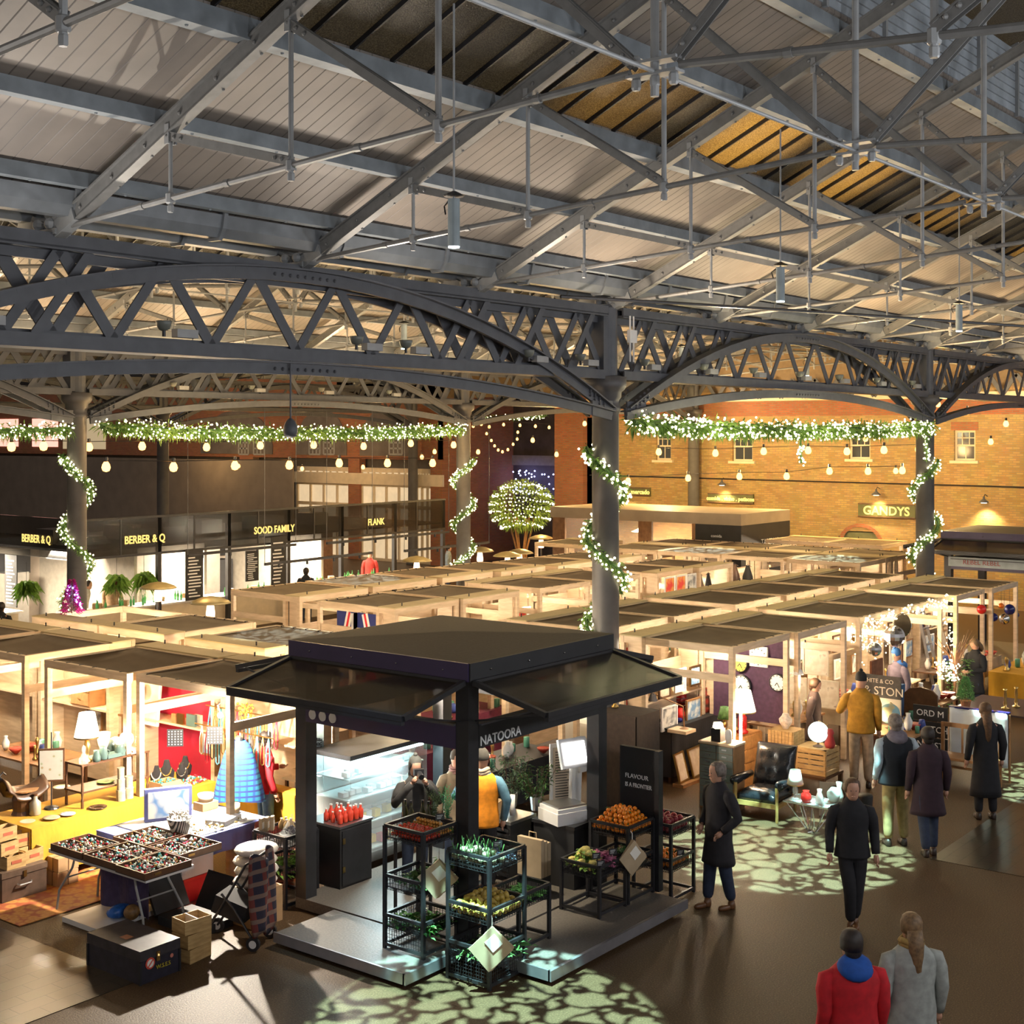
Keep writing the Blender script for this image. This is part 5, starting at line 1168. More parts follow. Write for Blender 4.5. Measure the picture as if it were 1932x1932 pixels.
# phase angle: direction from the column to the camera is about yaw+180
for (x,y,z1,z0,pt,sg,lab) in ((17.93,12,5.55,2.6,1.38,-1,'lit garland spiralling down the central column'),(18.05,26.1,5.3,1.8,1.62,-1,'lit garland spiralling down the left column'),
                            (31.4,26.1,5.0,1.8,1.3,1,'lit garland spiralling down the column by the round tree'),(31.4,12,5.15,1.8,1.5,1,'lit garland spiralling down the right column')):
    cam_a = math.atan2(-y,-x); left = cam_a-sg*-1*PI/2 if False else cam_a + (-PI/2 if sg<0 else PI/2)
    spiral(x,y,z0,z1,pt,cam_a+(PI/2)*(-1)*(1 if sg<0 else -1),-sg,lab)
# warm bulbs on their strings
sb_ = tag(MB().lathe([(.008,-.06),(.035,-.05),(.048,-.015),(.04,.02),(.022,.05)],(0,0,0),10).build('string_bulb', M['bulb'], None, True),cat='light bulb')
MB().tube([(0,0,.045),(0,0,.1)],.02,6).build('socket', M['black'], sb_)
def strand(pts, lab, glab, drop=.0, cable=True, sc=1.0, lampW=0):
    global sb_first
    for i,p in enumerate(pts):
        if sb_first: sb_.location=p; sb_['label']=lab; sb_['group']=glab; sb_.scale=(sc,)*3; sb_first=False
        else: dup(sb_,p,0,lab,glab,scale=sc)
    if cable:
        tag(MB().tube([Vector(p)+Vector((0,0,.12+drop)) for p in pts],.009,5).build('bulb_cable', M['black']),'thin black cable carrying the '+glab,'cable')
sb_first = True
strand([(40.0, 25.83, 4.13), (40.0, 23.44, 4.28), (40.0, 21.51, 4.37), (40.0, 19.82, 4.41), (40.0, 18.35, 4.6), (40.0, 17.08, 4.62), (40.0, 15.99, 4.66)],'bare warm bulb in the lower line before the yellow brick wall','lower wall bulbs',sc=2.1)
strand([(38.0, 23.36, 5.18), (38.0, 21.28, 5.16), (38.0, 19.6, 5.23), (38.0, 18.12, 5.27), (38.0, 16.88, 5.25), (38.0, 15.74, 5.3), (38.0, 14.71, 5.33)],'bare warm bulb in the upper line before the yellow brick wall','upper wall bulbs',sc=2.1)
strand([(17.3, 24.0, 5.09), (19.03, 24.0, 5.05), (20.76, 24.0, 5.05), (22.43, 24.0, 5.03), (24.09, 24.0, 5.05), (25.83, 24.0, 5.02), (27.59, 24.0, 4.99)],'bare warm bulb in the lower line below the long left garland','lower left bulbs',sc=1.9)
strand([(17.33, 27.5, 5.48), (18.14, 27.5, 5.49), (19.35, 27.5, 5.46), (20.86, 27.5, 5.47), (22.85, 27.5, 5.43), (24.66, 27.5, 5.46), (26.61, 27.5, 5.46), (28.59, 27.5, 5.41), (30.62, 27.5, 5.48), (32.61, 27.5, 5.42)],'bare warm bulb in the upper line below the long left garland','upper left bulbs',sc=1.9)
strand([(41.0, 47.16, 4.31), (41.0, 43.08, 4.26), (41.0, 39.47, 4.38), (41.0, 36.23, 4.83), (41.0, 35.56, 5.05), (41.0, 33.34, 5.06), (41.0, 29.61, 5.0), (41.0, 30.71, 5.52), (41.0, 28.35, 6.13), (41.0, 23.74, 6.82), (41.0, 17.59, 5.61), (41.0, 16.6, 4.61), (41.0, 15.26, 6.67), (41.0, 14.36, 6.43), (41.0, 13.66, 5.53), (41.0, 13.21, 6.06), (41.0, 15.55, 5.54)],'bare warm bulb strung among the far rafters and walls','scattered far bulbs',cable=False,sc=1.7)
strand([(44.0, 36.04, 6.07), (44.0, 35.61, 6.15), (44.0, 35.19, 6.04), (44.0, 34.44, 6.13), (44.0, 33.6, 6.1), (44.0, 32.82, 6.06), (44.0, 32.14, 6.01)],'small warm bulb in the row over the dark recess','recess bulbs',sc=1.2)
strand([(44.0, 35.33, 5.76), (44.0, 35.08, 5.48), (44.0, 34.91, 5.26), (44.0, 34.72, 5.09), (44.0, 34.5, 5.02), (44.0, 34.22, 5.11), (44.0, 33.95, 5.33), (44.0, 33.74, 5.54), (44.0, 33.71, 5.82)],'small warm bulb on the drooping loop over the dark recess','loop bulbs',sc=1.1)
# patio heaters
def heater(x,y,h,lab):
    t = thing('patio_heater',lab,'patio heater',(x,y,0))
    MB().lathe([(.22,0),(.22,.7),(.16,.72)],(0,0,0),14).build('gas_housing', M['steel'], t); MB().tube([(0,0,.7),(0,0,h-.35)],.03,8).build('pole', M['chrome'], t)
    MB().lathe([(.09,h-.38),(.1,h-.3),(.07,h-.08)],(0,0,0),12).build('burner', emis('heater_burner',(1,.55,.3),4), t)
    MB().lathe([(.44,h-.07),(.38,h-.02),(.2,h+.05),(.03,h+.08)],(0,0,0),24).build('hood', mat('heater_hood',(.45,.36,.18),.4,.3), t, True)
for x,y,h,lab in ((20.4,26.3,2.2,'patio heater with wide hood before the left kitchen counter'),(19.3,23.1,2.2,'patio heater, nearer one, left of the blue lit stall'),(32.8,26.6,2.2,'patio heater right beside the far middle column'),(32.0,24.9,2.2,'nearest of the patio heaters by the round tree'),(33.9,25.9,2.1,'patio heater hood in front of the round tree trunk'),(38.0,28.1,2.2,'patio heater behind the round tree trunk'),(29.2,26.0,2.2,'patio heater hood peeking above the stall roofs below the kitchens')):
    heater(x,y,h,lab)
# round lit tree
tr = thing('round_tree','round clipped tree wound with bands of fairy lights','tree',(42.0,32.0,0)); m = MB(); c = Vector((0,0,2.98))
for k in range(4200):
    d = Vector((R(-1,1),R(-1,1),R(-1,1)))
    if .1 < d.length < 1: d = d.normalized(); m.leaf(c+Vector((d.x*1.22,d.y*1.22,d.z*.98))*R(.72,1.0), d+Vector((R(-.5,.5),R(-.5,.5),R(-.4,.4))), .17,.05)
tag(m.build('foliage', mat('clipped_leaves',(.2,.3,.05),.6,0,.4,6), tr), kind='stuff'); m = MB()
for k in range(6): a=k*1.05; m.tube([(.12*math.cos(a),.12*math.sin(a),0),(.2*math.cos(a),.2*math.sin(a),1.3),(.5*math.cos(a),.5*math.sin(a),2.5)],.04,6)
m.build('trunk', M['wood_mid'], tr); m = MB()
for b in range(6):
    z = -.75+b*.3
    for k in range(54): a = 2*PI*k/54+R(-.04,.04); q = math.sqrt(max(0,1-(z/.98)**2)); m.ball((1.26*q*math.cos(a),1.26*q*math.sin(a),2.98+z+.1*math.sin(a*2)+R(-.04,.04)),.026,6,4)
tag(m.build('fairy_lights', M['fairy'], tr), kind='stuff')
m = MB()
for k in range(90): m.ball((49.9,R(33,38.6),R(3.0,4.1)),.035,5,3)
tag(m.build('blue_fairy_lights', M['fairy_b']),'curtain of tiny blue fairy lights in the dark recess','fairy lights',kind='stuff')
# ================================================================ FOOD KITCHENS (back left)
kt = thing('food_kitchen_block','row of black framed food kitchens with lettered glass fascia','kitchen',(21.5,31,0))
W_ = 14.8
MB().box(0,W_,5.6,5.75,0,2.62).build('rear_wall', mat('kitchen_tile',(.4,.34,.28),.3,0,.1,4), kt)
MB().box(.0,W_,0.1,5.6,2.62,2.68).build('roof', M['black_board'], kt); MB().box(0,.06,0,5.6,2.42,3.5).build('side_fascia', M['dark_glass'], kt)
for x in (0,2.55,5.05,7.4,9.7,12.2,W_-.12):
    MB().box(x,x+.12,0,.12,0,3.5).build('post', M['black'], kt)
for z in (2.42,3.44): MB().box(0,W_,-.03,.04,z,z+.06).build('fascia_rail', M['black'], kt)
MB().box(0,W_,.0,.012,2.48,3.44).build('glass_fascia', mat('smoked_fascia',(.02,.018,.015),.15,0,0,1,alpha=.7), kt)
for x in (1.3,3.8,6.2,8.5,10.9,13.3): MB().box(x,x+.04,-.01,.03,2.48,3.44).build('glazing_bar', M['black'], kt)
for i,(x,w_) in enumerate([(.7,.9),(2.9,.7),(5.9,.8),(8.2,1.1),(10.6,.7)]):
    MB().box(x,x+w_,2.2,3.0,2.7,3.1).build('roof_duct', M['steel'], kt)
for x,w_,d_,h_,c_ in ((.9,.8,4.9,1.7,'steel'),(3.0,.7,5.0,1.9,'black_board'),(5.4,.6,4.9,1.2,'steel'),(8.0,.9,4.9,2.0,'steel'),(8.95,.6,5.0,1.5,'black_board'),(4.1,.5,5.0,1.4,'wood_mid')):
    MB().box(x,x+w_,d_,5.55,0,h_).build('appliance', M[c_], kt)
for x in (1.0,3.4,6.0,8.6): MB().box(x,x+1.1,5.45,5.58,1.6,2.3).build('chalk_board', M['black_board'], kt)
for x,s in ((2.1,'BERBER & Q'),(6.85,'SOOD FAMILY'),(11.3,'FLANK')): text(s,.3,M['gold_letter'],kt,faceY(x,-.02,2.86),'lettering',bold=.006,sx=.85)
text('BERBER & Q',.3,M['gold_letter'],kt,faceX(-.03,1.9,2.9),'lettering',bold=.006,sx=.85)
MB().box(0,W_,.25,.9,0,.95).build('counter_front', M['cream'], kt); MB().box(-.02,W_+.02,.18,1.0,.95,1.0).build('countertop', M['white'], kt)
for x in (2.5,5.0,9.8): MB().box(x,x+.1,1.0,5.6,0,2.62).build('partition', mat('kitchen_partition%d'%x,(.4,.36,.3),.5), kt)
m = MB()
for z in (1.5,1.85,2.2): m.box(5.3,7.2,5.2,5.55,z,z+.04).box(10.2,11.6,5.2,5.55,z,z+.04)
m.build('wall_shelf', M['wood_mid'], kt)
MB().add([(0.6,1.2,2.3),(2.2,1.2,2.3),(2.2,2.4,2.3),(.6,2.4,2.3),(.9,1.5,2.9),(1.9,1.5,2.9),(1.9,2.1,2.9),(.9,2.1,2.9)],[(0,3,2,1),(4,5,6,7),(0,1,5,4),(1,2,6,5),(2,3,7,6),(3,0,4,7)]).build('extractor_hood', M['steel'], kt)
MB().box(12.3,14.6,5.3,5.58,0,2.4).build('dark_panel', M['wood_dark'], kt)
for x,e in ((1.2,420),(3.8,420),(6.2,420),(8.6,380),(11.0,200),(13.4,90)): lamp('kitchen_lamp','AREA',(21.5+x,33.0,2.55),(1,.86,.66),e,1.2,(21.5+x,33,0))
lamp('kitchen_lamp','AREA',(20.6,34.5,2.6),(1,.86,.66),600,1.2,(20.6,34.5,0))
# side kitchen to the left of the corner column
k2 = thing('side_kitchen_counter','white counter of the kitchen at the far left edge','kitchen counter',(18.2,33,0))
MB().box(0,2.8,0,5,0,.95).build('body', M['cream'], k2); MB().box(-.1,2.9,-.1,5.1,.95,1.0).build('countertop', M['white'], k2); 
def menu(x,y,z,w,h,rz,lab,rows=14):
    t = thing('menu_board',lab,'menu board',(x,y,z),rz); MB().box(-w/2,w/2,0,.03,0,h).build('panel', M['black_board'], t); m = MB()
    for k in range(rows): a=R(-w*.42,-w*.3); m.box(a,R(0,w*.42),-.004,-.0005,h*(.06+.88*k/rows),h*(.06+.88*k/rows)+h*.025)
    m.build('chalk_line', M['lettering'], t)
menu(25.2,30.85,1.05,.62,1.45,0,'black chalked menu board right of the fern baskets'); menu(28.4,30.85,.95,.6,1.7,0,'black chalked menu board left of the middle kitchen')
menu(20.9,33.2,1.1,.55,1.4,-PI2,'black chalked menu board at the left edge kitchen'); menu(27.35,30.85,1.4,.5,.9,0,'small dark board of bottles between the kitchens')
bt = tag(MB().lathe([(.03,0),(.035,.14),(.012,.2),(.012,.26)],(0,0,0),8).build('bottle', mat('bottle_green',(.06,.3,.08),.15), None, True),cat='bottle')
spots = [(22.2+R(0,12),31.25+R(0,.5),1.0) for k in range(34)]
place(bt,spots,'green bottle on the long kitchen counter','counter bottles',rot=False)
bx = tag(MB().box(-.1,.1,-.08,.08,0,.14).build('box', M['cardboard']),cat='box'); place(bx,[(22.4+R(0,12),31.5+R(0,.4),1.0) for k in range(14)],'small brown box on the long kitchen counter','counter boxes',rot=False)
for i,(x,y) in enumerate([(22.9,31.3),(23.8,31.3),(20.6,32.0)]):
    t = thing('fern_basket','%s trailing fern basket hanging in the left kitchen'%ORD[i],'plant',(x,y,1.75)); f = MB()
    for k in range(160): a=R(0,6.3); f.leaf((R(-.1,.1),R(-.1,.1),R(-.1,.15)),(math.cos(a),math.sin(a),R(-.8,.4)),R(.2,.42),.03,.6)
    f.build('foliage', M['green_l'], t); MB().lathe([(.08,-.1),(.14,0),(.13,0)],(0,0,0),10).build('pot', M['wood_dark'], t); MB().tube([(0,0,0),(0,0,.65)],.006,4).build('wire', M['black'], t)
tt = thing('tinsel_tree','small magenta tinsel tree with blue lights on the stall top','tinsel tree',(14.9,21.7,SH+.03)); f = MB()
for k in range(900):
    z = R(0,.62); a=R(0,6.3); q=(.2*(1-z/.66))*R(.3,1); f.leaf((q*math.cos(a),q*math.sin(a),z),(math.cos(a),math.sin(a),R(-.2,.5)),.07,.012)
f.build('foliage', mat('magenta_tinsel',(.5,.01,.25),.3,.3), tt); m = MB()
for k in range(18): z=R(.05,.55); a=R(0,6.3); m.ball((.2*(1-z/.66)*math.cos(a),.2*(1-z/.66)*math.sin(a),z),.016,6,4)
m.build('fairy_lights', M['fairy_b'], tt); MB().tube([(0,0,0),(0,0,.6)],.012,6).build('trunk', M['wood_dark'], tt)
# steel light bars slung in front of the kitchens
for i,(a,b) in enumerate([(((22.9,28.3,2.62)),(26.6,28.2,2.66)),((24.0,26.6,2.4),(28.0,26.6,2.42)),((27.8,28.2,2.62),(33.2,28.2,2.64)),((30.0,27.2,2.3),(34.0,27.2,2.3))]):
    t = thing('light_bar','%s slim black light bar slung before the kitchens'%ORD[i],'light bar'); MB().bar(a,b,.06,.07).build('bar', M['black'], t); m = MB()
    for k in range(4): p = Vector(a)+(Vector(b)-Vector(a))*(k+.5)/4; m.tube([p,p-Vector((0,0,.12))],.035,8)
    m.build('spot_head', M['black'], t); MB().tube([a,(a[0],a[1],6.4)],.008,5).tube([b,(b[0],b[1],6.4)],.008,5).build('suspension_wire', M['dark_iron'], t)
# tavern kiosk by the brick wall
tv = thing('tavern_kiosk','black and wood glazed tavern kiosk against the yellow brick wall','kiosk',(37.3,20.0,0))
MB().box(0,3.3,0,7.2,2.95,3.3).build('roof', mat('taupe_roof',(.34,.27,.19),.6,0,.1,2), tv); MB().box(0,3.3,0,.1,0,2.95).build('end_wall', M['black_board'], tv)
MB().box(0,.06,.1,1.6,0,2.95).build('dark_panel', M['black_board'], tv); MB().box(3.2,3.3,.1,7.1,0,2.95).build('rear_wall', M['brick_y'], tv)
for y in (1.6,3.2,4.9,6.6): MB().box(0,.1,y,y+(.5 if y in (3.2,6.6) else .12),0,2.95).build('timber_panel', M['wood_mid'], tv)
MB().box(0,.02,1.7,7.1,.9,2.95).build('window_glass', M['glass'], tv); MB().box(0,.08,1.7,7.1,0,.9).build('low_wall', mat('grey_low_wall',(.3,.24,.18),.6), tv)
text('TABERNA',.28,M['lettering'],tv,faceY(1.9,-.012,2.35),'lettering')
text('comida',.13,M['lettering'],tv,faceX(-.012,.85,2.6),'lettering'); text('vinho',.13,M['lettering'],tv,faceX(-.012,.85,2.4),'lettering'); text('petiscos',.13,M['lettering'],tv,faceX(-.012,.85,2.2),'lettering')
for i,(y,z) in enumerate([(2.4,2.2),(2.1,2.5),(4.2,2.2),(4.5,2.5)]):
    q = thing('pendant_lamp','wide glowing pendant in the tavern window, %s from the right'%ORD[i],'pendant lamp',(38.6,20+y,z)); MB().lathe([(.26,0),(.05,.09),(.02,.12)],(0,0,0),16).build('shade', M['cream'], q); MB().lathe([(.2,-.01),(.2,0)],(0,0,0),16).build('glow', M['shade_glow'], q); MB().tube([(0,0,.1),(0,0,.45)],.008,5).build('flex', M['black'], q)
lamp('tavern_lamp','AREA',(38.8,24,2.85),(1,.62,.32),330,1.5,(38.8,24,0))
# wall signs with lamps
def wsign(y,z,w,h,txt,ts,lab):
    t = thing('wall_sign',lab,'sign',(WX-.08,y,z)); MB().box(0,.07,-w/2,w/2,-h/2,h/2).build('board', mat('olive_sign_board',(.09,.1,.035),.5), t)
    m = MB()
    for a,b in ((-h/2,-h/2+.04),(h/2-.04,h/2)): m.box(-.02,.0,-w/2,w/2,a,b)
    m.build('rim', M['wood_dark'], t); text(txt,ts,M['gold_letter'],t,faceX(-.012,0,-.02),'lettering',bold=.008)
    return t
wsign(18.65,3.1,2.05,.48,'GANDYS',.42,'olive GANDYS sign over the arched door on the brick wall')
wsign(24.7,3.35,1.9,.36,'comida . vinho . petiscos',.2,'olive sign partly hidden behind the tavern roof')
wsign(29.2,3.5,2.0,.32,'taberna do mercado',.24,'olive sign right of the central column, above the tavern')
for i,(y,z,lab) in enumerate([(18.9,3.65,'enamel wall lamp above the GANDYS sign'),(24.9,3.85,'enamel wall lamp above the middle olive sign'),(15.2,3.5,'enamel wall lamp right of the garlanded right column'),(29.6,4.0,'enamel wall lamp above the tavern sign')]):
    t = thing('wall_lamp',lab,'lamp',(WX-.35,y,z)); MB().lathe([(.17,0),(.13,.05),(.04,.12),(.03,.2)],(0,0,0),14).build('shade', M['dark_iron'], t, True); MB().lathe([(.1,-.02),(.05,.02)],(0,0,0),12).build('bulb', M['shade_glow'], t)
    MB().tube([(0,0,.18),(.1,0,.26),(.34,0,.2)],.014,6).build('arm', M['black'], t)
    lamp('wall_lamp_light','SPOT',(WX-.35,y,z-.05),(1,.75,.35),170,.05,(WX-.1,y,z-1.5),1.9,.8)
for x,y in ((41,15),(41,20),(41,25),(39.5,29)): lamp('string_and_fill_glow','POINT',(x,y,4.7),(1,.66,.26),420,.25)
for x,y in ((24,24.5),(30,25),(38,36),(36,42),(20,25),(42,44),(42,52),(36,50)): lamp('string_and_fill_glow','POINT',(x,y,4.9),(1,.62,.25),120,.25)  # far left ones are added fill, brightening the red brick and cream band
for x,y in ((21.5,24.6),(27.5,24.6),(24.5,10.9),(28.5,10.9),(20.5,10.9)): lamp('garland_glow','POINT',(x,y,5.7),(1,.85,.5),40,.3)
tag(MB().tube([(WX-.1,9,4.0),(WX-.1,31,4.1)],.025,6).build('wall_pipe', M['black']),'black conduit running along the brick wall','pipe')
# enclosing dark walls behind the kitchens
struct(MB().box(WX+.4,WX+.6,39,75,0,4.6).build('wall_back_lower', mat('dark_backdrop_wall',(.07,.06,.055),.8)))
struct(MB().box(-8,WX+6,75,75.3,0,12).build('wall_left', mat('far_left_wall',(.1,.08,.07),.8)))
struct(MB().box(WX,WX+5.2,30.9,31.2,0,12).build('wall_return', M['brick_rx'])); struct(MB().box(WX,WX+5.2,38.8,39.1,0,12).build('wall_return_left', M['brick_rx']))
struct(MB().box(WX+5.3,WX+5.5,30,40,7,13).build('wall_recess_upper', M['black_board'])); struct(MB().box(WX,WX+.3,39,75,8.5,13).build('wall_gable_left', M['black_board']))
# ================================================================ LEFT FOREGROUND: bric-a-brac
M['mustard'] = mat('mustard_cloth',(.55,.29,.02),.85,0,.12,4)
M['peri'] = mat('periwinkle_cloth',(.13,.15,.38),.85,0,.1,4)
yt_ = table('cloth_table','long trestle table under a mustard cloth at the left',10.02,13.0,15.46,16.45,.75,M['mustard'],.62)
table('cloth_table','table under a periwinkle cloth lit white by the clip lamp',10.5,12.2,13.45,14.75,.75,M['peri'],.25,legs=M['steel'])
MB().box(0,0,0,0,0,0)
wc = tag(MB().sheet(lambda u,v:(10.75+1.4*u,13.5+1.2*v,.765+.006*math.sin(9*u)*math.sin(7*v)),12,10,.004).build('white_cloth', M['paper'], None, True),'white cloth spread over the periwinkle table','cloth')
def folding(x0,x1,y0,y1,h,lab):
    t = thing('folding_table',lab,'folding table',(x0,y0,0)); w,d=x1-x0,y1-y0
    MB().box(0,w,0,d,h-.045,h).build('tabletop', M['white_plastic'], t)
    for yy in (.25,d-.25):
        for x in (.06,w-.06):
            s = 1 if x<.1 else -1; e = -.12 if yy<.5 else .12
            MB().tube([(x+s*.06,yy-e,h-.05),(x+s*.05,yy-e*.6,h-.2),(x,yy+e,.25),(x-s*.01,yy+e*1.3,0)],.014,8).build('leg', M['iron_light'], t)
        MB().tube([(.07,yy,.42),(w-.07,yy,.42)],.01,6).build('brace', M['iron_light'], t)
    return t
folding(9.7,10.38,12.72,14.6,.74,'white folding table carrying black trays of jewellery')
def trinkets(x0,x1,y0,y1,z,n,mats,name,label,hh=.03):
    for k,mt in enumerate(mats):
        m = MB()
        for j in range(n//len(mats)):
            m.ball((R(x0,x1),R(y0,y1),z+R(0,hh)),R(.008,.019),6,4,R(.7,1.4),R(.7,1.4),1)
        if k == 0: root = tag(m.build(name, mt, None, True), label,'jewellery',kind='stuff')
        else: tag(m.build('beads', mt, root, True),kind='stuff')
M['bead_w']=mat('pearl_bead',(.75,.72,.66),.2); M['bead_r']=mat('red_bead',(.45,.02,.04),.2); M['bead_t']=mat('teal_bead',(.04,.25,.26),.2); M['bead_k']=mat('dark_bead',(.04,.03,.03),.2); M['bead_g']=mat('gold_bead',(.6,.38,.12),.25,.8)
bmix=[M['bead_w'],M['bead_w'],M['bead_r'],M['bead_t'],M['bead_k'],M['bead_g'],M['chrome']]
trs = [(9.64,10.3,12.66,13.2,'near'),(9.66,10.3,13.22,13.84,'second'),(9.66,10.2,13.88,14.5,'far'),(10.32,10.95,12.9,13.5,'near right'),(10.3,10.9,13.55,14.15,'back right')]
for i,(a,b,c,d,nm) in enumerate(trs):
    t = thing('jewellery_tray','black partitioned jewellery tray, the %s of five on the folding table'%nm,'tray',(a,c,.745)); w,e=b-a,d-c; m=MB()
    MB().box(0,w,0,e,0,.01).build('base', M['black_board'], t)
    m.box(0,.012,0,e,.01,.085).box(w-.012,w,0,e,.01,.085).box(.012,w-.012,0,.012,.01,.085).box(.012,w-.012,e-.012,e,.01,.085); m.build('sides', M['wood_dark'], t)
    MB().box(w/2-.006,w/2+.006,.012,e-.012,.01,.08).build('divider', M['wood_dark'], t); MB().box(w*.2,w*.2+.09,-.008,0,.035,.06).build('handle', M['brass'], t)
    trinkets(a+.03,b-.03,c+.03,d-.03,.775,330,bmix,'jewellery_heap','heap of mixed beads and chains in the %s tray'%nm,.045)
for i,(x,y) in enumerate([(10.95,13.5),(11.2,13.55)]): pass
trinkets(10.95,11.9,13.5,13.9,.785,120,[M['bead_w'],M['bead_g'],M['paper']],'jewellery_heap','loose pale jewellery along the edge of the white cloth',.02)
bk = thing('basket','black and white woven basket heaped with chains','basket',(11.0,13.75,.77)); MB().lathe([(.1,0),(.16,.2),(.15,.2),(.09,.02)],(0,0,0),20).build('weave', ramp_mat('woven_stripes','wave',[(.4,(.03,.03,.03)),(.6,(.6,.57,.5))],tsc=12), bk, True); m=MB()
for k in range(90): a=R(0,6.3); q=R(0,.16); m.ball((q*math.cos(a),q*math.sin(a),.2+R(0,.08)),R(.008,.018),6,4)
tag(m.build('chains', M['bead_w'], bk, True),kind='stuff')
pb = thing('boxed_plate_set','upright box lid printed with blue and white crockery','box',(11.3,14.35,.77),-.5); MB().box(-.3,.3,0,.08,0,.42).build('lid', M['peri'], pb); MB().box(-.26,.26,-.006,0,.04,.38).build('print', ramp_mat('crockery_print','voronoi',[(.1,(.75,.75,.72)),(.5,(.8,.8,.78)),(.8,(.15,.3,.6))],tsc=6), pb)
tag(MB().box(-.2,.2,-.15,.15,0,.06).build('flat_box', M['white_plastic'],None,False,(11.7,13.75,.77),.3),'flat white box at the edge of the white cloth','box')
mg = tag(MB().lathe([(.06,0),(.075,.02),(.08,.12),(.075,.12),(.07,.02)],(0,0,0),16).build('wicker_bowl', M['kraft'],None,True,(12.05,13.95,.77)),'small tan bowl lying by the stall post','bowl')
bk2=thing('cup_basket','cream ribbed basket on a small box by the tartan poncho','basket',(11.95,14.4,.77)); MB().box(-.13,.13,-.1,.1,0,.1).build('box',M['cardboard'],bk2); MB().lathe([(.09,.1),(.11,.2),(.1,.2),(.08,.12)],(0,0,0),18).build('basket',M['cream'],bk2,True)
# under the tables
tag(MB().box(0,.5,0,.35,0,.3).build('carton', M['white_plastic'],None,False,(10.75,13.4,.32),.02),'white carton with round marks under the periwinkle table','box')
rc = thing('storage_crate','red plastic crate under the periwinkle table','crate',(10.8,13.42,.01)); MB().box(0,.45,0,.32,0,.3).build('body', mat('red_plastic',(.5,.01,.02),.4), rc); MB().box(-.01,.46,-.01,.33,.27,.3).build('rim', mat('red_plastic_rim',(.55,.02,.02),.4), rc)
gr_ = thing('drape','dark violet cloth hanging under the jewellery table','cloth',(10.1,13.2,0)); MB().sheet(lambda u,v:(.0+.03*math.sin(12*u),.9*u,.69-.62*v),16,4,.006,(1,0,0)).build('cloth', cm('violet_cloth',(.05,.035,.09)), gr_)
# rugs and floor things
rg = tag(MB().box(9.15,11.4,14.35,15.9,.006,.014).build('rug', ramp_mat('orange_rug','voronoi',[(.1,(.45,.17,.03)),(.4,(.55,.27,.07)),(.7,(.35,.08,.03))],tsc=9)),'orange patterned rug under the left tables','rug')
tag(MB().box(10.65,12.3,12.85,13.9,.006,.016).build('rug', ramp_mat('red_rug','voronoi',[(.1,(.3,.03,.02)),(.4,(.4,.06,.04)),(.7,(.2,.1,.06))],tsc=8)),'red patterned rug beside the pushchair','rug')
tag(MB().box(9.55,10.45,13.42,14.1,.006,.066).build('folded_table', M['white_plastic']),'folded pale grey table top lying on the floor','folded table')
tk = thing('trunk','black travel trunk with round label and yellow initials, nearest on the floor','trunk',(8.95,11.83,0))
MB().box(0,.51,0,.91,0,.24).build('body', mat('black_trunk',(.02,.018,.03),.45,0,.3,10), tk); MB().box(-.006,.516,-.006,.916,.245,.355).build('lid', mat('trunk_lid',(.035,.03,.035),.45,0,.3,10), tk)
m=MB()
for x,y in ((0,0),(.51,0),(0,.91),(.51,.91)): m.box(x-.012,x+.012,y-.012,y+.012,0,.24)
m.build('corner_guard', M['black'], tk)
def disc(cx,cz,r,y,n=20): return MB().add([(cx+r*math.cos(2*PI*k/n),y,cz+r*math.sin(2*PI*k/n)) for k in range(n)]+[(cx+r*math.cos(2*PI*k/n),y-.003,cz+r*math.sin(2*PI*k/n)) for k in range(n)],[tuple(range(n)),tuple(range(2*n-1,n-1,-1))]+[(k,k+n,(k+1)%n+n,(k+1)%n) for k in range(n)])
lb = disc(.12,.2,.06,-.008).build('round_label', mat('red_label',(.6,.08,.05)), tk); disc(.12,.2,.042,-.0115).build('label_centre', M['paper'], lb); MB().cbox((.12,-.016,.2),(.09,.002,.014),0,0,-.8).build('label_band', mat('red_label2',(.6,.08,.05)), lb)
disc(.4,.2,.022,-.008).build('small_sticker', mat('pink_sticker',(.6,.2,.15)), tk)
text('W.S.E.S', .06, mat('yellow_initials',(.5,.4,.03)), tk, faceY(.29,-.009,.13), 'initials')
MB().box(.12,.22,.4,.52,.356,.358).build('top_sticker', mat('brown_sticker',(.3,.12,.06)), tk); MB().tube([(.22,.0-.01,.27),(.22,-.02,.25)],.02,8).box(.2,.24,-.02,-.006,.2,.3).build('latch', M['brass'], tk)
for k,(z,rr) in enumerate([(0,.15),(.155,.05),(.31,-.1)]):
    t = thing('wine_crate','wooden wine crate, %s of the stack of three by the black trunk'%('lowest','middle','topmost')[k],'wine crate',(9.78,12.02,z),rr)
    MB().box(-.17,.17,-.12,.12,0,.012).build('base', M['wood_mid'], t); m=MB().box(-.17,.17,-.13,-.118,0,.15).box(-.17,.17,.118,.13,0,.15).box(-.17,-.158,-.118,.118,0,.15).box(.158,.17,-.118,.118,0,.15); m.build('sides', M['wood_crate'], t); MB().box(-.006,.006,-.118,.118,.01,.15).build('divider', M['white'] if k==2 else M['wood_crate'], t)
    text('GRAND CRU' if False else '', .03, M['black'], t, faceY(0,-.14,.07)) if False else None
oc = thing('open_case','open black suitcase propped behind the wine crates','suitcase',(10.2,12.4,0)); MB().box(0,.5,0,.75,0,.1).build('base', M['black_board'], oc)
MB().join(MB().box(0,.5,0,.04,0,.5), Matrix.Translation((0,.78,.1)) @ Matrix.Rotation(-.5,4,'X')).build('lid', M['black_board'], oc); MB().join(MB().box(0,.04,0,.7,0,.45), Matrix.Translation((.5,0,.08)) @ Matrix.Rotation(.5,4,'Y')).build('side_flap', M['black'], oc)
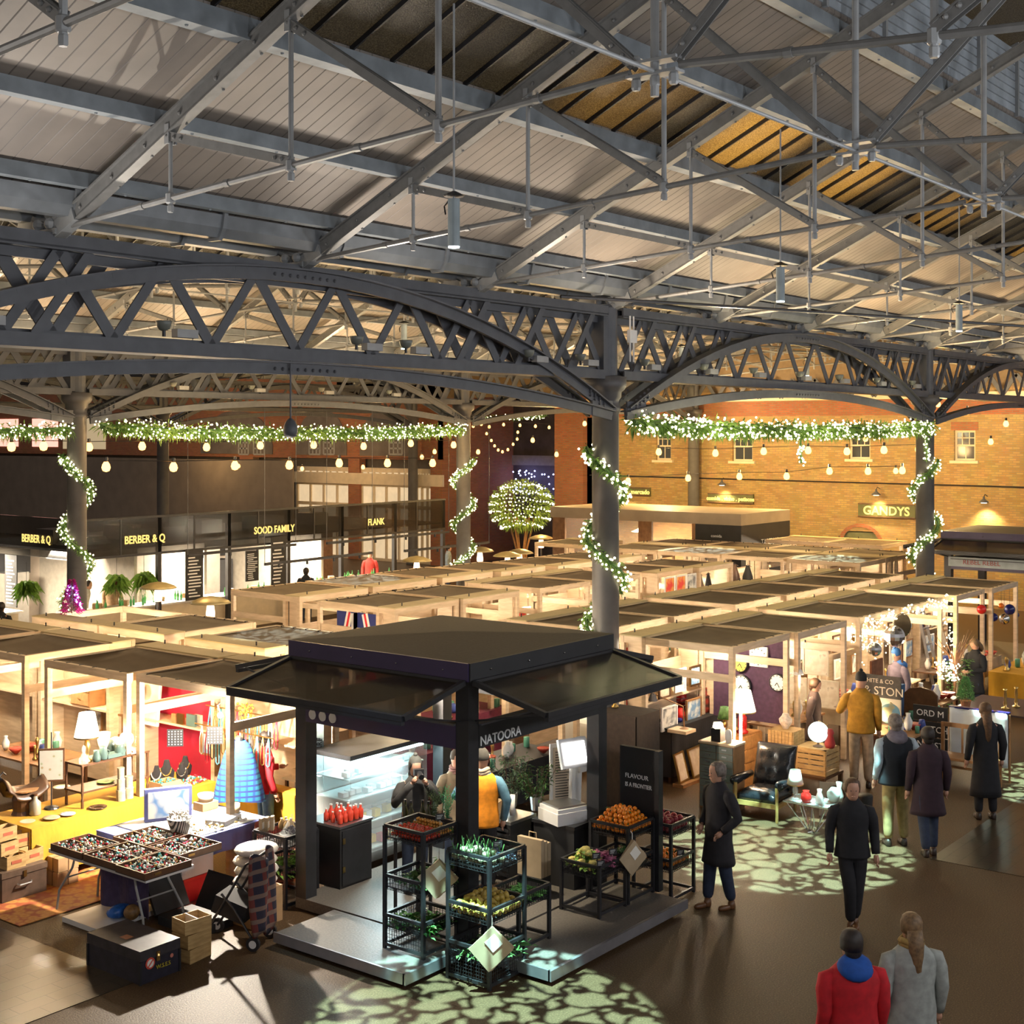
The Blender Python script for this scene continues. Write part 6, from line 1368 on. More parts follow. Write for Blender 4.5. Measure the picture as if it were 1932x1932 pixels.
bb = tag(MB().ball((0,0,0),.13,12,8,1.3,.8,.6).ball((.2,-.05,0),.1,10,6,.8,1,.9).build('plastic_bag', mat('blue_plastic_bag',(.02,.12,.45),.3,0,.2,20,bump=.6),None,True,(9.95,13.55,.14)),'crumpled blue plastic bag on the folded table top','bag')
bbr= tag(MB().ball((0,0,0),.1,12,8,1,.9,.9).build('brown_pouch', mat('brown_pouch_m',(.2,.11,.04),.5,0,.3,20,bump=.5),None,True,(9.98,13.35,.16)),'brown leather pouch between the blue bags','pouch')
fk = thing('footlocker','dark riveted footlocker with handle at the left edge','trunk',(9.45,15.2,0)); MB().box(0,.62,0,.5,0,.3).build('body', mat('brown_trunk',(.08,.05,.035),.45,0,.3,10), fk); MB().box(-.008,.628,-.008,.508,.305,.38).build('lid', mat('brown_trunk_lid',(.1,.065,.045),.45,0,.3,10), fk)
MB().tube([(.2,-.01,.2),(.22,-.04,.19),(.38,-.04,.19),(.4,-.01,.2)],.01,6).build('handle', M['steel'], fk); MB().box(.29,.33,-.02,-.008,.27,.35).build('latch', M['brass'], fk)
for k,(x,y,z,rz) in enumerate([(9.55,15.25,.38,0),(9.84,15.3,.38,.05),(9.5,15.3,.55,.1),(9.8,15.5,.55,-.1),(9.5,15.35,.72,.05)]):
    t = thing('wooden_box','small printed wooden box, %s of five stacked on the footlocker'%ORD[k],'box',(x,y,z),rz); m=MB().box(0,.26,0,.012,0,.16).box(0,.26,.17,.182,0,.16).box(0,.012,.012,.17,0,.16).box(.248,.26,.012,.17,0,.16).box(.012,.248,.012,.17,0,.01); m.build('sides', M['wood_crate'], t); MB().box(.06,.2,-.003,0,.06,.1).build('stencil', mat('red_stencil',(.4,.1,.05)), t)
for k,(x,y,z) in enumerate([(10.22,15.28,.015),(10.24,15.3,.19)]):
    t = thing('parcel_carton','string-tied brown carton, %s of two at the foot of the mustard cloth'%('lower','upper')[k],'carton',(x,y,z)); MB().box(0,.3,-.1,.14,0,.17).build('box', M['cardboard'], t); MB().box(-.003,.303,.015,.025,-.0,.173).box(.145,.155,-.103,.143,0,.173).build('string', M['wood_dark'], t)
# on the mustard table
sdl = thing('saddle','brown leather saddle on a round carved stand','saddle',(10.338, 16.155, 0.76)); 
def sf(u,v):
    a=-1+2*u; b=-1+2*v; return (.3*a,.17*b,.36+.12*a*a+(.05 if a<-.6 else 0)-.14*abs(b)**1.5)
MB().sheet(sf,14,10,.03).build('seat', cm('saddle_leather',(.07,.035,.018),.4), sdl, True); MB().lathe([(.02,.3),(.2,.31),(.21,.33),(.02,.34)],(0,0,0),20).build('stand_top', M['wood_mid'], sdl); MB().lathe([(.14,0),(.12,.05),(.13,.2),(.1,.3)],(0,0,0),14).build('stand', M['wood_dark'], sdl)
MB().tube([(-.3,0,.5),(-.33,0,.56),(-.28,0,.6),(-.24,0,.56)],.012,6).build('pommel_ring', M['black'], sdl)
jg = bottle('stoneware_jug','two tone stoneware bottle beside the saddle','jug',mat('stoneware',(.3,.27,.2),.4),.27,.075,M['wood_dark'],(10.412, 15.977, 0.76))
fs_ = thing('fire_screen','embroidered floral panel in a dark frame on a slim pole','screen',(10.723, 16.074, 0.76)); fz=.35
MB().tube([(0,0,.02),(0,0,1.02)],.01,8).lathe([(.1,0),(.09,.02),(.02,.04)],(0,0,0),14).build('pole', M['black'], fs_); 
MB().join(MB().box(-.17,.17,-.012,.012,.36,.8),Matrix.Rotation(-.75,4,'Z')).build('frame', M['wood_dark'], fs_); MB().join(MB().box(-.15,.15,-.018,-.012,.385,.775),Matrix.Rotation(-.75,4,'Z')).build('embroidery', ramp_mat('floral_embroidery','voronoi',[(.05,(.5,.15,.1)),(.18,(.3,.35,.2)),(.3,(.5,.47,.4)),(.8,(.52,.49,.42))],tsc=14), fs_)
sh = thing('tiered_stand','dark two tier wooden stand on the mustard table','stand',(10.95,15.72,.757)); 
for z in (.2,.56): MB().box(0,1.1,0,.4,z,z+.025).build('shelf', M['wood_dark'], sh)
for x,y in ((.02,.02),(1.08,.02),(.02,.38),(1.08,.38)): MB().lathe([(.02,0),(.02,.1),(.012,.14),(.02,.2),(.014,.4),(.022,.56)],(x,y,0),8).build('leg', M['wood_dark'], sh)
ZT=.757+.587
def tlamp(p,h,r,lab,base,shade=None,watt=22,pleat=True,tz=0):
    t = thing('table_lamp',lab,'lamp',p); MB().lathe([(.07,0),(.07,.02),(.02,.05),(.035,h*.2),(.045,h*.3),(.015,h*.5)],(0,0,0),16).build('base', base, t, True)
    MB().lathe([(r,h*.5),(r*.62,h),(r*.6,h),(r*.97,h*.5)],(0,0,0),24).build('lamp_shade', shade or M['shade_glow'], t, True); MB().lathe([(r*1.0,h*.49),(r*1.01,h*.52)],(0,0,0),24).build('trim', M['brass'], t)
    if watt: lamp('table_lamp_light','POINT',(p[0],p[1],p[2]+h*.42),(1,.78,.5),watt,.06)
    return t
tlamp((11.12,15.85,ZT),.66,.17,'tall table lamp with white pleated shade left of the crimson cloth',M['brass'],watt=30)
for i,(x,y,c,pf,nm,lab) in enumerate([(11.02,15.78,'glass',[(.06,0),(.07,.05),(.02,.14),(.03,.2),(.015,.24)],'decanter','cut glass decanter at the left end of the tiered stand'),(11.2,15.75,'gt',[(.05,0),(.06,.05),(.035,.12),(.04,.15)],'pot','small green grey lidded pot on the tiered stand'),
    (11.33,15.78,'gt',[(.05,0),(.06,.03),(.05,.16),(.045,.18)],'coffee_pot','grey green ribbed coffee pot on the tiered stand'),(11.45,15.95,'cream',[(.05,0),(.02,.04),(.07,.16),(.1,.32),(.09,.32)],'trumpet_vase','cream trumpet vase behind the green pots'),
    (11.62,15.8,'gt',[(.05,0),(.08,.06),(.05,.12),(.06,.15)],'milk_jug','squat grey green jug on the tiered stand'),(11.6,15.98,'gt2',[(.05,0),(.08,.05),(.09,.15),(.06,.2)],'dark_jug','tall dark green jug behind the squat one'),
    (11.8,15.85,'white',[(.06,0),(.03,.03),(.03,.12),(.05,.2),(.02,.26),(.03,.3),(.01,.33)],'figurine','white glazed figurine beside the globe lamp'),(12.0,15.9,'or',[(.04,0),(.02,.03),(.05,.09),(.03,.15),(.04,.18)],'orange_ewer','bright orange ewer at the right end of the tiered stand')]):
    M.setdefault('gt',mat('grey_green_glaze',(.08,.13,.12),.3)); M.setdefault('gt2',mat('dark_green_glaze',(.05,.07,.065),.3)); M.setdefault('or',mat('orange_glass',(.8,.18,.02),.2))
    o = tag(MB().lathe(pf,(0,0,0),16).build(nm,M[c],None,True,(x,y,ZT)),lab,nm.replace('_',' ')); MB().tube([(.06,0,.12),(.1,0,.1),(.09,0,.05),(.06,0,.04)],.008,5).build('handle',M[c],o) if nm in('coffee_pot','milk_jug','dark_jug','orange_ewer') else None
tag(MB().box(0,.28,0,.16,0,.05).build('butter_dish',M['gt'],None,False,(11.38,15.74,ZT)),'grey green oblong dish on the tiered stand','dish')
for i,(x,y) in enumerate([(11.72,16.05),(12.02,16.2)]):
    o = tag(MB().ball((0,0,.1),.1,16,12).build('globe_lamp', emis('globe_glow%d'%i,(1,.86,.65),9), None, True,(x,y,ZT)),('round glowing globe lamp beside the white figurine','glowing half round lamp by the stall post')[i],'lamp'); MB().lathe([(.05,0),(.03,.02)],(0,0,-.0),12).build('base',M['wood_dark'],o); lamp('globe_light','POINT',(x,y-.12,ZT+.26),(1,.8,.52),28,.08)
for i,(x,y,r,c,lab) in enumerate([(10.141, 15.727, 0.1, 'glass', 'cut glass dish nearest the table corner'), (10.428, 15.633, 0.11, 'kraft', 'brown oval plate near the table front'), (10.661, 15.614, 0.1, 'bw', 'blue and white plate stack behind the brown plate'), (11.104, 15.581, 0.12, 'chrome', 'round silver tray on the mustard cloth'), (11.418, 16.873, 0.12, 'cream', 'pale round dish in the middle of the table'), (11.45, 15.9, 0.12, 'green_l', 'lime green leaf dish under the tiered stand')]):
    M.setdefault('bw',mat('blue_white_plate',(.45,.47,.6),.25,0,.4,30))
    tag(MB().lathe([(r*.5,0),(r,.018),(r*.98,.024),(r*.5,.008)],(0,0,0),24).build('plate',M[c],None,True,(x,y,.985 if 'lime' in lab else .76)),lab,'plate')
for i,(x,y,n) in enumerate([(11.535, 15.671, 1), (11.535, 15.671, 2), (11.535, 15.671, 3), (11.686, 15.699, 1), (11.686, 15.699, 2)]):
    p=(x,y); tag(MB().lathe([(.07-.008*n,0),(.07-.008*n,.13),(.075-.008*n,.132),(.075-.008*n,.15)],(0,0,0),16).build('tin_canister', mat('cream_blue_tin%d'%i,(.45,.4,.28),.4,0,.3,12),None,False,(p[0],p[1],.757+.151*(n-1))),('left','left','left','right','right')[i]+' stack of cream and blue tins, tin %s from the bottom'%ORD[n-1],'tin')
cbx = thing('open_carton','open brown carton full of bracelets by the velvet busts','carton',(12.15,15.6,.757)); m=MB().box(0,.34,0,.01,0,.11).box(0,.34,.25,.26,0,.11).box(0,.01,.01,.25,0,.11).box(.33,.34,.01,.25,0,.11).box(.01,.33,.01,.25,0,.01); m.build('walls',M['cardboard'],cbx)
m=MB().add([(0,-.0,.11),(.34,0,.11),(.34,-.1,.05),(0,-.1,.05),(0,-.0,.105),(.34,0,.105),(.34,-.1,.045),(0,-.1,.045)],[(0,1,2,3),(7,6,5,4),(0,4,5,1),(1,5,6,2),(2,6,7,3),(3,7,4,0)]); m.build('flap',M['cardboard'],cbx)
trinkets(12.18,12.46,15.63,15.83,.84,80,[M['bead_g'],M['bead_t']],'bracelet_heap','bracelets heaped in the open carton',.03)
trinkets(12.5,12.98,15.5,15.9,.775,160,[M['bead_w'],M['bead_r'],M['bead_g'],M['bead_t']],'necklace_heap','tangle of necklaces lying at the right end of the mustard cloth',.02)
table('cloth_table','narrow table of velvet busts under the hanging necklaces',13.05,13.3,13.85,15.4,.8,M['mustard'],.5)
for i,(x,y,s) in enumerate([(12.35,15.95,1),(12.55,15.98,1.15),(12.72,15.85,.9),(12.85,16.0,.8),(12.98,16.1,1),(13.16,15.2,1),(13.16,14.9,.9)]):
    t = thing('velvet_bust','black velvet necklace bust, %s from the left'%ORD[i],'bust',(x,y,.757 if i<5 else .806),-.9); m=MB().lathe([(.07,0),(.09,.06),(.1,.14),(.05,.2),(.035,.26),(.03,.28)],(0,0,0),16,1,.45); m.build('bust', cm('black_velvet',(.012,.01,.012)), t, True)
    m=MB()
    for k in range(22): a=PI*(.05+.9*k/21)+PI; m.ball((.07*math.cos(a),-.045,.2+.11*math.sin(a)),.009,6,4)
    m.build('necklace', (M['bead_w'],M['bead_g'],M['chrome'])[i%3], t, True)
    for o in (t,): o.scale=(s,s,s)
nc = [M['bead_t'],M['bead_r'],M['bead_g'],M['bead_w'],cm('turquoise_bead',(.1,.4,.5)),cm('amber_bead',(.8,.25,.03)),M['bead_k']]
rail = tag(MB().tube([(12.75,13.95,1.62),(12.75,15.6,1.62)],.01,6).tube([(12.95,13.95,1.85),(12.95,15.6,1.85)],.01,6).build('necklace_rail', M['brass']),'two brass rails carrying the hanging necklaces','rail')
for i in range(26):
    hi = i%2; x=(12.75,12.95)[hi]; y=14.05+.058*i; z=(1.61,1.84)[hi]; L=R(.3,.5); t = MB(); n=26
    t.tube([(0,0,0),(0,-.02,-L*.5),(0,-.02,-L),(0,.015,-L-.03),(0,.05,-L),(0,.05,-L*.5),(0,.0,0)],.009,5)
    tag(t.build('hanging_necklace', nc[i%7], None, True,(x,y,z)),'beaded necklace hanging from the brass rails of the necklace stall','necklace','hanging necklaces')
m=MB()
for k in range(60): m.ball((R(-.05,.05),R(-.12,.12),R(-.3,0)),.02,6,4)
tag(m.build('amber_necklace_bunch', cm('amber_bead',(.8,.25,.03)),None,True,(12.95,14.75,1.98)),'fat bunch of amber bead strands at the top of the necklace stall','necklaces')
for i,(x,y,z) in enumerate([(12.2,15.35,1.42),(12.4,14.75,1.5)]):
    t=thing('earring_card','black card of earrings hanging at the %s of the necklace stall'%('left','centre')[i],'earring card',(x,y,z),-.8); MB().box(-.11,.11,0,.008,0,.24).build('card',M['black_board'],t); m=MB()
    for a in range(5):
        for b in range(6): m.ball((-.085+a*.042,-.006,.03+b*.036),.009,6,4)
    m.build('earrings',M['bead_w'],t)
# portrait and shelf on crimson cloth
frame_pic(13.28,17.42,1.28,.62,.85,-PI2,'white framed sepia portrait print before the crimson cloth',ramp_mat('portrait_print','noise',[(.4,(.7,.62,.5)),(.6,(.6,.48,.33)),(.7,(.3,.22,.14))],tsc=3),'white',-.1)
o = tag(MB().ball((0,0,0),.09,12,8,.06,1,1.2).build('portrait_motif', mat('portrait_hair',(.4,.25,.12)),None,True,(13.2,17.42,1.8)),'pale wavy haired head drawn in the framed portrait','drawing')
MB().ball((-.006,.01,-.04),.06,12,8,.06,1,1.2).build('face',mat('portrait_face',(.75,.65,.52)),o,True)
for i,(y,w_,h_,c) in enumerate([(16.75,.1,.14,'wood_mid'),(16.6,.14,.16,'brass'),(16.35,.2,.18,'gt'),(16.32,.16,.16,'cream')]):
    tag(MB().box(-.02,.02,-w_/2,w_/2,0,h_).build('small_box',M[c],None,False,(13.3+(.1 if i==3 else 0),y,1.385)),('small brown clock box on the crimson stall shelf','gilt framed card on the crimson stall shelf','grey patterned tin on the crimson stall shelf','cream tin with red rose behind the grey tin')[i],'ornament')
cst = thing('wooden_chest','small wooden chest with drawers on the left edge shelf','chest',(13.2,18.75,1.385)); MB().box(0,.3,0,.5,0,.36).build('body',M['wood_mid'],cst)
for z,h_ in ((.24,.1),(.02,.2)): d_=MB().box(-.012,0,.02,.48,z,z+h_).build('drawer',cm('drawer_front',(.36,.17,.06)),cst); MB().tube([(-.03,.22,z+h_/2),(-.03,.28,z+h_/2)],.008,6).build('pull',M['brass'],d_)
garment(12.0,19.9,1.25,PI2,blk,'black lacy garment at the far left edge',L=.75,w=.35)
# mannequins
def plaid(name,base,c2,c3,sc):
    m,nt,b = node_mat(name); N,L=nt.nodes,nt.links; tc=N.new('ShaderNodeTexCoord'); b.inputs['Roughness'].default_value=.9
    def wave(ax,s):
        w_=N.new('ShaderNodeTexWave'); w_.bands_direction=ax; w_.inputs['Scale'].default_value=s; L.new(tc.outputs['Object'],w_.inputs[0]); r=N.new('ShaderNodeValToRGB'); r.color_ramp.interpolation='CONSTANT'; r.color_ramp.elements[0].color=(0,0,0,1); r.color_ramp.elements[1].position=.72; L.new(w_.outputs['Fac'],r.inputs[0]); return r.outputs[0]
    a=wave('X',sc); c=wave('Z',sc*1.3)
    m1=N.new('ShaderNodeMix'); m1.data_type='RGBA'; m1.inputs[6].default_value=(*base,1); m1.inputs[7].default_value=(*c2,1); L.new(a,m1.inputs[0])
    m2=N.new('ShaderNodeMix'); m2.data_type='RGBA'; m2.inputs[7].default_value=(*c3,1); L.new(m1.outputs[2],m2.inputs[6]); L.new(c,m2.inputs[0]); L.new(m2.outputs[2],b.inputs['Base Color']); return m
pn = thing('poncho_mannequin','turquoise tartan poncho on a mannequin by the bright stall post','mannequin',(12.42,14.28,0),-.9)
MB().sheet(lambda u,v:((.09+.27*v**.6)*math.cos(2*PI*u)*(1+.04*math.sin(14*PI*u)*v),(.08+.12*v**.6)*math.sin(2*PI*u),1.62-.78*v-(.05*(abs(math.cos(2*PI*u))))*v),36,12).build('poncho', plaid('turquoise_tartan',(.008,.12,.2),(.006,.05,.2),(.01,.02,.12),3.4), pn, True)
MB().lathe([(.05,1.55),(.05,1.66),(.02,1.68)],(0,0,0),12).lathe([(.12,0),(.1,.02),(.02,.03),(.02,1.0)],(0,0,0),12).build('stand', M['steel'], pn)
person(12.95,14.35,0,mixd(RT,AW,.4),1.62,'person in red cardigan and ripped blue jeans behind the tartan poncho',cm('red_cardigan',(.5,.01,.02)),cm('light_denim',(.1,.2,.38)),hair='hair_dark',arms={'er':(.28,-.1,1.15),'wr':(.22,-.33,1.15)},bulk=.95)
# pushchair with tartan coat
ps = thing('pushchair','black pushchair draped with a dark tartan coat','pushchair',(10.4,11.98,0),.4); m=MB()
for s in (-.2,.2): m.tube([(s,.35,.09),(s,.1,.45),(s,-.2,.95),(s,-.28,1.0)],.015,8).tube([(s,-.3,.09),(s,-.05,.45),(s,.1,.6)],.015,8)
m.tube([(-.2,-.28,1.0),(.2,-.28,1.0)],.018,8); m.build('frame',M['black'],ps)
for x,y in ((-.22,.36),(.22,.36),(-.22,-.3),(.22,-.3)):
    w2=MB(); w2.tube([(x-.02,y,.08),(x+.02,y,.08)],.08,18).build('wheel',M['black'],ps); MB().tube([(x-.024,y,.08),(x+.024,y,.08)],.045,14).build('hub',M['white_plastic'],ps)
MB().cbox((0,.02,.42),(.36,.4,.2),0,.3).build('seat',blk,ps)
MB().sheet(lambda u,v:(-.27+.54*u,-.3-.05*math.sin(PI*u)-.05*v+.03*math.sin(10*u+3*v),1.02-.86*v+.05*math.sin(3*PI*u)),18,14,.03,(0,1,0)).build('tartan_coat', plaid('dark_tartan',(.018,.014,.03),(.13,.025,.02),(.16,.1,.08),1.8), ps, True)
cu = thing('cushion_pile','pile of plastic wrapped white cushions behind the pushchair','cushions',(10.95,12.3,0)); MB().box(-.2,.25,-.2,.2,0,.42).build('carton',M['cardboard'],cu)
for k in range(4): MB().ball((0.02*(k%2),0,.5+k*.12),.27,18,8,1,.95,.26).build('cushion', mat('wrapped_cushion%d'%k,(.66,.6,.54),.35,0,.1,14,bump=.7), cu, True)
# behind the kiosk left post
wk = thing('wicker_chair','terracotta wicker chair behind the left kiosk rack','chair',(12.05,13.1,0),.5); MB().lathe([(.25,.1),(.27,.42),(.25,.44),(.05,.44)],(0,0,0),20).build('seat',cm('terracotta_wicker',(.38,.12,.09)),wk); 
MB().sheet(lambda u,v:(.3*math.cos(PI*u),.3*math.sin(PI*u),.42+.36*v*(.6+.4*math.sin(PI*u))),16,5,.02,(0,0,0)).build('back',cm('terracotta_wicker',(.38,.12,.09)),wk)
for k in range(4): a=PI/4+k*PI2; MB().tube([(.2*math.cos(a),.2*math.sin(a),0),(.18*math.cos(a),.18*math.sin(a),.12)],.02,6).build('leg',M['wood_mid'],wk)
table('side_counter','pale counter with a cash tray behind the left kiosk post',13.5,15.0,13.9,14.6,.85,M['cream'],0)
MB().box(0,0,0,0,0,0)
tag(MB().box(13.7,14.9,14.0,14.55,.01,.8).build('plain_plinth',cm('grey_plinth',(.33,.3,.28))),'plain grey plinth under the cash tray counter','plinth')
ctr = thing('cash_tray','shallow pine drawer of small wares on the pale counter','tray',(13.6,14.0,.85)); MB().box(0,.7,0,.5,0,.02).box(0,.7,0,.02,.02,.12).box(0,.7,.48,.5,.02,.12).box(0,.02,.02,.48,.02,.12).box(.68,.7,.02,.48,.02,.12).build('drawer',M['wood'],ctr)
wares(13.7,14.8,14.1,14.5,.88,7,'on the pale cash tray counter','cash tray wares')
bn = thing('scarf_banner','pair of hanging printed tea towels lettered along their length','banner',(12.75,13.25,.75),-.9)
for k,(s,x) in enumerate((('PORTOBELLO ROAD',0),('WARE WHARF',.13))): b3=MB().box(x-.055,x+.055,0,.006,0,1.35).build('towel',cm('pale_teal_towel',(.35,.45,.45)),bn); text(s,.1,M['black'],bn,Matrix.Translation((x,-.004,.65)) @ Matrix.Rotation(PI/2,4,'X') @ Matrix.Rotation(PI/2,4,'Z'),'lettering')
for i,(x0,x1,y,m_,lab) in enumerate([(15.2,17.0,13.6,'maroon','burgundy table of small metal wares seen through the kiosk'),(15.7,17.5,12.5,'black_board','dark clothed table behind the vendor'),(17.25,17.9,11.0,'drape_brown','tall draped brown table beside the black board'),(15.0,16.8,15.6,'wood','shelf table of jars behind the kiosk')]):
    M['maroon']=cm('maroon_cloth',(.12,.008,.03)); M['drape_brown']=cm('dark_brown_drape',(.04,.025,.018)); table('cloth_table',lab,x0,x1,y,y+(.7 if i==2 else .8),(.95,.8,1.55,1.3)[i],M[m_],(.85,.6,1.4,.3)[i]); wares(x0+.1,x1-.1,y+.1,y+.6,(.965,.815,1.57,1.32)[i],(16,8,1,10)[i],'on the '+lab,'wares behind kiosk %d'%0 if False else 'wares on the '+lab)
for x,y,p in ((16.0,14.6,24),(15.3,16.5,30),(14.2,14.9,55),(16.4,12.6,14),(13.2,18.6,30)): lamp('stall_lamp','POINT',(x,y,2.2),(1,.76,.46),p,.05)

table('cloth_table','large burgundy table of metal wares behind the kiosk header',17.3,18.9,14.7,15.5,1.0,M['maroon'],.9); wares(17.4,18.8,14.75,15.4,1.015,18,'on the large burgundy table','large burgundy table wares')
# ================================================================ RIGHT FOREGROUND: vintage furniture
table('cloth_table','long table under a black cloth with red and white wares',19.45,21.2,11.72,12.3,.9,M['black_board'],.8)
M['red_gl']=mat('red_glaze',(.55,.02,.015),.2,0,.15,6); M['cob']=mat('cobalt_glaze',(.012,.015,.12),.2); M['teal_r']=ramp_mat('red_teal_pattern','voronoi',[(.2,(.5,.03,.03)),(.5,(.05,.35,.25)),(.8,(.5,.1,.05))],tsc=9)
for x,y,nm,c,pf,lab in [(20.649, 12.241, 'drum_lamp', 'red_gl', [(0.1, 0), (0.1, 0.3), (0.09, 0.31), (0.1, 0.33), (0.06, 0.4), (0.02, 0.42)], 'red ribbed drum lamp with chrome lid on the black cloth'), (20.536, 12.387, 'tall_vase', 'teal_r', [(0.07, 0), (0.08, 0.15), (0.07, 0.3), (0.06, 0.34)], 'red and teal patterned tall vase beside the red drum lamp'), (20.147, 11.954, 'bauble_vase', 'red_gl', [(0.03, 0), (0.08, 0.05), (0.09, 0.1), (0.06, 0.16), (0.03, 0.2)], 'round red glass vase before the drum lamp'), (20.306, 12.174, 'beaker', 'cob', [(0.05, 0), (0.045, 0.12), (0.05, 0.15)], 'cobalt blue tall beaker among the blue pots'), (19.897, 11.929, 'pot', 'cob', [(0.05, 0), (0.08, 0.04), (0.06, 0.09), (0.03, 0.1)], 'squat cobalt blue pot on the left'), (19.988, 11.88, 'small_pot', 'cob', [(0.04, 0), (0.055, 0.03), (0.04, 0.07)], 'small cobalt blue pot right of the squat one'), (19.63, 11.932, 'lidded_bowl', 'white', [(0.05, 0), (0.1, 0.03), (0.08, 0.06), (0.02, 0.09)], 'white lidded bowl at the near corner of the black cloth'), (20.616, 12.063, 'bottle', 'white', [(0.06, 0), (0.065, 0.12), (0.03, 0.16), (0.03, 0.19)], 'white bottle, left one of the pair right of the drum lamp'), (20.824, 12.014, 'bottle', 'white', [(0.065, 0), (0.07, 0.13), (0.03, 0.17), (0.03, 0.2)], 'white bottle, right one of the pair right of the drum lamp'), (21.0, 12.01, 'scent_bottle', 'glass', [(0.05, 0), (0.05, 0.07), (0.02, 0.09), (0.03, 0.12)], 'small clear scent bottle, left of the two'), (21.148, 11.967, 'scent_bottle', 'cream', [(0.05, 0), (0.05, 0.08), (0.02, 0.1), (0.035, 0.13)], 'small cream scent bottle, middle of the row'), (21.153, 11.885, 'scent_bottle', 'white', [(0.03, 0), (0.03, 0.06), (0.015, 0.09)], 'tiny white scent bottle at the end of the row')]:
    p=(x,y,.91); o=tag(MB().lathe(pf,(0,0,0),18).build(nm,M[c],None,True,p),lab,nm.replace('_',' '))
    if nm=='drum_lamp':
        for z in (.08,.14,.2,.26): MB().lathe([(.101,0),(.104,.006),(.101,.012)],(0,0,z),18).build('rib',M['chrome'],o)
        MB().lathe([(.095,.32),(.1,.34),(.06,.4),(.02,.43)],(0,0,0),18).build('lid',M['chrome'],o,True)
coff = tag(MB().lathe([(.12,0),(.13,.1),(.11,.26),(.12,.28),(.07,.3),(.07,.42)],(0,0,0),18).build('coffee_grinder',ramp_mat('diamond_red','voronoi',[(.3,(.5,.06,.03)),(.6,(.08,.03,.02))],tsc=8),None,True,(21.0,12.0,.91)),'tall red and black patterned canister at the end of the black cloth','canister')
for i,(x,w_) in enumerate([(19.35,.36),(19.85,.5)]): frame_pic(x+.15,11.5,.06,w_,.48,.1,('small gilt framed print leaning left under the black cloth','larger gilt framed print leaning under the black cloth')[i],M['art1'],'brass',-.25)
tag(MB().box(19.3,20.6,11.4,11.6,0,.055).build('plank',M['wood_mid']),'low plank on the floor under the leaning prints','plank')
# drawers
dw = thing('drawer_cabinet','tall grey green metal cabinet of small drawers behind the armchair','cabinet',(18.52,10.05,0))
MB().box(0,.34,0,.6,0,1.0).build('body',M['wood_mid'],dw); MB().box(-.02,.36,-.01,.61,1.0,1.03).build('top',M['wood'],dw); M['gg']=mat('grey_green_drawer',(.2,.22,.19),.5,.2,.1,8)
for a in range(2):
    for b in range(9):
        y=.02+a*.29; z=.03+b*.107; d=MB().box(-.015,0,y,y+.275,z,z+.098).build('drawer',M['gg'],dw); MB().box(-.028,-.015,y+.1,y+.18,z+.045,z+.065).build('pull',M['steel'],d)
lb_=thing('box_lamp','small box lamp with a lit top on the drawer cabinet','lamp',(18.66,10.4,1.032)); MB().box(-.08,.08,-.08,.08,0,.2).build('base',M['black_board'],lb_); MB().lathe([(.1,.2),(.08,.28)],(0,0,0),4).build('lamp_shade',M['shade_glow'],lb_)
tag(MB().lathe([(.04,0),(.055,.08),(.05,.17),(.035,.2)],(0,0,0),16).build('white_vase',M['white'],None,True,(18.62,10.2,1.032)),'slim white vase on the drawer cabinet','vase')
an=thing('angle_lamp','brown jointed desk lamp arching over the black cloth table','lamp',(19.5,11.5,.93)); MB().lathe([(.08,0),(.02,.03)],(0,0,0),14).tube([(0,0,.02),(.05,.05,.35),(-.25,.4,.55)],.012,6).build('arm',M['wood_mid'],an); MB().lathe([(.08,0),(.05,.1),(.02,.13)],(-.28,.43,.45),14).build('lamp_shade',M['dark_iron'],an); tag(an,'brown jointed desk lamp arching over the black cloth table')
tag(MB().box(19.3,19.62,11.35,11.7,.88,.93).build('ledge',M['wood']),'small wooden ledge under the jointed lamp','ledge') 
# crates
def crate(x,y,z,w,d,h,rz,lab,vert=False):
    t=thing('slatted_crate',lab,'crate',(x,y,z),rz); m=MB()
    for cx,cy in ((.02,.02),(w-.02,.02),(.02,d-.02),(w-.02,d-.02)): m.box(cx-.02,cx+.02,cy-.02,cy+.02,0,h)
    m.box(0,w,0,d,h-.012,h).box(0,w,0,d,0,.012)
    m.build('frame',M['wood_crate'],t); n=5 if not vert else 7
    for k in range(n if not vert else n):
        if vert: a=w*k/n; b=MB().box(a+.004,a+w/n-.006,-.012,0,.0,h); c=d*k/n; b.box(-.012,0,c+.004,c+d/n-.006,0,h)
        else: zz=h*k/n; b=MB().box(0,w,-.012,0,zz+.006,zz+h/n-.012).box(-.012,0,0,d,zz+.006,zz+h/n-.012)
        b.build('slat',M['wood_crate'],t)
    return t
bn2=thing('low_bench','low dark bench under the slatted crates','bench',(20.2,9.35,0)); MB().box(0,.72,0,1.15,.26,.3).build('seat',M['wood_dark'],bn2)
for x,y in ((.04,.04),(.68,.04),(.04,1.11),(.68,1.11)): MB().box(x-.03,x+.03,y-.03,y+.03,0,.26).build('leg',M['wood_dark'],bn2)
crate(20.3,9.38,.3,.5,.52,.42,0,'slatted crate under the glowing globe'); crate(20.35,9.98,.3,.42,.44,.62,0,'tall crate of upright slats behind the armchair',True)
pc=thing('pine_chest','orange lit pine chest of boards left of the slatted crates','chest',(19.75,10.55,0)); MB().box(0,.62,0,.5,0,.88).build('body',cm('orange_pine',(.5,.23,.06)),pc); 
for k in range(4): MB().box(-.012,.63,-.012,0,.02+k*.215,.21+k*.215).build('front_board',cm('orange_pine',(.5,.23,.06)),pc)
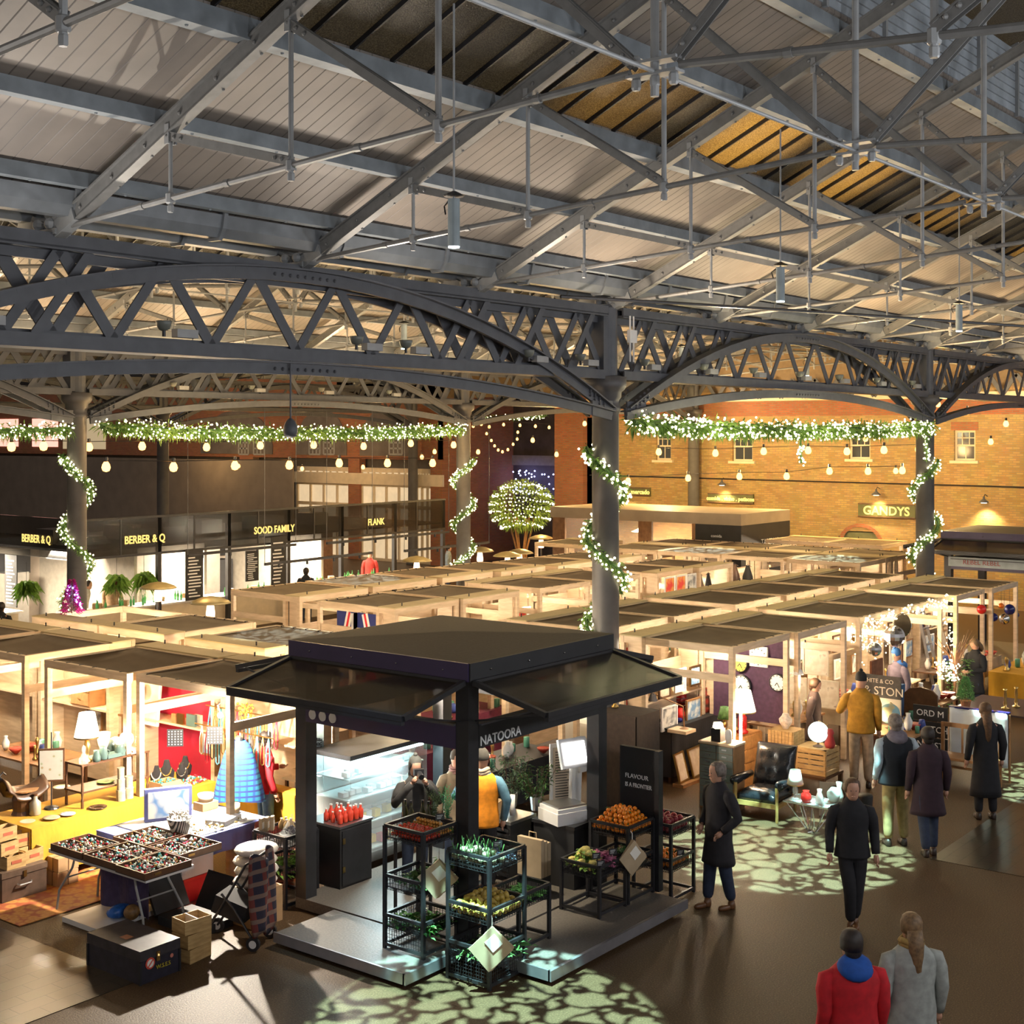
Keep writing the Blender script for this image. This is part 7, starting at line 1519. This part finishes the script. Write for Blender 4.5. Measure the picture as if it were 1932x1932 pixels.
def globe(x,y,z,r,lab,lit):
    t=thing('globe',lab,'globe',(x,y,z)); MB().lathe([(.08,0),(.09,.01),(.02,.04),(.015,.07)],(0,0,0),16).build('base',M['wood_dark'],t)
    mm=ramp_mat('globe_map%d'%lit,'noise',[(.5,(.3,.5,.52)),(.56,(.62,.55,.3))],tsc=5)
    if lit: b=mm.node_tree.nodes['Principled BSDF']; b.inputs['Emission Color'].default_value=(.75,.95,.85,1); b.inputs['Emission Strength'].default_value=1.1
    MB().ball((0,0,.07+r),r,20,14).build('sphere',mm,t,True); MB().tube([((r+.015)*math.cos(a),0,.07+r+(r+.015)*math.sin(a)) for a in [-PI/2+PI*k/14 for k in range(15)]],.006,5).build('meridian',M['brass'],t)
globe(20.5,9.6,.72,.165,'lit white globe standing on the slatted crate',1); globe(22.1,9.05,.82,.17,'blue and tan unlit globe before the painted sign board',0)
tlamp((20.0,10.7,.88),.7,.22,'large white lamp with red base on the pine chest',M['red_gl'],watt=45)
MB().lathe([(.09,0),(.1,.03),(.06,.06),(.075,.1),(.075,.26),(.05,.3),(.06,.34)],(0,0,0),16).build('ceramic_body', M['red_gl'], bpy.data.objects[[o.name for o in bpy.data.objects if o.get('label')=='large white lamp with red base on the pine chest'][0]], True)
MB().box(0,0,0,0,0,0)
tag(MB().lathe([(.04,0),(.05,.02),(.1,.1),(.11,.16),(.06,.22),(.05,.25)],(0,0,0),16).build('round_vase',mat('painted_vase',(.6,.5,.42),.35,0,.4,14),None,True,(20.55,10.2,.92)),'round painted vase on the tall crate','vase')
tag(MB().lathe([(.07,0),(.09,.06),(.05,.2),(.07,.24),(.04,.3)],(0,0,0),16).build('striped_bottle',ramp_mat('red_black_bands','wave',[(.4,(.4,.04,.04)),(.6,(.02,.02,.02))],scale=(.01,.01,1),tsc=6),None,True,(20.55,9.42,.72)),'red and black banded bottle beside the lit globe','bottle')
tag(MB().tube([(19.05,10.22,1.0),(19.05,10.22,1.45)],.022,10).build('tube_lamp',M['tube_light'],None,True),'vertical glowing tube lamp on the stall post','lamp'); lamp('tube_lamp_light','POINT',(18.98,10.12,1.25),(1,.66,.36),50,.08)
tlamp((19.95,11.0,.88),.4,.12,'small green shaded lamp on the pine chest behind the white one',M['brass'],shade=M['green'],watt=0)
# armchair
ac=thing('armchair','black buttoned leather armchair with a wooden frame on the spotlit floor','armchair',(18.82,9.66,0),.08); LE=mat('black_leather',(.012,.014,.018),.22,0,.2,12,bump=.15); OK=mat('oak_frame',(.4,.25,.08),.4,0,.2,8)
for x,y,h_ in ((-.4,-.33,.52),(-.4,.33,.52),(.32,-.33,.5),(.32,.33,.5)): MB().tube([(x,y,0),(x,y,h_)],[.022,.028],8).build('leg',OK,ac)
m=MB().box(-.4,.32,-.35,-.31,.2,.26).box(-.4,.32,.31,.35,.2,.26).box(-.42,-.38,-.31,.31,.2,.27).box(.3,.34,-.31,.31,.2,.27); m.build('frame',OK,ac)
def cush(u,v,l,w_,th,x0,z0,tilt,but=True):
    a=-1+2*u; b=-1+2*v; e=(1-abs(a)**5)*(1-abs(b)**5); dz=th*e
    if but:
        for p in (-.55,0,.55):
            for q in (-.35,.35): dz-=.028*math.exp(-((b-p)**2+(a-q)**2)*22)
    return (x0+a*l/2*math.cos(tilt)-dz*math.sin(tilt), b*w_/2, z0+a*l/2*math.sin(tilt)+dz*math.cos(tilt))
MB().sheet(lambda u,v:cush(u,v,.68,.6,.1,-.06,.34,-.06,False),14,14,.12).build('seat_cushion',LE,ac,True); MB().sheet(lambda u,v:cush(u,v,.66,.62,.09,.3,.66,1.25),18,22,.08,(1,0,0)).build('back_cushion',LE,ac,True)
for s in (-1,1): MB().tube([(-.42,s*.36,.52),(-.38,s*.36,.54),(0,s*.36,.53),(.25,s*.36,.52)],[.05,.075,.06,.05],12).build('arm_roll',LE,ac,True)
# glass table
gt=thing('glass_table','small glass topped table on splayed chrome legs','table',(18.35,8.68,0)); MB().box(-.24,.24,-.34,.34,.44,.452).build('glass_top',M['glass'],gt); MB().box(-.25,.25,-.35,-.335,.435,.457).box(-.25,.25,.335,.35,.435,.457).box(-.25,-.235,-.335,.335,.435,.457).box(.235,.25,-.335,.335,.435,.457).build('rim',M['chrome'],gt)
for x,y in ((-1,-1),(1,-1),(-1,1),(1,1)): MB().tube([(x*.22,y*.32,.45),(x*.03,y*.06,.02),(-x*.05,-y*.05,.0)],.008,6).tube([(x*.22,y*.1,.44),(x*.05,y*.06,.04)],.006,6).build('leg',M['chrome'],gt)
tlamp((18.3,8.93,.455),.42,.12,'white drum lamp with glass base on the glass table',M['glass'],shade=M['paper'],watt=0)
for x,y,c,pf,nm,lab in ((18.22,8.72,'red_gl',[(.05,0),(.08,.05),(.07,.12),(.04,.15),(.05,.17)],'teapot','dark red teapot on the glass table'),(18.3,8.55,'white',[(.05,0),(.06,.04),(.05,.1),(.03,.16),(.04,.2)],'figurine','white lidded jug on the glass table'),(18.5,8.42,'ceram',[(.05,0),(.1,.07),(.1,.13),(.05,.19),(.045,.2)],'round_vase','pale round ribbed vase at the end of the glass table'),(18.55,8.36,'ceram',[(.04,0),(.07,.08),(.03,.2),(.045,.28)],'bottle_vase','pale slim bottle vase behind the round one')):
    M.setdefault('ceram',mat('pale_ceramic',(.5,.52,.48),.35)); tag(MB().lathe(pf,(0,0,0),18).build(nm,M[c],None,True,(x,y,.455)),lab,nm.replace('_',' '))
ps2=thing('oval_print','pale board with a dark oval emblem leaning behind the glass table','board',(19.3,8.75,0),-1.2); MB().join(MB().box(-.25,.25,0,.02,0,.5),Matrix.Rotation(-.25,4,'X')).build('board',M['cream'],ps2); MB().join(MB().lathe([(.13,0),(.15,.0),(.15,.004),(.13,.004)],(0,0,0),24,1,1.4),Matrix.Rotation(-.25,4,'X') @ Matrix.Translation((0,-.003,.25)) @ Matrix.Rotation(PI/2,4,'X')).build('oval_ring',M['wood_dark'],ps2)
for x,y,z,c,pf,nm,lab in ((19.2,8.25,0,'bw2',[(.1,0),(.12,.02),(.11,.2),(.12,.42),(.11,.44)],'umbrella_stand','black and white banded drum with yellow squares on the floor'),(18.95,8.35,0,'red_gl',[(.05,0),(.1,.15),(.05,.3),(.07,.45),(.03,.6)],'floor_vase','tall red and silver vase behind the pale vases')):
    M.setdefault('bw2',ramp_mat('bold_bands','wave',[(.45,(.02,.02,.02)),(.5,(.55,.5,.42))],scale=(.01,.01,1),tsc=3.2)); tag(MB().lathe(pf,(0,0,0),18).build(nm,M[c],None,True,(x,y,z)),lab,nm.replace('_',' '))
# purple partition with clocks
pp=thing('clock_partition','aubergine partition panel hung with clocks between the first two stalls','partition',(20.88,10.38,0)); MB().box(0,.03,0,1.35,.9,2.3).build('panel',cm('aubergine_panel',(.06,.025,.055)),pp)
def clock(y,z,r,sq,lab,face='paper'):
    t=thing('wall_clock',lab,'clock',(20.875,y,z)); 
    if sq: MB().box(-.03,0,-r,r,-r,r).build('case',M['white'],t); MB().box(-.036,-.03,-r*.92,r*.92,-r*.92,r*.92).build('dial',M[face],t)
    else: MB().join(MB().lathe([(r,0),(r,.04),(r*.9,.05),(r*.88,.03)],(0,0,0),28),Matrix.Rotation(-PI/2,4,'Y')).build('case',M['black'],t); MB().join(MB().lathe([(r*.88,0.03),(r*.1,.036)],(0,0,0),28),Matrix.Rotation(-PI/2,4,'Y')).build('dial',M[face],t)
    m=MB()
    for k in range(12): a=k*PI/6; m.bar((-.04,r*.72*math.cos(a),r*.72*math.sin(a)),(-.04,r*.84*math.cos(a),r*.84*math.sin(a)),.006,.012)
    m.build('hour_marks',M['black'],t); MB().bar((-.044,0,0),(-.044,-r*.3,-r*.5),.004,.012).bar((-.044,0,0),(-.044,r*.25,-r*.35),.004,.014).build('hands',M['black'],t)
M['ydial']=mat('yellow_dial',(.75,.5,.1),.4)
clock(10.85,2.0,.17,True,'square white clock high on the aubergine panel'); clock(11.2,1.85,.15,False,'round yellow dial clock on the aubergine panel','ydial'); clock(11.18,1.48,.19,False,'large round cream clock low on the aubergine panel'); clock(10.5,1.6,.15,False,'round clock half hidden behind the large white lamp')
ckb=thing('number_board','big red edged board of black clock numerals under the awning tip','board',(19.0,12.28,1.25)); MB().box(0,.55,0,.03,0,1.0).build('board',M['paper'],ckb); MB().box(-.03,0,0,.03,0,1.0).box(.55,.58,0,.03,0,1.0).build('edge',M['red_gl'],ckb)
for k,(a,b) in enumerate([(.28,.9),(.42,.85),(.5,.7),(.5,.5),(.48,.3),(.38,.15),(.28,.1),(.17,.13),(.09,.27),(.06,.5),(.07,.7),(.16,.86)]): text(str(k or 12),.11,M['black'],ckb,faceY(a,-.004,b),'numeral')
tag(MB().lathe([(.1,0),(.07,.07),(.02,.12)],(0,0,0),18).build('enamel_shade',M['white'],None,True,(21.0,10.2,1.75)),'white enamel shade hanging on the second stall post','lamp shade'); lamp('enamel_light','POINT',(21.0,10.15,1.7),(1,.8,.55),25,.05)
for i,(y,z,w_,h_) in enumerate([(11.3,1.42,.5,.5),(10.75,1.42,.5,.5),(11.2,.85,.55,.5),(10.6,.85,.6,.5)]): frame_pic(22.86,y,z,w_,h_,-PI2,'pale engraved map print, %s on the partition of the second stall'%('upper left','upper right','lower left','lower right')[i],M['art1'],'cream')
# sign boards and globe counter
table('work_table','long wooden table where the man in mustard browses',21.6,22.6,8.5,9.5,.8,M['wood_mid'],0)
sg=thing('painted_sign','long grey painted sign board with pale lettering behind the globe','sign',(22.4,8.98,.95)); MB().box(0,.03,0,.8,.3,.68).build('board',cm('slate_board',(.07,.06,.05)),sg); MB().box(0,.03,0,.8,-.1,.3).build('lower_board',M['cream'],sg); text('WHITE & CO',.1,M['cream'],sg,faceX(-.004,.42,.58),'lettering'); text('L & STON',.2,M['cream'],sg,faceX(-.004,.38,.41),'lettering')
sg2=thing('bus_blind','black printed destination blinds stacked behind the wooden bench','sign',(22.9,8.66,.3))
for k,s in enumerate(('NDI ST','REDITCH','ORD M')): b4=MB().box(0,.02,-.3,.3,.02+k*.27,.27+k*.27).build('blind',M['black_board'],sg2); text(s,.15,M['lettering'],sg2,faceX(-.004,0,.14+k*.27),'lettering')
tlamp((21.75,9.25,.8),.55,.1,'small brass lamp with black shade on the work table',M['brass'],shade=M['black'],watt=30)
tlamp((22.2,9.42,.8),.45,.09,'glowing dish lamp in front of the sign board',M['brass'],watt=30)
tag(MB().lathe([(.08,0),(.11,.1),(.08,.3),(.1,.44),(.06,.5)],(0,0,0),18).build('floral_vase',ramp_mat('floral_vase_m','voronoi',[(.2,(.5,.12,.06)),(.5,(.55,.42,.28))],tsc=12),None,True,(21.8,9.45,.8)),'tall red floral vase left of the man in mustard','vase')
wares(21.7,22.4,8.55,8.95,.805,10,'on the work table by the man in mustard','work table wares')
# quilt on a rail and wooden bench
qr=thing('quilt_rail','white quilt with blue edge draped over a rail behind the bench','quilt',(22.9,7.32,0)); MB().tube([(0,-.0,1.12),(0,1.0,1.12)],.02,8).tube([(0,0,0),(0,0,1.12)],.02,8).tube([(0,1.0,0),(0,1.0,1.12)],.02,8).build('rail',M['wood_mid'],qr)
MB().sheet(lambda u,v:(-.05-.02*math.sin(14*u),.02+.96*u,1.15-.9*v),20,8,.05,(1,0,0)).build('quilt',mat('quilt_white',(.66,.7,.74),.8,0,.05,5,bump=.3),qr,True); MB().box(-.055,.06,.0,1.0,1.14,1.165).build('quilt_edge',M['cob'],qr)
be=thing('wooden_bench','brown wooden bench frame standing before the white quilt','bench',(22.15,7.36,0)); 
for x,y,h_ in ((0,0,.45),(0,.95,.45),(.4,0,.95),(.4,.95,.95)): MB().box(x-.025,x+.025,y-.025,y+.025,0,h_).build('leg',M['wood_mid'],be)
MB().box(-.03,.43,-.03,.98,.42,.46).build('seat',M['wood_mid'],be); MB().box(.38,.42,0,.95,.88,.95).box(.38,.42,0,.95,.2,.24).build('back_rail',M['wood_mid'],be)
for y in (.3,.62): MB().box(.385,.415,y-.015,y+.015,.46,.88).build('back_post',M['wood_mid'],be)
hb=thing('headboard','dark arched wooden headboard standing behind the destination blinds','headboard',(23.6,9.1,0)); MB().join(MB().add([(.0,-.3,0),(0,.3,0),(0,.3,1.15),(0,.2,1.24),(0,.0,1.28),(0,-.2,1.24),(0,-.3,1.15)]+[(.05,-.3,0),(.05,.3,0),(.05,.3,1.15),(.05,.2,1.24),(.05,0,1.28),(.05,-.2,1.24),(.05,-.3,1.15)],[(0,1,2,3,4,5,6),(13,12,11,10,9,8,7)]+[(k,k+7,(k+1)%7+7,(k+1)%7) for k in range(7)])).build('panel',M['wood_dark'],hb)
dt=table('leather_table','dark leather topped table with brass candlesticks at the right edge',24.6,26.2,7.3,8.9,.78,mat('oxblood_leather',(.05,.03,.035),.35),0)
for i,(x,y) in enumerate([(25.1,8.1),(25.4,8.0),(24.9,7.6)]): tag(MB().lathe([(.07,0),(.07,.02),(.02,.04),(.035,.1),(.02,.16),(.03,.24),(.02,.32),(.04,.36)],(0,0,0),14).build('candlestick',M['brass'],None,True,(x,y,.78)),'tall brass candlestick, %s of three on the dark leather table'%('left','middle','right')[i],'candlestick')
def ptree(x,y,z,h,r,lab):
    t=thing('potted_conifer',lab,'plant',(x,y,z)); MB().lathe([(.07,0),(.1,.14),(.11,.14),(.09,.12)],(0,0,0),14).build('pot',cm('terracotta_pot',(.4,.17,.08)),t); f=MB()
    for k in range(900): v=R(0,1); a=R(0,6.3); q=r*(1-v)**.7*R(.6,1); f.leaf((q*math.cos(a),q*math.sin(a),.14+h*v),(math.cos(a),math.sin(a),R(.3,1.4)),.06,.014)
    f.build('foliage',mat('young_conifer',(.2,.42,.16),.6,0,.3,20) if h>.4 else M['pine'],t)
ptree(24.75,8.7,.78,.42,.15,'bright green potted conifer on the dark leather table'); ptree(23.4,6.6,.0,.4,.16,'small dark potted conifer beside the white quilt'); ptree(24.2,6.4,.0,.5,.2,'bushier potted conifer at the far right edge')
tag(MB().box(23.6,23.9,9.5,9.75,0,1.25).build('blue_case',cm('blue_case_m',(.03,.09,.2))),'upright blue case beside the headboard','case')
# fairy lights of the antique stall
fy=thing('fairy_light_cluster','dense tangle of white fairy lights hung in the third front stall','fairy lights',(23.3,10.05,0)); m=MB()
for k in range(150): m.ball((R(0,1.7)*(1-.2*R(0,1)),R(.0,.5),R(1.75,2.5)-.25*R(0,1)),.013,6,4)
for k in range(130): u=k/130; m.ball((4.2*u,-.05+R(-.05,.05),2.45-.12*math.sin(u*PI*4)**2+R(-.08,.06)),.016,6,4)
for k in range(40): m.ball((4.25+R(-.1,.1),R(-.1,.1),R(1.2,2.4)),.016,6,4)
for k in range(90): a=R(0,6.3); m.ball((3.0+.28*math.cos(a)*R(0,1),-.45+.3*math.sin(a)*R(0,1),.95+R(0,.4)),.016,6,4)
tag(m.build('bulbs',M['fairy'],fy),kind='stuff'); MB().tube([(4.2*k/16,-.05,2.45-.12*math.sin(k/16*PI*4)**2) for k in range(17)],.006,4).build('wire',M['white'],fy)
lamp('fairy_glow','POINT',(24.2,10.3,1.9),(1,.82,.62),45,.3); lamp('fairy_glow','POINT',(26.4,9.5,1.1),(1,.82,.62),14,.2)
MB().box(0,0,0,0,0,0)
for i,(p,r) in enumerate([((23.59, 9.95, 1.87),.13),((24.5, 9.95, 2.0),.2)]): o=tag(MB().ball((0,0,0),r,14,10).build('mirror_ball',M['chrome'],None,False,p),('small mirror ball low in the fairy lights','large faceted mirror ball in the fairy lights')[i],'mirror ball'); MB().tube([(0,0,r),(0,0,2.42-p[2])],.004,4).build('thread',M['black'],o)
p=(24.76, 9.9, 2.18); sp=thing('shield_mirror','leaf shaped mirror on a stand before the fairy lights','mirror',p); MB().join(MB().ball((0,0,0),.17,20,12,1,1.35,.08),Matrix.Rotation(-.9,4,'Z') @ Matrix.Rotation(PI/2,4,'X')).build('mirror',mat('old_mirror',(.3,.22,.12),.15,.8),sp,True); MB().tube([(0,0,-.22),(0,0,-p[2])],.02,6).build('stand',M['wood_dark'],sp)
tag(MB().box(23.0,23.5,9.75,9.79,.0,1.75).build('cupboard_door',cm('red_brown_board',(.23,.085,.035))),'upright red brown cupboard side left of the bobble hat man','board')
ld=thing('step_ladder','aluminium step ladder leaning in the stall behind the woman in black','ladder',(28.9,10.7,0)); m=MB()
for s in (-.2,.2): m.bar((s,0,0),(s*.7,.5,2.2),.03,.06)
m.build('stile',M['alu'],ld)
for k in range(6): u=(k+.6)/6.5; MB().bar((-.2+.05*u,.5*u,2.2*u),(.2-.05*u,.5*u,2.2*u),.06,.025).build('rung',M['alu'],ld)
for i,(p,r,c) in enumerate([((30.82, 9.85, 1.86), 0.12, 'cob'), ((29.76, 9.85, 1.8), 0.09, 'cob'), ((30.46, 9.85, 1.69), 0.12, 'chrome'), ((28.99, 9.85, 2.05), 0.1, 'red_gl'), ((30.25, 9.85, 2.0), 0.06, 'or'), ((31.3, 9.85, 1.69), 0.06, 'cob')]):
    o=tag(MB().ball((0,0,0),r,16,10).build('glass_bauble',M[c],None,True,p),('large cobalt bauble, highest at the right edge','pointed cobalt bauble left of the silver one','silver bauble above the teal tiles','red bauble by the ladder','small orange bauble between the blue ones','small cobalt bauble at the very right')[i],'bauble'); MB().tube([(0,0,r),(0,0,2.42-p[2])],.004,4).build('thread',M['black'],o)
tag(MB().box(31.25,31.3,8.6,9.6,1.3,1.9).build('tile_panel',brick_mat('teal_tiles',(.16,.38,.38),(.2,.42,.42),(.5,.55,.5),'YZ',.25,.12,.3)),'teal tiled panel at the right edge behind the baubles','tile panel')
table('wares_table','yellow draped table of glassware at the right edge',28.4,30.9,8.6,9.5,.85,M['mustard'],.5); wares(28.6,30.7,8.7,9.3,.865,14,'on the yellow draped table at the right edge','right edge wares')
tag(MB().lathe([(.07,0),(.12,.15),(.14,.25),(.06,.4),(.09,.5)],(0,0,0),18).build('chinese_vase',mat('white_blue_vase',(.5,.53,.5),.25,0,.3,20),None,True,(29.4,9.0,.865)),'large pale patterned vase at the right edge','vase')
ch=thing('decorated_twigs','dark branching twig tree with small lights by the woman in black','twig tree',(26.7,9.6,0)); m=MB()
for k in range(14): a=R(0,6.3); m.tube([(0,0,1.0),(.12*math.cos(a),.12*math.sin(a),1.4),(R(.25,.4)*math.cos(a),R(.25,.4)*math.sin(a),R(1.6,1.9))],[.02,.012,.005],5)
m.tube([(0,0,0),(0,0,1.1)],.03,6); m.build('branches',M['wood_dark'],ch); f=MB()
for k in range(500): a=R(0,6.3); q=R(.05,.25); f.leaf((.2+q*math.cos(a),q*math.sin(a),R(.2,1.3)),(math.cos(a),math.sin(a),.2),.08,.03)
f.build('foliage',M['green'],ch)
lamp('cone_lamp','POINT',(26.2,9.9,1.5),(1,.75,.4),50,.1)
for i,(x0,x1,y0,y1,h_,c) in enumerate([(23.4,24.3,8.9,9.5,.7,'wood_dark'),(24.9,25.9,9.2,9.8,.75,'wood_mid')]): table('side_table','small %s table of oddments under the fairy lights'%('dark','brown')[i],x0,x1,y0,y1,h_,M[c],0); wares(x0+.1,x1-.1,y0+.1,y1-.1,h_+.005,8,'on the small %s table'%('dark','brown')[i],'oddments %s'%('dark table','brown table')[i])

# pictures and boxes that fill the front stalls
arts = ['art1','art_bw','art_blue','art1']
for i,(x0,y) in enumerate([(19.2,11.85),(21.2,11.75),(23.5,11.7),(25.4,11.62),(27.9,11.5),(29.7,11.4)]):
    for k in range(3):
        frame_pic(x0+.25+.5*k,y,1.4+.03*k,.36,.34+.05*(k%2),0,'%s picture on the shelf of front right stall %s'%(('left','middle','right')[k],('one','two','three','four','five','six')[i]),M[arts[(i+k)%4]],('wood_dark','white','brass')[k])
    for k in range(2):
        frame_pic(x0+.4+.8*k,y,.85,.5,.4,0,'%s lower picture at the back of front right stall %s'%(('left','right')[k],('one','two','three','four','five','six')[i]),M[arts[(i+k+1)%4]],('white','wood_mid')[k])
for i,(x,y) in enumerate([(13.45,18.4),(13.45,18.95),(13.45,16.1)]): frame_pic(x,y,.95,.4,.35,-PI2,'small picture low on the back panel of the left stalls, number %s from the front'%ORD[2-i],M[arts[i]],'wood_mid')
tag(MB().box(12.9,13.3,18.3,20.0,.7,.74).build('shelf_board',M['wood']),'wooden shelf board low in the wooden chest stall','shelf') if False else None
table('cloth_table','low table of oddments inside the wooden chest stall',12.0,12.9,18.3,20.0,.75,M['wood_mid'],0); wares(12.1,12.8,18.5,19.8,.755,14,'inside the wooden chest stall','chest stall wares')
